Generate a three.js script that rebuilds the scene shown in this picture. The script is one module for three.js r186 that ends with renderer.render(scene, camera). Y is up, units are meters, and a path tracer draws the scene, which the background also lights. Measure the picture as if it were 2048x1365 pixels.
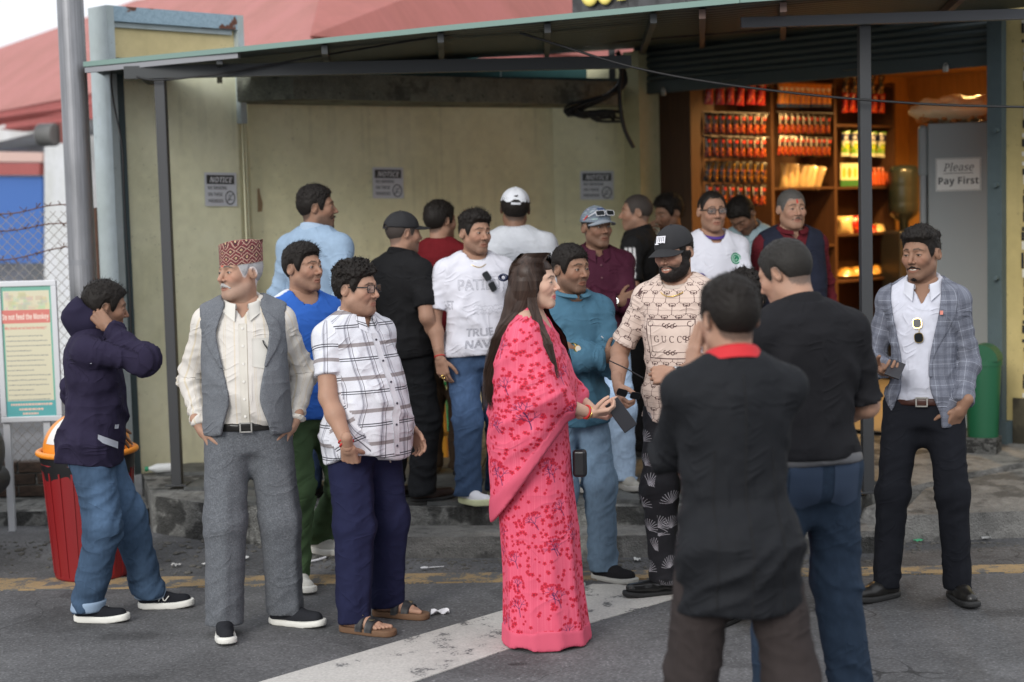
import * as THREE from 'three';
import { mergeGeometries } from 'three/addons/utils/BufferGeometryUtils.js';
import { RoundedBoxGeometry } from 'three/addons/geometries/RoundedBoxGeometry.js';
import { RectAreaLightUniformsLib } from 'three/addons/lights/RectAreaLightUniformsLib.js';

// ---------------------------------------------------------------- camera, sky, sun, exposure
const scene = new THREE.Scene();
const FPX = 3300, CX = 1024, CY = 682.5;                       // focal length and centre in pixels of the 2048 x 1365 photograph
const camera = new THREE.PerspectiveCamera(2 * Math.atan(CY / FPX) * 180 / Math.PI, 2048 / 1365, 0.1, 400);
camera.position.set(0, 1.9, 0);
camera.rotation.order = 'YXZ';
camera.rotation.set(-4.7 * Math.PI / 180, 0, -1.5 * Math.PI / 180);
camera.focus = 7.5; camera.userData.fStop = 1.8;
camera.updateMatrixWorld(true);
scene.add(camera);

{ // overcast sky: bright even cloud, a little brighter towards the hidden sun
  const w = 128, h = 64, data = new Float32Array(w * h * 4);
  for (let j = 0; j < h; j++) for (let i = 0; i < w; i++) {
    const el = (j + .5) / h * Math.PI - Math.PI / 2, az = (i + .5) / w * Math.PI * 2;
    const up = Math.max(0, Math.sin(el)), c = 0.78 + 0.12 * up + 0.05 * Math.sin(az * 3 + 1.3) * Math.cos(el * 5) + 0.03 * Math.sin(az * 7 + el * 9);
    const k = (j * w + i) * 4; data[k] = c * .97; data[k + 1] = c * 1.0; data[k + 2] = c * 1.06; data[k + 3] = 1;
  }
  const t = new THREE.DataTexture(data, w, h, THREE.RGBAFormat, THREE.FloatType);
  t.mapping = THREE.EquirectangularReflectionMapping; t.magFilter = THREE.LinearFilter; t.needsUpdate = true;
  scene.background = t; scene.environment = t;
}
scene.environmentIntensity = 1; scene.backgroundIntensity = 1;
const sun = new THREE.DirectionalLight(new THREE.Color(1, .965, .91), 1.5);
sun.position.set(-6, 6.2, 3); sun.target.position.set(0, 0, -9); sun.castShadow = true; sun.shadow.radius = 44;
sun.shadow.mapSize.set(2048, 2048);
Object.assign(sun.shadow.camera, { left: -12, right: 12, top: 12, bottom: -12, near: 1, far: 60 });
scene.add(sun, sun.target);
RectAreaLightUniformsLib.init();
const renderer = new THREE.WebGLRenderer({ antialias: true });
renderer.toneMapping = THREE.LinearToneMapping; renderer.toneMappingExposure = 1.48;
renderer.shadowMap.enabled = true;

// ---------------------------------------------------------------- small helpers
const V3 = (x, y, z) => new THREE.Vector3(x, y, z), D2R = Math.PI / 180;
const clamp = (x, a, b) => x < a ? a : x > b ? b : x, lerp = (a, b, t) => a + (b - a) * t;
const sst = (a, b, x) => { const t = clamp((x - a) / (b - a), 0, 1); return t * t * (3 - 2 * t); };
function rng(seed) { let s = seed >>> 0; return () => { s = (s + 0x6D2B79F5) | 0; let t = Math.imul(s ^ s >>> 15, 1 | s); t = t + Math.imul(t ^ t >>> 7, 61 | t) ^ t; return ((t ^ t >>> 14) >>> 0) / 4294967296; }; }
const NT = new Float32Array(4096); { const r = rng(77); for (let i = 0; i < 4096; i++) NT[i] = r(); }
const hsh = (i, j, k) => NT[(Math.imul(i, 73856093) ^ Math.imul(j, 19349663) ^ Math.imul(k, 83492791)) >>> 4 & 4095];
function noise(x, y, z) {                                       // value noise 0..1
  const i = Math.floor(x), j = Math.floor(y), k = Math.floor(z); let u = x - i, v = y - j, w = z - k;
  u = u * u * (3 - 2 * u); v = v * v * (3 - 2 * v); w = w * w * (3 - 2 * w);
  const a = lerp(lerp(hsh(i, j, k), hsh(i + 1, j, k), u), lerp(hsh(i, j + 1, k), hsh(i + 1, j + 1, k), u), v);
  const b = lerp(lerp(hsh(i, j, k + 1), hsh(i + 1, j, k + 1), u), lerp(hsh(i, j + 1, k + 1), hsh(i + 1, j + 1, k + 1), u), v);
  return lerp(a, b, w);
}
const fbm = (x, y, z) => noise(x, y, z) * .5 + noise(x * 2.1 + 5, y * 2.1, z * 2.1) * .3 + noise(x * 4.3, y * 4.3 + 9, z * 4.3) * .2;
const ridge = (x, y, z) => { const n = 1 - Math.abs(2 * noise(x, y, z) - 1); return n * n; };
// pixel of the photograph -> point in the place
const rayDir = (px, py) => V3((px - CX) / FPX, -(py - CY) / FPX, -1).applyQuaternion(camera.quaternion);
function onFloor(px, py, h = 0) { const d = rayDir(px, py); return V3(0, 1.9, 0).addScaledVector(d, (h - 1.9) / d.y); }
function atDepth(px, py, z) { const d = rayDir(px, py); return V3(0, 1.9, 0).addScaledVector(d, z / -d.z); }   // z metres in front
function toPixel(v) { const p = v.clone().applyMatrix4(camera.matrixWorldInverse); return [CX + p.x / -p.z * FPX, CY - p.y / -p.z * FPX]; }

const names = new Map();
const numbered = n => { const c = names.get(n) ?? 0; names.set(n, c + 1); return c ? `${n}_${String(c).padStart(3, '0')}` : n; };
function tag(o, label, category, group) { o.userData.label = label; o.userData.category = category; if (group) o.userData.group = group; return o; }
function shade(o) { o.castShadow = o.receiveShadow = true; return o; }
function thing(name, label, category, pos = [0, 0, 0], turn = 0, group) {
  const o = new THREE.Group(); o.name = numbered(name); o.position.set(...pos); o.rotation.y = turn; scene.add(o); return tag(o, label, category, group);
}
function put(name, geo, mat, parent) { const m = shade(new THREE.Mesh(geo, mat)); m.name = parent === scene ? numbered(name) : name; parent.add(m); return m; }
function solo(name, geo, mat, label, category, group) { return tag(put(name, geo, mat, scene), label, category, group); }
function struct(name, geo, mat) { const m = put(name, geo, mat, scene); m.userData.kind = 'structure'; return m; }
function copyOf(o, label) { const c = o.clone(); c.name = numbered(o.name.replace(/_\d{3}$/, '')); c.userData = { ...o.userData }; if (label) c.userData.label = label; scene.add(c); return c; }
const lin = (r, g, b) => new THREE.Color().setRGB(r, g, b), hex = h => new THREE.Color(h);
const mat = (c, rough = .8, x = {}) => new THREE.MeshStandardMaterial({ color: c, roughness: rough, ...x });
const phys = (c, rough = .8, x = {}) => new THREE.MeshPhysicalMaterial({ color: c, roughness: rough, ...x });
const box = (w, h, d, x = 0, y = 0, z = 0) => new THREE.BoxGeometry(w, h, d).translate(x, y, z);
const rbox = (w, h, d, r = .01, x = 0, y = 0, z = 0) => new RoundedBoxGeometry(w, h, d, 2, r).translate(x, y, z);
const merge = gs => mergeGeometries(gs.map(g => { const n = g.index ? g.toNonIndexed() : g; for (const a of Object.keys(n.attributes)) if (!['position', 'normal', 'uv', 'color'].includes(a)) n.deleteAttribute(a); return n; }));
const tube = (pts, r, n = 24, m = 6) => new THREE.TubeGeometry(new THREE.CatmullRomCurve3(pts), n, r, m);
function bar(a, b, w, h) {                                      // a square bar from a to b
  const d = b.clone().sub(a), g = new THREE.BoxGeometry(w, h, d.length());
  const m = new THREE.Matrix4().lookAt(b, a, V3(0, 1, 0)).setPosition(a.clone().add(b).multiplyScalar(.5)); return g.applyMatrix4(m);
}
function slab(pts, y0, y1) {                                    // polygon seen from above, pts [x, z]; y0 / y1 may be functions of (x, z)
  const n = pts.length, f0 = typeof y0 === 'function' ? y0 : () => y0, f1 = typeof y1 === 'function' ? y1 : () => y1;
  const tri = THREE.ShapeUtils.triangulateShape(pts.map(p => new THREE.Vector2(p[0], p[1])), []), pos = [], uv = [];
  const v = (p, y) => { pos.push(p[0], y, p[1]); };
  for (const t of tri) {
    let [a, b, c] = t.map(i => pts[i]); const cr = (b[0] - a[0]) * (c[1] - a[1]) - (b[1] - a[1]) * (c[0] - a[0]); if (cr > 0) [b, c] = [c, b];
    for (const p of [a, b, c]) { v(p, f1(...p)); uv.push(p[0], p[1]); } for (const p of [a, c, b]) { v(p, f0(...p)); uv.push(p[0], p[1]); }
  }
  let run = 0;
  for (let i = 0; i < n; i++) {
    const a = pts[i], b = pts[(i + 1) % n], U = run, L = run + Math.hypot(b[0] - a[0], b[1] - a[1]); run = L;
    v(a, f0(...a)); v(b, f0(...b)); v(b, f1(...b)); v(a, f0(...a)); v(b, f1(...b)); v(a, f1(...a));
    uv.push(U, f0(...a), L, f0(...b), L, f1(...b), U, f0(...a), L, f1(...b), U, f1(...a));
  }
  const g = new THREE.BufferGeometry(); g.setAttribute('position', new THREE.Float32BufferAttribute(pos, 3)); g.setAttribute('uv', new THREE.Float32BufferAttribute(uv, 2)); g.computeVertexNormals(); return g;
}
function sheet(nu, nv, fn, thick = 0, close = false) {          // parametric sheet with thickness; fn(u,v) -> Vector3
  const pos = [], uv = [], idx = [];
  for (let j = 0; j <= nv; j++) for (let i = 0; i <= nu; i++) { const p = fn(i / nu, j / nv); pos.push(p.x, p.y, p.z); uv.push(i / nu, j / nv); }
  const W = nu + 1; for (let j = 0; j < nv; j++) for (let i = 0; i < nu; i++) { const a = j * W + i; idx.push(a, a + 1, a + W + 1, a, a + W + 1, a + W); }
  let g = new THREE.BufferGeometry(); g.setAttribute('position', new THREE.Float32BufferAttribute(pos, 3)); g.setAttribute('uv', new THREE.Float32BufferAttribute(uv, 2)); g.setIndex(idx); g.computeVertexNormals();
  if (thick) {
    const n = g.attributes.normal, N = pos.length / 3, p2 = pos.slice(), i2 = idx.slice();
    for (let i = 0; i < N; i++) p2.push(pos[i * 3] - n.getX(i) * thick, pos[i * 3 + 1] - n.getY(i) * thick, pos[i * 3 + 2] - n.getZ(i) * thick);
    for (let i = 0; i < idx.length; i += 3) i2.push(idx[i] + N, idx[i + 2] + N, idx[i + 1] + N);
    const edge = (a, b) => i2.push(a, a + N, b + N, a, b + N, b);
    for (let i = 0; i < nu; i++) { edge(i + 1, i); edge(nv * W + i, nv * W + i + 1); }
    if (!close) for (let j = 0; j < nv; j++) { edge(j * W, (j + 1) * W); edge((j + 1) * W + nu, j * W + nu); }
    g = new THREE.BufferGeometry(); g.setAttribute('position', new THREE.Float32BufferAttribute(p2, 3)); g.setAttribute('uv', new THREE.Float32BufferAttribute(uv.concat(uv), 2)); g.setIndex(i2); g.computeVertexNormals();
  }
  return g;
}
// ---------------------------------------------------------------- textures
function canvasTex(w, h, draw, repeat) {
  const c = document.createElement('canvas'); c.width = w; c.height = h; const g = c.getContext('2d'); draw(g, w, h);
  const t = new THREE.CanvasTexture(c); t.colorSpace = THREE.SRGBColorSpace;
  if (repeat) { t.wrapS = t.wrapT = THREE.RepeatWrapping; t.repeat.set(...repeat); } return t;
}
function dataTex(n, fn, colour = true, repeat = [1, 1], m = n) { // fn(u, v) -> [r, g, b] 0..1 in sRGB, or a number
  const d = new Uint8Array(n * m * 4);
  for (let j = 0; j < m; j++) for (let i = 0; i < n; i++) { const c = fn(i / n, j / m), k = (j * n + i) * 4; for (let q = 0; q < 3; q++) d[k + q] = clamp((c.length ? c[q] : c) * 255, 0, 255); d[k + 3] = 255; }
  const t = new THREE.DataTexture(d, n, m); t.magFilter = THREE.LinearFilter; t.minFilter = THREE.LinearMipmapLinearFilter; t.generateMipmaps = true; t.wrapS = t.wrapT = THREE.RepeatWrapping; t.repeat.set(...repeat);
  if (colour) t.colorSpace = THREE.SRGBColorSpace; t.needsUpdate = true; return t;
}
const tn = (u, v, f, s = 0) => {                                // tiling noise
  const x = u * f, y = v * f, i = Math.floor(x), j = Math.floor(y); let a = x - i, b = y - j; a = a * a * (3 - 2 * a); b = b * b * (3 - 2 * b);
  const h = (p, q) => hsh((p % f + f) % f, (q % f + f) % f, 31 + s); return lerp(lerp(h(i, j), h(i + 1, j), a), lerp(h(i, j + 1), h(i + 1, j + 1), a), b);
};
const tfbm = (u, v, f, s = 0) => tn(u, v, f, s) * .5 + tn(u, v, f * 2, s + 1) * .27 + tn(u, v, f * 4, s + 2) * .15 + tn(u, v, f * 8, s + 3) * .08;
// ---------------------------------------------------------------- distance fields -> surfaces
function polygonise(f, lo, hi, cell, cull) {                    // surface nets over f(x,y,z) < 0; blocks far from the surface are skipped
  const B = 4, nb = [0, 1, 2].map(i => Math.max(1, Math.ceil((hi[i] - lo[i]) / (cell * B)))), n = nb.map(b => b * B), s = n.map(v => v + 1);
  const vals = new Float32Array(s[0] * s[1] * s[2]), R = B * cell * .5 * 1.7321, live = [];
  vals.fill(1);
  const known = new Uint8Array(vals.length), at = (i, j, k) => (k * s[1] + j) * s[0] + i;
  for (let c = 0; c < nb[2]; c++) for (let b = 0; b < nb[1]; b++) for (let a = 0; a < nb[0]; a++) {
    const x = lo[0] + (a + .5) * B * cell, y = lo[1] + (b + .5) * B * cell, z = lo[2] + (c + .5) * B * cell;
    if (cull) cull(x, y, z, R);
    const d = f(x, y, z);
    if (Math.abs(d) > R * 1.45 + .012) { if (d < 0) for (let k = 0; k <= B; k++) for (let j = 0; j <= B; j++) for (let i = 0; i <= B; i++) { const q = at(a * B + i, b * B + j, c * B + k); if (!known[q]) vals[q] = -1; } continue; }
    live.push(a, b, c);
    for (let k = 0; k <= B; k++) for (let j = 0; j <= B; j++) for (let i = 0; i <= B; i++) {
      const q = at(a * B + i, b * B + j, c * B + k); if (known[q]) continue; known[q] = 1;
      vals[q] = f(lo[0] + (a * B + i) * cell, lo[1] + (b * B + j) * cell, lo[2] + (c * B + k) * cell);
    }
  }
  const vid = new Int32Array(vals.length).fill(-1), pos = [], idx = [];
  const E = [[0, 1], [2, 3], [4, 5], [6, 7], [0, 2], [1, 3], [4, 6], [5, 7], [0, 4], [1, 5], [2, 6], [3, 7]], cv = new Float64Array(8);
  for (let m = 0; m < live.length; m += 3) for (let k = live[m + 2] * B; k < live[m + 2] * B + B; k++) for (let j = live[m + 1] * B; j < live[m + 1] * B + B; j++) for (let i = live[m] * B; i < live[m] * B + B; i++) {
    let msk = 0; for (let c = 0; c < 8; c++) { cv[c] = vals[at(i + (c & 1), j + (c >> 1 & 1), k + (c >> 2))]; if (cv[c] < 0) msk |= 1 << c; }
    if (msk === 0 || msk === 255) continue;
    let x = 0, y = 0, z = 0, e = 0;
    for (const [p, q] of E) { if ((cv[p] < 0) === (cv[q] < 0)) continue; const t = cv[p] / (cv[p] - cv[q]); e++; x += (p & 1) + ((q & 1) - (p & 1)) * t; y += (p >> 1 & 1) + ((q >> 1 & 1) - (p >> 1 & 1)) * t; z += (p >> 2) + ((q >> 2) - (p >> 2)) * t; }
    vid[at(i, j, k)] = pos.length / 3; pos.push(lo[0] + (i + x / e) * cell, lo[1] + (j + y / e) * cell, lo[2] + (k + z / e) * cell);
  }
  const quad = (a, b, c, d, flip) => { if (a < 0 || b < 0 || c < 0 || d < 0) return; if (flip) idx.push(a, c, b, a, d, c); else idx.push(a, b, c, a, c, d); };
  for (let m = 0; m < live.length; m += 3) for (let k = live[m + 2] * B; k < live[m + 2] * B + B; k++) for (let j = live[m + 1] * B; j < live[m + 1] * B + B; j++) for (let i = live[m] * B; i < live[m] * B + B; i++) {
    const v0 = vals[at(i, j, k)] < 0;
    if (j && k && v0 !== vals[at(i + 1, j, k)] < 0) quad(vid[at(i, j - 1, k - 1)], vid[at(i, j, k - 1)], vid[at(i, j, k)], vid[at(i, j - 1, k)], !v0);
    if (i && k && v0 !== vals[at(i, j + 1, k)] < 0) quad(vid[at(i - 1, j, k - 1)], vid[at(i - 1, j, k)], vid[at(i, j, k)], vid[at(i, j, k - 1)], !v0);
    if (i && j && v0 !== vals[at(i, j, k + 1)] < 0) quad(vid[at(i - 1, j - 1, k)], vid[at(i, j - 1, k)], vid[at(i, j, k)], vid[at(i - 1, j, k)], !v0);
  }
  const g = new THREE.BufferGeometry(); g.setAttribute('position', new THREE.Float32BufferAttribute(pos, 3)); g.setIndex(idx); g.computeVertexNormals(); return g;
}
const smin = (a, b, k) => { const h = Math.max(k - Math.abs(a - b), 0) / k; return Math.min(a, b) - h * h * k * .25; };
const smax = (a, b, k) => -smin(-a, -b, k);
const P = (x, y, z) => [x, y, z];
function segT(x, y, z, a, b) { const bx = b[0] - a[0], by = b[1] - a[1], bz = b[2] - a[2]; return clamp(((x - a[0]) * bx + (y - a[1]) * by + (z - a[2]) * bz) / (bx * bx + by * by + bz * bz + 1e-9), 0, 1); }
function cone(x, y, z, a, b, r1, r2) {
  const bx = b[0] - a[0], by = b[1] - a[1], bz = b[2] - a[2], t = clamp(((x - a[0]) * bx + (y - a[1]) * by + (z - a[2]) * bz) / (bx * bx + by * by + bz * bz + 1e-9), 0, 1);
  const dx = x - a[0] - bx * t, dy = y - a[1] - by * t, dz = z - a[2] - bz * t; return Math.sqrt(dx * dx + dy * dy + dz * dz) - r1 - (r2 - r1) * t;
}
function ell(x, y, z, cx, cy, cz, rx, ry, rz) {
  x -= cx; y -= cy; z -= cz; const k0 = Math.sqrt(x * x / (rx * rx) + y * y / (ry * ry) + z * z / (rz * rz)), k1 = Math.sqrt(x * x / (rx * rx * rx * rx) + y * y / (ry * ry * ry * ry) + z * z / (rz * rz * rz * rz));
  return k1 < 1e-6 ? -Math.min(rx, ry, rz) : k0 * (k0 - 1) / k1;
}
const bounds = (pts, r) => { const lo = [9, 9, 9], hi = [-9, -9, -9]; for (const p of pts) for (let i = 0; i < 3; i++) { lo[i] = Math.min(lo[i], p[i] - r); hi[i] = Math.max(hi[i], p[i] + r); } return [lo, hi]; };
const vsub = (a, b) => [a[0] - b[0], a[1] - b[1], a[2] - b[2]], vadd = (a, b, s = 1) => [a[0] + b[0] * s, a[1] + b[1] * s, a[2] + b[2] * s], vlen = a => Math.hypot(...a), vnorm = a => { const l = vlen(a) || 1; return [a[0] / l, a[1] / l, a[2] / l]; };
const vdot = (a, b) => a[0] * b[0] + a[1] * b[1] + a[2] * b[2], vcross = (a, b) => [a[1] * b[2] - a[2] * b[1], a[2] * b[0] - a[0] * b[2], a[0] * b[1] - a[1] * b[0]], vmix = (a, b, t) => [lerp(a[0], b[0], t), lerp(a[1], b[1], t), lerp(a[2], b[2], t)];
function reach(a, target, l1, l2, pole) {                       // two-bone limb: returns [joint, end]
  let d = vsub(target, a), L = vlen(d); const m = (l1 + l2) * .999; if (L > m) { d = d.map(v => v * m / L); L = m; }
  const u = vnorm(d), c = (l1 * l1 + L * L - l2 * l2) / (2 * L), h = Math.sqrt(Math.max(0, l1 * l1 - c * c));
  const n = vnorm(vsub(pole, u.map(v => v * vdot(pole, u)))); return [vadd(vadd(a, u, c), n, h), vadd(a, d)];
}
function frame(euler) { const m = new THREE.Matrix4().makeRotationFromEuler(new THREE.Euler(euler[0] * D2R, euler[1] * D2R, euler[2] * D2R, 'YXZ')).elements; return m; }
const rotv = (m, x, y, z) => [m[0] * x + m[4] * y + m[8] * z, m[1] * x + m[5] * y + m[9] * z, m[2] * x + m[6] * y + m[10] * z];
const rotiv = (m, x, y, z) => [m[0] * x + m[1] * y + m[2] * z, m[4] * x + m[5] * y + m[6] * z, m[8] * x + m[9] * y + m[10] * z];
function paint(g, fn) { const p = g.attributes.position, c = new Float32Array(p.count * 3); for (let i = 0; i < p.count; i++) { const v = fn(p.getX(i), p.getY(i), p.getZ(i)); c[i * 3] = v[0]; c[i * 3 + 1] = v[1]; c[i * 3 + 2] = v[2]; } g.setAttribute('color', new THREE.BufferAttribute(c, 3)); return g; }
function mapUV(g, charts) {                                     // charts: [{d(x,y,z), uv(x,y,z) -> [u,v], per}]; each triangle takes the chart nearest its middle
  g = g.toNonIndexed(); const p = g.attributes.position, uv = new Float32Array(p.count * 2);
  for (let t = 0; t < p.count; t += 3) {
    let cx = 0, cy = 0, cz = 0; for (let i = 0; i < 3; i++) { cx += p.getX(t + i) / 3; cy += p.getY(t + i) / 3; cz += p.getZ(t + i) / 3; }
    let best = charts[0], bd = 1e9; for (const c of charts) { const d = charts.length > 1 ? c.d(cx, cy, cz) : 0; if (d < bd) { bd = d; best = c; } }
    const m = best.uv(cx, cy, cz);
    for (let i = 0; i < 3; i++) { let [u, v] = best.uv(p.getX(t + i), p.getY(t + i), p.getZ(t + i)); if (best.per) { while (u - m[0] > best.per / 2) u -= best.per; while (m[0] - u > best.per / 2) u += best.per; } uv[(t + i) * 2] = u; uv[(t + i) * 2 + 1] = v; }
  }
  g.setAttribute('uv', new THREE.BufferAttribute(uv, 2)); return g;
}

// ---------------------------------------------------------------- bodies
const PROFILE = [ // y, half width, half depth, middle z
  [.78, .135, .095, -.004], [.84, .158, .112, -.012], [.90, .168, .118, -.014], [.97, .163, .112, -.006], [1.05, .150, .104, .006], [1.13, .152, .106, .008], [1.22, .163, .112, .005],
  [1.30, .171, .113, -.002], [1.36, .166, .104, -.009], [1.41, .142, .084, -.014], [1.445, .098, .066, -.014], [1.48, .06, .056, -.008], [1.55, .052, .05, 0]];
const foldTex = (fy, seed) => dataTex(512, (u, v) => { const wx = (tn(u, v, 6, seed) - .5) * .16, wy = (tn(u, v, 5, seed + 1) - .5) * .2, R = (f, g, s) => { const x = (u + wx + 2) % 1, y = (v + wy + 2) % 1, n = 1 - Math.abs(2 * tnA(x, y, f, g, s) - 1); return n * n * n; }; return clamp(.30 + .42 * R(4, 7 * fy, seed + 2) * sst(.3, .7, tn(u, v, 4, seed + 9)) + .28 * R(7, 14 * fy, seed + 3) * sst(.35, .7, tn(u, v, 6, seed + 7)) + .22 * R(9, 5, seed + 4) * sst(.4, .7, tn(u, v, 5, seed + 5)) + (tn(u, v, 24, seed + 6) - .5) * .06, 0, 1); }, false, [1 / .42, 1 / .42]);
const tnA = (u, v, fx, fy, s) => { const x = u * fx, y = v * fy, i = Math.floor(x), j = Math.floor(y); let a = x - i, b = y - j; a = a * a * (3 - 2 * a); b = b * b * (3 - 2 * b); const h = (p, q) => hsh((p % fx + fx) % fx, (q % fy + fy) % fy, 31 + s); return lerp(lerp(h(i, j), h(i + 1, j), a), lerp(h(i, j + 1), h(i + 1, j + 1), a), b); };
const crumple = foldTex(1, 200), crumpleLeg = foldTex(1, 300);
const SKIN = new Map();
function skinMat() { if (!SKIN.has(1)) SKIN.set(1, new THREE.MeshPhysicalMaterial({ color: 0xffffff, vertexColors: true, roughness: .52, specularIntensity: .45, sheen: .15, sheenColor: lin(1, .6, .45), sheenRoughness: .5 })); return SKIN.get(1); }
const HAIRMAT = new Map();
function hairMat(c) { const k = c.join(); if (!HAIRMAT.has(k)) HAIRMAT.set(k, new THREE.MeshPhysicalMaterial({ color: lin(...c), roughness: .62, specularIntensity: .4 })); return HAIRMAT.get(k); }
const eyeMat = new THREE.MeshPhysicalMaterial({ vertexColors: true, roughness: .18, clearcoat: .5, clearcoatRoughness: .05 });
const eyeGeo = paint(new THREE.SphereGeometry(.0122, 24, 18).rotateX(Math.PI / 2), (x, y, z) => { const r = Math.hypot(x, y); return z > 0 && r < .0028 ? [.01, .008, .007] : z > 0 && r < .0062 ? [.055, .028, .014] : [.36, .33, .31]; });

const HANDS = { // bend of the finger joints: [knuckle, middle, tip] for index..little, thumb spread and bend
  relaxed: { f: [[18, 22, 12], [24, 28, 14], [28, 32, 16], [30, 34, 16]], th: [.62, .74, .32], tb: 14 },
  curl: { f: [[48, 62, 34], [52, 66, 36], [55, 68, 36], [56, 70, 36]], th: [.55, .72, .55], tb: 26 },
  fist: { f: [[72, 88, 48], [76, 90, 50], [78, 92, 50], [78, 92, 50]], th: [.35, .72, .72], tb: 40 },
  flat: { f: [[4, 4, 3], [3, 4, 3], [4, 5, 3], [6, 6, 4]], th: [.5, .84, .15], tb: 6 },
  hold: { f: [[34, 44, 24], [36, 48, 26], [40, 50, 28], [44, 52, 28]], th: [.68, .62, .5], tb: 10 },
  pinch: { f: [[52, 48, 22], [50, 56, 30], [54, 62, 34], [56, 66, 34]], th: [.46, .8, .62], tb: 20 } };
function handGeo(wrist, dir, palm, side, pose, s, cell) {       // side +1 left hand, -1 right hand
  const y = vnorm(dir), z = vnorm(vsub(palm, y.map(v => v * vdot(palm, y)))), x = vcross(y, z).map(v => v * side * -1), L = (a, b, c) => [0, 1, 2].map(i => wrist[i] + (x[i] * a + y[i] * b + z[i] * c) * s);
  const h = HANDS[pose] ?? HANDS.relaxed, bones = [], rt = [[.0315, .088], [.0105, .092], [-.0105, .089], [-.0305, .080]], ln = [.072, .080, .074, .058], rr = [.0084, .0087, .0083, .0072];
  rt.forEach(([rx, ry], i) => { let a = L(rx, ry, 0), th = 0, cx = rx, cy = ry, cz = 0; const sp = rx * 1.1;
    [.46, .31, .23].forEach((fr, k) => { th += h.f[i][k] * D2R; const l = ln[i] * fr; cx += sp * l * Math.cos(th) * .8; cy += Math.cos(th) * l; cz += Math.sin(th) * l; const b = L(cx, cy, cz); bones.push([a, b, (rr[i] - k * .0006) * s, (rr[i] - (k + 1) * .0007) * s]); a = b; }); });
  { let a = L(.024, .022, .006), c = [.024, .022, .006], d = vnorm(h.th); [.044, .032, .024].forEach((l, k) => { if (k) { const b = h.tb * D2R * k; d = vnorm([d[0] - Math.sin(b) * .5, d[1] + .25 * k, d[2] + Math.sin(b) * .4]); } c = vadd(c, d, l); const b = L(...c); bones.push([a, b, (.0125 - k * .0015) * s, (.0112 - k * .0016) * s]); a = b; }); }
  const wd = rt.map(([rx, ry]) => [L(rx * .75, .012, 0), L(rx, ry, 0)]), w0 = vadd(wrist, y, -.05 * s);
  const all = bones.flatMap(b => [b[0], b[1]]).concat([w0]), [lo, hi] = bounds(all, .03 * s);
  const f = (px, py, pz) => {
    let d = cone(px, py, pz, w0, L0, .026 * s, .024 * s); for (let i = 0; i < 4; i++) d = smin(d, cone(px, py, pz, wd[i][0], wd[i][1], .0135 * s, .0105 * s), .014 * s);
    let g = 1e9; for (const b of bones) { const e = cone(px, py, pz, b[0], b[1], b[2], b[3]); g = Math.min(g, e); } return smin(d, g, .006 * s);
  };
  const L0 = L(0, .02, 0); return polygonise(f, lo, hi, cell ?? .0034 * s);
}

// the face, in the head's own frame: y up, z forward, chin at -.115, crown at .118
function headField(o) {
  const j = o.jaw ?? 1, fat = o.fat ?? 0, nz = o.nose ?? 1, sm = o.smile ?? 0, fem = o.fem ?? 0, low = o.lowres;
  return (x, y, z) => {
    const ax = Math.abs(x);
    let d = ell(x, y, z, 0, .030, -.014, .0755, .088, .096);
    d = smin(d, ell(x, y, z, 0, -.030, .020, .059 + fat * .008, .080, .067), .03);
    d = smin(d, cone(ax, y, z, [.047 * j + fat * .008, -.058, .004], [.016 * j, -.097, .062], .021 + fat * .006, .0175 + fat * .003), .03);
    d = smin(d, ell(x, y, z, 0, -.094, .064, .022 * j, .018, .018), .02);
    if (fat) d = smin(d, ell(x, y, z, 0, -.085, .02, .05, .03, .05), .03);
    if (low) { d = smin(d, earD(ax, y, z), .008); return d; }
    d = smin(d, cone(ax, y, z, [.040, -.020, .056], [.034, -.030, .062], .023 + fat * .004 + sm * .003, .020), .02);              // cheeks
    d = smin(d, cone(ax, y, z, [.010, .0275, .083], [.044, .026, .064], .0085 - fem * .003, .009), .016);                            // brow
    d = smax(d, -ell(ax, y, z, .0315, .006, .093, .0185, .0125, .017), .013);                                                    // sockets
    const lid = ell(ax, y, z, .0315, .0040, .0705, .0168, .0140, .0146); d = smin(d, lid, .005);
    d = smax(d, -ell(ax, y, z, .0315, .0026 - sm * .0008, .0875, .0132, .0038 - sm * .0008 - (o.squint ?? 0) * .0012, .012), .0018);
    d = smin(d, cone(x, y, z, [0, .016, .080], [0, -.026, .1015 + .004 * nz], .0068, .0098 * nz), .011);                          // nose
    d = smin(d, ell(ax, y, z, .0125 * nz, -.0315, .0915, .0078 * nz, .0072, .0105), .006);
    d = smax(d, -ell(ax, y, z, .0068, -.0395, .0955, .0036, .003, .005), .003);
    const my = -.0655 + sm * (ax * .28 - .002), mw = .024 + sm * .008;                                                              // mouth
    d = smin(d, ell(x, y, z, 0, -.062, .0700, .030, .020, .019), .014);
    d = smin(d, ell(x, y, z, 0, my + .0054, .0842 - ax * .35, mw, .0055 + fem * .001, .0068), .004);
    d = smin(d, ell(x, y, z, 0, my - .0060, .0828 - ax * .33, mw * .86, .0066 + fem * .001, .0072), .004);
    d = smax(d, -ell(x, y, z, 0, my, .0952 - ax * .3, mw * 1.02, sm > .5 ? .0070 : .0014, .011), .0018);
    d = smax(d, -cone(ax, y, z, [.021, -.036, .092], [.035, -.066, .078], .0022, .0022), .009);                                    // fold from nose to mouth
    return smin(d, earD(ax, y, z), .006);
  };
}
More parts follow.
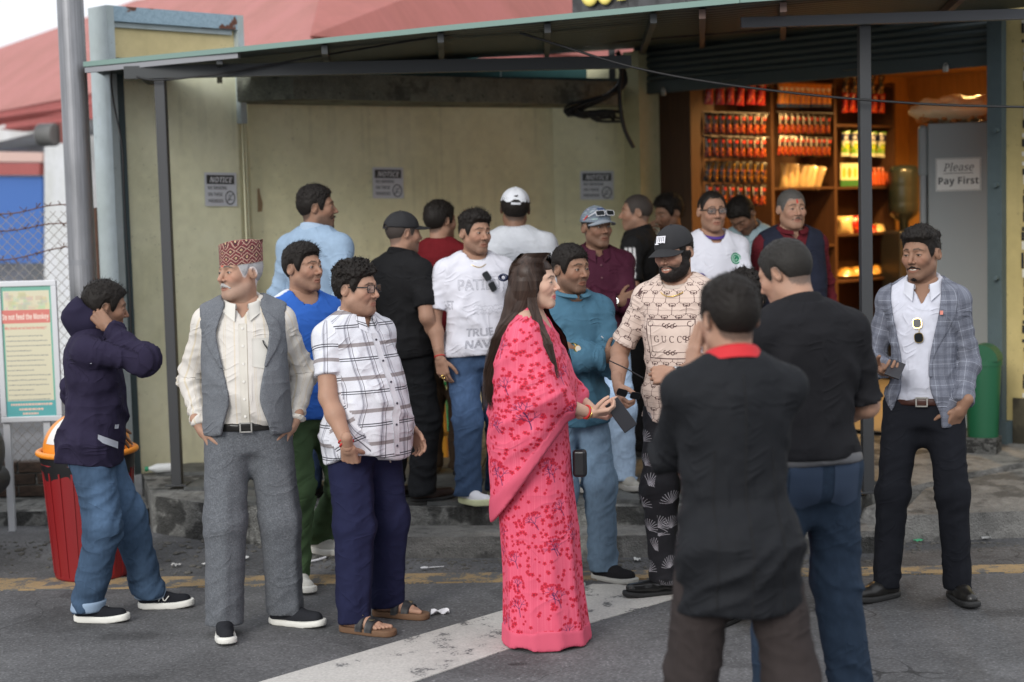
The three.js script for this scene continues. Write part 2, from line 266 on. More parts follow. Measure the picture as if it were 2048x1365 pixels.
function earD(ax, y, z) {
  const c = Math.cos(.30), s = Math.sin(.30), u = ax - .0775, ex = u * c - (z + .012) * -s * .0, ey = (y + .002) * .985 + (z + .012) * .17, ez = (z + .012) * .985 - (y + .002) * .17 + u * .9;
  let d = ell(u - .004, ey, ez, 0, 0, 0, .0105, .0285, .0165); d = smax(d, -ell(u - .0135, ey - .004, ez - .002, 0, 0, 0, .0105, .0195, .0105), .004); d = smin(d, ell(u - .006, ey + .004, ez - .012, 0, 0, 0, .005, .007, .004), .004); return d;
}
const HAIRLINE = [[-.12, -.070], [-.07, -.064], [-.045, -.045], [-.032, -.005], [-.020, .022], [.004, .026], [.014, -.010], [.026, -.016], [.036, .000], [.047, .034], [.060, .056], [.080, .070], [.12, .074]];
function lut(t, x) { if (x <= t[0][0]) return t[0][1]; for (let i = 1; i < t.length; i++) if (x <= t[i][0]) return lerp(t[i - 1][1], t[i][1], (x - t[i - 1][0]) / (t[i][0] - t[i - 1][0])); return t[t.length - 1][1]; }

function person(o) {
  const G = thing('person', o.label, 'person', [0, 0, 0], o.yaw * D2R, o.group);
  const k = (o.height ?? 1.70) / 1.70, gp = o.pos ?? onFloor(o.at[0], o.at[1], o.floor ?? 0); G.position.copy(gp); G.scale.setScalar(k);
  const rnd = rng(o.seed ?? 1), sd = (o.seed ?? 1) * 7.31, q = o.q ?? 1, fatb = o.girth ?? 1, belly = o.belly ?? 0, SH = .170 * (o.shoulder ?? 1), fem = o.fem ?? 0;
  const skin = o.skin ?? [.36, .20, .125];
  // skeleton
  const hip = vadd([0, .95, 0], o.hip ?? [0, 0, 0]), M = frame([(o.lean ?? [0, 0, 0])[0], (o.lean ?? [0, 0, 0])[2], (o.lean ?? [0, 0, 0])[1]]);
  const T = (x, y, z) => vadd(hip, rotv(M, x, y - .95, z)), TI = (x, y, z) => { const r = rotiv(M, x - hip[0], y - hip[1], z - hip[2]); r[1] += .95; return r; };
  const prof = PROFILE.map(r => { const b = belly * Math.exp(-(((r[0] - 1.06) / .14) ** 2)), c = (o.chest ?? 0) * Math.exp(-(((r[0] - 1.27) / .08) ** 2)); const wf = fem ? (r[0] < 1.0 ? 1.03 : r[0] < 1.2 ? .84 : .86) : 1; return [r[0], r[1] * .955 * fatb * wf * (r[0] > 1.2 && r[0] < 1.42 ? (o.shoulder ?? 1) * .5 + .5 : 1) + b * .35, r[2] * (fatb * .6 + .4) + b * .55 + c * .6, r[3] + b * .5 + c * .4]; });
  function torsoAt(y, pf) { if (y <= pf[0][0]) return pf[0]; for (let i = 1; i < pf.length; i++) if (y <= pf[i][0]) { let t = (y - pf[i - 1][0]) / (pf[i][0] - pf[i - 1][0]); t = t * t * (3 - 2 * t) * .4 + t * .6; return [y, lerp(pf[i - 1][1], pf[i][1], t), lerp(pf[i - 1][2], pf[i][2], t), lerp(pf[i - 1][3], pf[i][3], t)]; } return pf[pf.length - 1]; }
  function torsoD(qx, qy, qz, pf, e, y0, y1) {
    const r = torsoAt(qy, pf), w = r[1] + e, d = r[2] + e, x = qx / w, z = (qz - r[3]) / d, k0 = Math.sqrt(x * x + z * z), k1 = Math.sqrt(x * x / (w * w) + z * z / (d * d));
    let v = k1 < 1e-5 ? -Math.min(w, d) : k0 * (k0 - 1) / k1; v *= .93; if (qy < y0) v = smax(v, y0 - qy, .02); if (qy > y1) v = smax(v, qy - y1, .03); return v;
  }
  const arm = {}, leg = {};
  for (const s of ['L', 'R']) {
    const sg = s === 'L' ? 1 : -1, a = o['arm' + s] ?? {}, S = T(sg * SH, 1.368 + (a.up ?? 0), -.012 + (a.fwd ?? 0));
    const tgt = a.to ?? [sg * (SH + .07 + belly * .3), .86, .03], [E, Wr] = reach(S, tgt, .285, .25, a.pole ?? [sg * .25, -.1, -1]);
    arm[s] = { S, E, W: Wr, sg, ...a };
    const l = o['foot' + s] ?? {}, yaw = (l.yaw ?? sg * 12) * D2R, an = [l.x ?? sg * .10, .085 + (l.y ?? 0), l.z ?? 0], Hp = [hip[0] + sg * .088, hip[1] - .05, hip[2] - .005];
    const [K, A] = reach(Hp, an, .415, .405, l.pole ?? [Math.sin(yaw) * .6 + sg * .05, 0, 1]); leg[s] = { H: Hp, K, A: an, sg, yaw, lift: l.lift ?? 0 };
  }
  const neck0 = T(0, 1.42, -.014), hd = o.head ?? [0, 0, 0];
  const nk = T(0, 1.515 + (o.neckUp ?? 0), .004 + (o.neckFwd ?? 0)), HM = (() => { const A = new THREE.Matrix4().makeRotationFromEuler(new THREE.Euler(hd[1] * D2R, hd[0] * D2R, hd[2] * D2R, 'YXZ')); return A.elements; })();
  const HS = (o.headScale ?? 1) * 1.0 * Math.pow(1 / k, .6) * (fem ? .95 : 1), hc = vadd(nk, rotv(HM, 0, .062 * HS, .014 * HS)), HI = (x, y, z) => { const r = rotiv(HM, x - hc[0], y - hc[1], z - hc[2]); return [r[0] / HS, r[1] / HS, r[2] / HS]; };
  const headTop = vadd(hc, rotv(HM, 0, .125 * HS, 0));
  G.rotation.y = o.yaw * D2R; G.updateMatrixWorld(true);
  if (o.debug !== false) { const w = p => toPixel(V3(...p).applyMatrix4(G.matrixWorld)).map(Math.round).join(','); console.log((o.id ?? '?').padEnd(5), 'top', w(headTop), 'head', w(hc), 'shL', w(arm.L.S), 'shR', w(arm.R.S), 'haL', w(arm.L.W), 'haR', w(arm.R.W), 'ftL', w(leg.L.A), 'ftR', w(leg.R.A), 'z', gp.z.toFixed(2)); }

  // ---- body: one mesh of trunk, arms, hands and head
  const aR = (fem ? .84 : 1) * (fatb * .5 + .5), pieces = [];
  const armD = (x, y, z, a) => smin(cone(x, y, z, a.S, a.E, .050 * aR, .040 * aR), smin(cone(x, y, z, a.E, vmix(a.E, a.W, .35), .038 * aR, .041 * aR), cone(x, y, z, vmix(a.E, a.W, .35), a.W, .041 * aR, .0265 * aR), .02), .02);
  const trunk = (x, y, z) => {
    const [a, b, c] = TI(x, y, z); let d = torsoD(a, b, c, prof, -.004, .80, 1.50);
    for (const s of [arm.L, arm.R]) { d = smin(d, cone(x, y, z, T(s.sg * .06, 1.41, -.014), s.S, .044, .044), .05); }
    for (const l of [leg.L, leg.R]) d = smin(d, smin(cone(x, y, z, l.H, l.K, .08 * fatb, .05), cone(x, y, z, l.K, l.A, .052, .034), .03), .04);
    return d;
  };
  { const [lo, hi] = bounds([T(-.25, .8, -.15), T(.25, 1.5, .15), T(0, 1.1, .2), leg.L.A, leg.R.A, leg.L.K, leg.R.K, arm.L.S, arm.R.S], .1); pieces.push(polygonise(trunk, lo, hi, .024)); }
  for (const a of [arm.L, arm.R]) {
    if (a.hidden) continue;
    const [lo, hi] = bounds([a.S, a.E, a.W], .065); pieces.push(polygonise((x, y, z) => armD(x, y, z, a), lo, hi, (a.bare ? .009 : .016) * q));
    const fd = vnorm(vsub(a.W, a.E)), dir = a.dir ?? fd, palm = a.palm ?? [-a.sg, 0, 0];
    pieces.push(handGeo(a.W, dir, palm, a.sg, a.pose, (fem ? .88 : 1), (a.pose === 'fist' || a.cheap) ? .006 : .0036 * Math.max(1, q * .9)));
  }
  const rgbv = (x, y, z) => { const n = fbm(x * 26 + sd, y * 26, z * 26) - .5, b = noise(x * 90, y * 90 + sd, z * 90) - .5, m = 1 + n * .16 + b * .07; return [skin[0] * m, skin[1] * m * (1 - n * .05), skin[2] * m * (1 - n * .08)]; };
  for (const g of pieces) paint(g, rgbv);
  if (!o.noHead) {
    const hf = headField(o.face ?? {}), low = o.face?.lowres, cell = (low ? .0052 : .0031) * HS * (o.hq ?? 1);
    const f = (x, y, z) => { const [a, b, c] = HI(x, y, z); let d = hf(a, b, c) * HS; return smin(d, cone(x, y, z, neck0, vadd(hc, rotv(HM, 0, -.05 * HS, -.022 * HS)), .061 * (fem ? .8 : 1) * (fatb * .4 + .6), .054 * (fem ? .84 : 1)), .03); };
    const [lo, hi] = bounds([vadd(hc, rotv(HM, 0, .02, 0)), neck0], .122 * HS); lo[1] = neck0[1] - .02;
    const g = polygonise(f, lo, hi, cell), F = o.face ?? {}, stub = F.stubble ?? 0, brow = F.brow ?? [.02, .015, .012], lip = F.lip ?? [skin[0] * .82, skin[1] * .6, skin[2] * .62];
    paint(g, (x, y, z) => {
      const c = rgbv(x, y, z), [a, b, e] = HI(x, y, z), ax = Math.abs(a), mixc = (t, m) => { for (let i = 0; i < 3; i++) c[i] = lerp(c[i], t[i], m); };
      if (low) return c;
      const cheek = Math.exp(-(((ax - .042) / .022) ** 2) - ((b + .024) / .024) ** 2) * (e > 0 ? 1 : 0), nos = Math.exp(-((a / .016) ** 2) - ((b + .026) / .014) ** 2) * (e > .08 ? 1 : 0); c[0] *= 1 + .07 * cheek + .08 * nos; c[1] *= 1 - .05 * cheek; c[2] *= 1 - .05 * cheek;
      const my = -.0655 + (F.smile ?? 0) * (ax * .28 - .002);
      if (e > .05) {
        const by = .0265 + (ax < .034 ? (ax - .012) * .12 : (.034 - ax) * .35) + .0025, bw = sst(.008, .014, ax) * sst(.056, .046, ax) * sst(.0058, .0022, Math.abs(b - by) * (1 + (ax > .04 ? .5 : 0))); mixc(brow, bw * (F.browK ?? .85) * (.75 + .4 * noise(x * 500, y * 200, z * 500)));
        const lw = sst(1.15, .75, Math.hypot(a / (.0255 + (F.smile ?? 0) * .006), (b - my) / .0125)) * (e > .074 ? 1 : 0); mixc(lip, lw * .85);
                const la = sst(.0024, .0008, Math.abs(b - .0066 + 18 * (ax - .0315) ** 2)) * sst(.0165, .013, Math.abs(ax - .0315)) * (e > .075 ? 1 : 0); mixc([.02, .014, .012], la * .85);
        if (F.moustache) { const t = F.moustache, m = sst(.0105, .0065, Math.abs(b - (my + .0165 - ax * .32))) * sst(.036, .028, ax) * (e > .06 ? 1 : 0); mixc(t.c, m * t.k * (.7 + .5 * noise(x * 420, y * 300, z * 420))); }
        if (F.tilak && ax < (F.tilakW ?? .0055) && b > (F.tilakLow ?? .036) && b < F.tilak) mixc([.55, .02, .02], .95);
      }
      if (stub) { const jaw = sst(-.028, -.052, b + (ax < .03 ? 0 : .2 * (ax - .05))) * sst(-.02, .012, e) * (b > -.13 ? 1 : 0), mo = e > .07 && b > my - .012 && Math.hypot(a / .027, (b - my) / .0115) < 1 ? 0 : 1; mixc(F.stubC ?? [.035, .028, .025], Math.min(.95, jaw * mo * stub * (.75 + .5 * noise(x * 330, y * 330, z * 330)))); }
      const SCP = F.scalp ?? (o.hair && !fem ? .75 : 0); if (SCP) { const hl = lut(HAIRLINE, e) + (F.hairUp ?? 0), m = sst(-.012, .008, b - hl - (o.hair?.up ?? 0) - (e > .05 ? 2.0 * a * a - .004 : 0) + (noise(x * 260, y * 260, z * 260) - .5) * .012); mixc(F.scalpC ?? (o.hair?.c ?? [.012, .01, .008]).map(v => v * 1.6 + .015), m * SCP * (.85 + .25 * noise(x * 400, y * 400, z * 400))); }
      return c;
    });
    pieces.push(g);
    if (!low) for (const sg of [1, -1]) {
      const e = new THREE.Mesh(eyeGeo, eyeMat); e.name = 'eye'; const c = vadd(hc, rotv(HM, sg * .0315 * HS, .0040 * HS, .0725 * HS)); e.position.set(...c); e.scale.setScalar(HS);
      e.quaternion.setFromRotationMatrix(new THREE.Matrix4().fromArray(HM)).multiply(new THREE.Quaternion().setFromEuler(new THREE.Euler((F.gaze?.[1] ?? 0) * D2R, (F.gaze?.[0] ?? 0) * D2R, 0))); shade(e); G.add(e);
    }
    if ((F.smile ?? 0) > .5) { const t = new THREE.SphereGeometry(1, 20, 10).scale(.022, .0062, .012).translate(0, -.0635, .0745); const tm = put('teeth', t, mat(lin(.72, .68, .6), .3), G); placeHead(tm); }
  }
  const body = put('body', merge(pieces.map(g => g.toNonIndexed())), skinMat(), G);
  function placeHead(m) { m.position.set(...hc); m.quaternion.setFromRotationMatrix(new THREE.Matrix4().fromArray(HM)); m.scale.setScalar(HS); return m; }

  // ---- hair, beard and head wear, in the head's frame
  const skull = (x, y, z) => smin(ell(x, y, z, 0, .030, -.014, .0755, .088, .096), ell(x, y, z, 0, -.03, .016, .058, .08, .062), .03);
  function hairMesh(h, name = 'hair') {
    const top = (h.top ?? .016) * .8, side = h.side ?? .005, back = h.back ?? side, up = h.up ?? 0, nz = h.noise ?? .006, nf = h.freq ?? 120, rec = h.recede ?? 0;
    const hairAt = (x, z) => lut(HAIRLINE, z) + up + (z > .05 ? 2.0 * x * x - .004 : 0) + (h.long && z < .03 ? -h.long : 0), thick = (x, y, z) => { const tp = .22 + .78 * sst(-.002, z > .05 ? .016 : .03, y - hairAt(x, z)); const t = sst(.045, .1, y), f = sst(-.02, .06, z); return (lerp(lerp(back, side, sst(-.08, -.03, z)), top * (1 + (h.front ?? 0) * f), t) + (h.part ? -.012 * Math.exp(-(((x - h.part) / .008) ** 2)) * t * f : 0)) * tp; };
    const f = (x, y, z) => {
      let d = skull(x, y, z) - thick(x, y, z) - (fbm(x * nf + sd, y * nf * .8, z * nf) - .5) * nz * (.35 + sst(.03, .09, y)) * 2;
      const ax = Math.abs(x), hl = lut(HAIRLINE, z) + up + (z > .05 ? 2.0 * x * x - .004 + rec * (sst(.015, .035, ax)) * .02 : 0) + (h.long && z < .03 ? -h.long : 0);
      return smax(d, (hl - y) * .75 + (noise(x * 160, y * 160, z * 160) - .5) * .005, .006);
    };
    const g = polygonise(f, [-.13, -.13 - (h.long ?? 0), -.16], [.13, .19, .15], .0042);
    const parts = [g.toNonIndexed()]; if (h.strands !== 0) parts.push(strands(g, h.strands ?? 1700, h.len ?? .012, h.comb ?? [0, .4, .3], h.w ?? .0011, h.stray ?? .5, h.lift ?? .4));
    for (const p of parts) { p.deleteAttribute('uv'); p.deleteAttribute('color'); }
    return placeHead(put(name, merge(parts), hairMat(h.c ?? [.012, .0095, .008]), G));
  }
  function strands(g, n, len, comb, w, stray, lift = .8) {
    const p = g.attributes.position, nn = g.attributes.normal, pos = [], nor = [];
    for (let i = 0; i < n; i++) {
      const v = Math.floor(rnd() * p.count), a = [p.getX(v), p.getY(v), p.getZ(v)], N = [nn.getX(v), nn.getY(v), nn.getZ(v)];
      const lf = lift, d = vnorm([N[0] * lf + comb[0] + (rnd() - .5) * stray, N[1] * lf + comb[1] + (rnd() - .5) * stray, N[2] * lf + comb[2] + (rnd() - .5) * stray]), s = vnorm(vcross(d, [rnd() - .5, rnd() - .5, rnd() - .5])), l = len * (.5 + rnd() * .8), e = vadd(a, d, l), b0 = vadd(a, N, -.002);
      for (const t of [vadd(b0, s, w), vadd(b0, s, -w), e]) { pos.push(...t); nor.push(...N); }
    }
    const r = new THREE.BufferGeometry(); r.setAttribute('position', new THREE.Float32BufferAttribute(pos, 3)); r.computeVertexNormals(); return r;
  }
  if (o.hair) hairMesh(o.hair);
  if (o.beard) { // full beard: a shell over the jaw
    const b = o.beard, hf = headField({ ...(o.face ?? {}), lowres: true }), f = (x, y, z) => {
      const ax = Math.abs(x); let d = hf(x, y, z) - (b.t ?? .008) - (fbm(x * 120, y * 120, z * 120) - .5) * .006;
      const upper = lerp(-.045 - .012 * sst(.02, .05, ax), .01, sst(.055, .07, ax)) - y, mouth = .0115 - Math.hypot((x) * .42, y + .066); d = smax(d, -upper, .006); d = smax(d, -(-mouth + 0) * 0 + (.0125 - Math.hypot(x * .42, y + .0655)), .004); d = smax(d, -.012 - z + (b.back ?? 0), .01); return smax(d, Math.min(-.135 - y, 1), .01); };
    const g = polygonise(f, [-.1, -.15, -.04], [.1, .03, .12], .0036), parts = [g.toNonIndexed(), strands(g, 500, .008, [0, -.5, .3], .0009, .5)]; placeHead(put('beard', merge(parts), hairMat(b.c ?? [.013, .01, .009]), G));
  }
  if (o.moustache) { const m = o.moustache, f = (x, y, z) => { const ax = Math.abs(x); return smax(cone(ax, y, z, [.002, -.0500, .0915], [.031, -.0615 - (m.droop ?? 0), .0755], m.r ?? .0058, .0035) + (noise(x * 300, y * 300, z * 300) - .5) * .003, -.1, .01); }; const g = polygonise(f, [-.05, -.085, .05], [.05, -.03, .115], .0024); placeHead(put('moustache', merge([g.toNonIndexed(), strands(g, 220, .006, [0, -.9, .2], .0007, .6)]), hairMat(m.c), G)); }
  if (o.goatee) { const f = (x, y, z) => ell(x, y, z, 0, -.104, .0745, .020, .012, .010) + (noise(x * 260, y * 260, z * 260) - .5) * .004; const g = polygonise(f, [-.04, -.14, .04], [.04, -.07, .11], .0026); placeHead(put('goatee', merge([g.toNonIndexed(), strands(g, 200, .006, [0, -.7, .4], .0008, .5)]), hairMat([.014, .011, .01]), G)); }
  if (o.cap) {
    const c = o.cap, tilt = frame([c.pitch ?? 0, c.turn ?? 0, 0]), f = (x, y, z) => { const d = ell(x, y, z, 0, .034, -.014, .086, .096, .107) + .0015 * Math.cos(Math.atan2(x, z + .014) * 6) * sst(.03, .1, y); let v = smax(d, (c.edge ?? .034) - y - z * .10, .004); if (c.gap) v = smax(v, -ell(x, y, z, 0, .036, -.118, .030, .026, .03), .003); return v; };
    const cg = new THREE.Group(); cg.name = 'cap'; placeHead(cg); cg.quaternion.multiply(new THREE.Quaternion().setFromEuler(new THREE.Euler((c.pitch ?? 0) * D2R, (c.turn ?? 0) * D2R, 0, 'YXZ'))); G.add(cg);
    const dome = polygonise(f, [-.1, .0, -.14], [.1, .15, .12], .0042);
    put('crown', c.map ? mapUV(dome, [{ uv: (x, y, z) => [.5 + Math.atan2(x, z + .014) / (2 * Math.PI), clamp((y - .02) / .12, 0, 1)], per: 1 }]) : dome, c.mat, cg);
    const br = sheet(22, 6, (u, v) => { const a = (u - .5) * 2 * 1.12, r0 = .107, x = Math.sin(a) * .087, z = Math.cos(a) * .105 - .014, ext = v * (c.brim ?? .072) * Math.sqrt(Math.max(0, 1 - (a / 1.16) ** 2)); return V3(x * (1 + ext * .6), (c.edge ?? .034) + .001 - z * .10 - ext * (c.drop ?? .25) - (x * x) * (c.bend ?? 3.2) + .012, z + ext); }, .0035); put('brim', br, c.brimMat ?? c.mat, cg);
    put('button', new THREE.SphereGeometry(.006, 10, 6).scale(1, .6, 1).translate(0, .131, -.014), c.mat, cg);
    if (c.gap) { const st = sheet(16, 2, (u, v) => { const a = Math.PI + (u - .5) * .66; return V3(Math.sin(a) * .0885, .030 + v * .013 + .004, Math.cos(a) * .108 - .014); }, .003); put('strap', st, c.strapMat ?? c.mat, cg); }
    if (c.logo) c.logo(cg);
  }
  if (o.topi) { // soft brimless cap, taller at one end
    const g = sheet(64, 16, (u, v) => {
      const a = u * Math.PI * 2 + Math.PI, s = Math.sin(a), c = Math.cos(a), fold = .006 * Math.cos(a * 2 + .7);
      if (v < .68) { const t = v / .68, w = .0835 + .002 * t - fold * t * .4, d = .1035 + .001 * t; return V3(s * w, .044 + c * -.010 + t * (.088 + .012 * s - .010 * c) + fold * .3, c * d - .014); }
      const t = (v - .68) / .32, r = Math.cos(t * Math.PI / 2), h = Math.sin(t * Math.PI / 2); return V3(s * .0855 * r, .132 + .012 * s * r - .000 * c + h * .012 - .016 * Math.exp(-((s * r / .22) ** 2)) * h, c * .1045 * r - .014);
    }, .002, true); placeHead(put('topi', g, o.topi, G));
  }
  if (o.glasses) {
    const gl = o.glasses, cg = new THREE.Group(); cg.name = 'glasses'; placeHead(cg); if (gl.shift) cg.position.add(V3(...rotv(HM, ...gl.shift))); if (gl.pitch) cg.rotateX(gl.pitch * D2R); G.add(cg);
    eyewear(cg, gl);
  }
  o.headExtra?.(placeHead, G, HM, hc);

  // ---- clothes
  const foldTorso = (a, b, c, amp) => { if (!amp) return 0; amp *= 1.5; const w = noise(a * 6 + sd, b * 6, c * 6 + 3) * .5, aa = Math.abs(a);
    return amp * ((fbm(a * 8 + b * 3 + sd, b * 4.5, c * 8) - .5) * 1.1 + (ridge(a * 5 + sd + w, b * 12 + a * 7 + c * 4 + w * 2, c * 5) - .35) * (sst(1.16, .98, b) * 1.0 + .25) + (ridge((aa * .9 + b) * 13 + w * 2, (aa - b) * 3.5 + sd, c * 4) - .3) * sst(.06, .14, aa) * sst(1.02, 1.2, b) * .95 + (ridge(a * 16 + w * 2, b * 3.2 + sd, c * 11) - .35) * sst(1.28, 1.05, b) * .45); };
  function limbD(x, y, z, a, b, c, r, amp0, lo, bend, fq = 1) { let amp = amp0; // two-segment sleeve or trouser leg with folds: r = [r0, r1, r2]; returns [d, s]
    const t1 = segT(x, y, z, a, b), t2 = segT(x, y, z, b, c), d1 = cone(x, y, z, a, b, r[0], r[1]), d2 = cone(x, y, z, b, c, r[1], r[2]), s = d1 < d2 ? t1 : 1 + t2, d = smin(d1, d2, .035);
    if (amp === 0) return [d, s];
    const near = Math.exp(-(((s - 1) / .22) ** 2)) * bend, end = Math.exp(-(((2 - s) / lo) ** 2)), m = amp * 1.35 * (.55 + near * 1.5 + end * 1.3), wq = noise(x * 7 + sd, y * 7, z * 7) * 1.4; if (fq > 1) amp *= .25 + .75 * sst(.08, .4, s);
    const L = fq, dz = (ridge(x * 6 + s * 2 + sd, s * 5.5 * L + x * 10 + z * 7 + wq, z * 6) - .38) * m + (fbm(x * 9 + sd, s * 2.4 * L, z * 9) - .5) * amp * 1.1 + (ridge(x * 10, s * 11 * L + z * 12 - x * 8 + wq, z * 10 + sd) - .4) * amp * (end * .7 + near * .35);
    return [d - dz, s];
  }
  const armChart = (a, off) => ({ d: (x, y, z) => Math.min(cone(x, y, z, vmix(a.S, a.E, .12), a.E, .05, .045), cone(x, y, z, a.E, a.W, .045, .035)) + .004, per: 2 * Math.PI * .055, uv: (x, y, z) => {
    const d1 = cone(x, y, z, a.S, a.E, .05, .05), d2 = cone(x, y, z, a.E, a.W, .05, .05), A = d1 < d2 ? a.S : a.E, Bq = d1 < d2 ? a.E : a.W, t = segT(x, y, z, A, Bq), ax = vnorm(vsub(Bq, A)), ref = vnorm(vcross(ax, [.3, .1, 1])), r2 = vcross(ax, ref), p = vsub([x, y, z], A);
    return [Math.atan2(vdot(p, ref), vdot(p, r2)) * .055 + off, (d1 < d2 ? 0 : .285) + t * vlen(vsub(Bq, A))]; } });
  const torsoChart = { d: (x, y, z) => { const [a, b, c] = TI(x, y, z); return torsoD(a, b, c, prof, 0, .7, 1.5); }, per: 2 * Math.PI * .16, uv: (x, y, z) => { const [a, b, c] = TI(x, y, z), r = torsoAt(b, prof); return [Math.atan2(a / r[1], (c - r[3]) / r[2]) * .16, b]; } };
  const legChart = (l, off) => ({ d: (x, y, z) => Math.min(cone(x, y, z, l.H, l.K, .08, .06), cone(x, y, z, l.K, l.A, .06, .05)), per: 2 * Math.PI * .08, uv: (x, y, z) => { const t = segT(x, y, z, l.H, l.A), c = vmix(l.H, l.A, t); return [Math.atan2(x - c[0], z - c[2]) * .08 + off, y]; } });

  function draped(e, drape) { // the trunk's outline as cloth hangs over it
    const pf = prof.map(r => [r[0], r[1], r[2], r[3]]); if (drape) { let w = 0, f = -9, bk = -9; for (let i = pf.length - 5; i >= 0; i--) { w = Math.max(pf[i][1], w * lerp(.9, .998, drape)); f = Math.max(pf[i][3] + pf[i][2], f - (1 - drape) * .02 - .003); bk = Math.max(pf[i][2] - pf[i][3], bk - (1 - drape) * .02 - .006); pf[i][1] = w; pf[i][2] = (f + bk) / 2; pf[i][3] = (f - bk) / 2; } } return pf;
  }
  function upper(g) { // shirt, polo, sweater, jacket, waistcoat
    const e = g.ease ?? .010, pf = draped(e, g.drape ?? .6), hem = g.hem ?? .86, amp = g.fold ?? .011, sl = g.sleeve ?? 'short', sw = (g.sleeveW ?? [.055, .057, .042]).map(v => v * .93), shoulderPts = {};
    for (const a of [arm.L, arm.R]) shoulderPts[a.sg] = T(a.sg * .065, 1.412, -.014);
    const flare = !g.tucked && hem < .93 && sl !== 'none' ? g.flare ?? .016 : 0, cutAt = g.cut ?? .72, f = (x, y, z) => {
      const [a, b, c] = TI(x, y, z); let d = torsoD(a, b, c, pf, e + flare * sst(1.04, .9, b), hem - .1, 1.47) - foldTorso(a, b, c, amp);
      for (const s of [arm.L, arm.R]) { if (sl !== 'none') d = smin(d, cone(x, y, z, shoulderPts[s.sg], s.S, .044 + e, .045 + e), .05); else d = smin(d, cone(x, y, z, shoulderPts[s.sg], vmix(shoulderPts[s.sg], s.S, .72), .046 + e, .05 + e), .04); }
      if (sl === 'none') { for (const s of [arm.L, arm.R]) d = smax(d, -cone(x, y, z, vadd(s.S, rotv(M, s.sg * .03, .0, 0)), vadd(s.S, rotv(M, s.sg * .04, -.16, .0)), .062, .05), .012); }
      else for (const s of [arm.L, arm.R]) {
        let [v, t] = limbD(x, y, z, s.S, s.E, s.W, sw, amp * .95, .35, 1);
        if (sl === 'short') { const cp = vmix(s.S, s.E, cutAt), n = vnorm(vsub(s.E, s.S)); v = smax(v, (x - cp[0]) * n[0] + (y - cp[1]) * n[1] + (z - cp[2]) * n[2], .008); }
        else { const n = vnorm(vsub(s.W, s.E)), cp = vadd(s.W, n, -(g.cuffUp ?? .01)); if (t > 1.15) v = smax(v, (x - cp[0]) * n[0] + (y - cp[1]) * n[1] + (z - cp[2]) * n[2], .008); }
        d = smin(d, v, lerp(.04, .008, sst(.3, .8, t)));
      }
      d = smax(d, hem + (g.hemWave ?? .006) * Math.sin(Math.atan2(a, c) * 3 + sd) + (g.hemTilt ?? 0) * c - b, .01);
      d = smax(d, -cone(x, y, z, neckA, neckB, (g.neck ?? .062), (g.neck ?? .062) + .012), .01);
      if (g.vneck) d = smax(d, -(Math.max(Math.abs(a) - (b - g.vneck) * .42, .02 - c)), .006);
      if (g.open) { const w = g.open(b); d = smax(d, -Math.max(Math.abs(a - (g.openX ?? 0)) - w, .01 - c), .006); }
      return d;
    }, neckA = T(0, 1.405 - (g.scoop ?? 0), .012), neckB = T(0, 1.58, .03);
    const [lo, hi] = bounds([T(-.26, Math.max(hem - .03, .6), -.2), T(.26, 1.5, .22), T(.2, hem, .2), ...(sl === 'none' ? [arm.L.S, arm.R.S] : sl === 'short' ? [arm.L.S, arm.R.S, arm.L.E, arm.R.E] : [arm.L.S, arm.R.S, arm.L.E, arm.R.E, arm.L.W, arm.R.W])], .085);
    let m = polygonise(f, lo, hi, (g.cell ?? .0095) * q);
    if (!g.mat.bumpMap) { g.mat.bumpMap = crumple; g.mat.bumpScale = g.bump ?? .012; } m = mapUV(m, [torsoChart, ...(sl === 'none' ? [] : [armChart(arm.L, g.armOff ?? 0), armChart(arm.R, g.armOff ?? 0)])]);
    if (g.mat.vertexColors) paint(m, g.paint ? (x, y, z) => g.paint(...TI(x, y, z), [x, y, z], arm) : (x, y, z) => { const n = 1 + (fbm(x * 30 + sd, y * 30, z * 30) - .5) * .22 + (noise(x * 140, y * 140, z * 140) - .5) * .1; return [n, n, n]; });
    const part = put(g.name, m, g.mat, G);
    if (g.lapel) { // lapels: a second thin layer along the open edges
      const lf = (x, y, z) => { const [a, b, c] = TI(x, y, z); let d = torsoD(a, b, c, pf, e + .008, .8, 1.47) - foldTorso(a, b, c, amp); for (const s of [arm.L, arm.R]) d = smin(d, cone(x, y, z, shoulderPts[s.sg], s.S, .052 + e, .053 + e), .05); const w = g.open(b), ww = g.lapel(b); if (ww < .010) return .02; const u = Math.abs(a - (g.openX ?? 0)); d = smax(d, Math.max(w - .002 - u, u - w - ww, .0 - c), .003); const [p1] = [torsoD(a, b, c, pf, e - .004, .8, 1.47)]; d = smax(d, -cone(x, y, z, neckA, neckB, (g.neck ?? .062) + .002, (g.neck ?? .062) + .012), .004); return d; };
      const [l2, h2] = bounds([T(-.15, 1.08, .0), T(.15, 1.46, .15)], .05); let lm = polygonise(lf, l2, h2, .0065); lm = mapUV(lm, [torsoChart]); if (g.mat.vertexColors) paint(lm, () => [1, 1, 1]); put('lapel', lm, g.lapelMat ?? g.mat, part);
    }
    const hit = (x0, y0, dz) => { let z = dz * .5; for (let i = 0; i < 60; i++) { const p = T(x0, y0, z), d = f(...p); if (d < .0008) break; z -= dz * d * .8; } return z; };
    if (g.placket) { const pl = put('placket', sheet(3, 30, (u, v) => { const b = lerp(hem + .012, g.placket.top ?? 1.37, v), a = (g.openX ?? 0) * 0 + (u - .5) * .034; return V3(...T(a, b, hit(a, b, 1) + .0035)); }, .003), g.placket.mat, part); for (let i = 0; i < 6; i++) { const b = lerp(hem + .05, 1.34, i / 5), bt = put('button', new THREE.CylinderGeometry(.0055, .0055, .003, 12).rotateX(Math.PI / 2), g.placket.button, part); bt.position.set(...T(0, b, hit(0, b, 1) + .0055)); } }
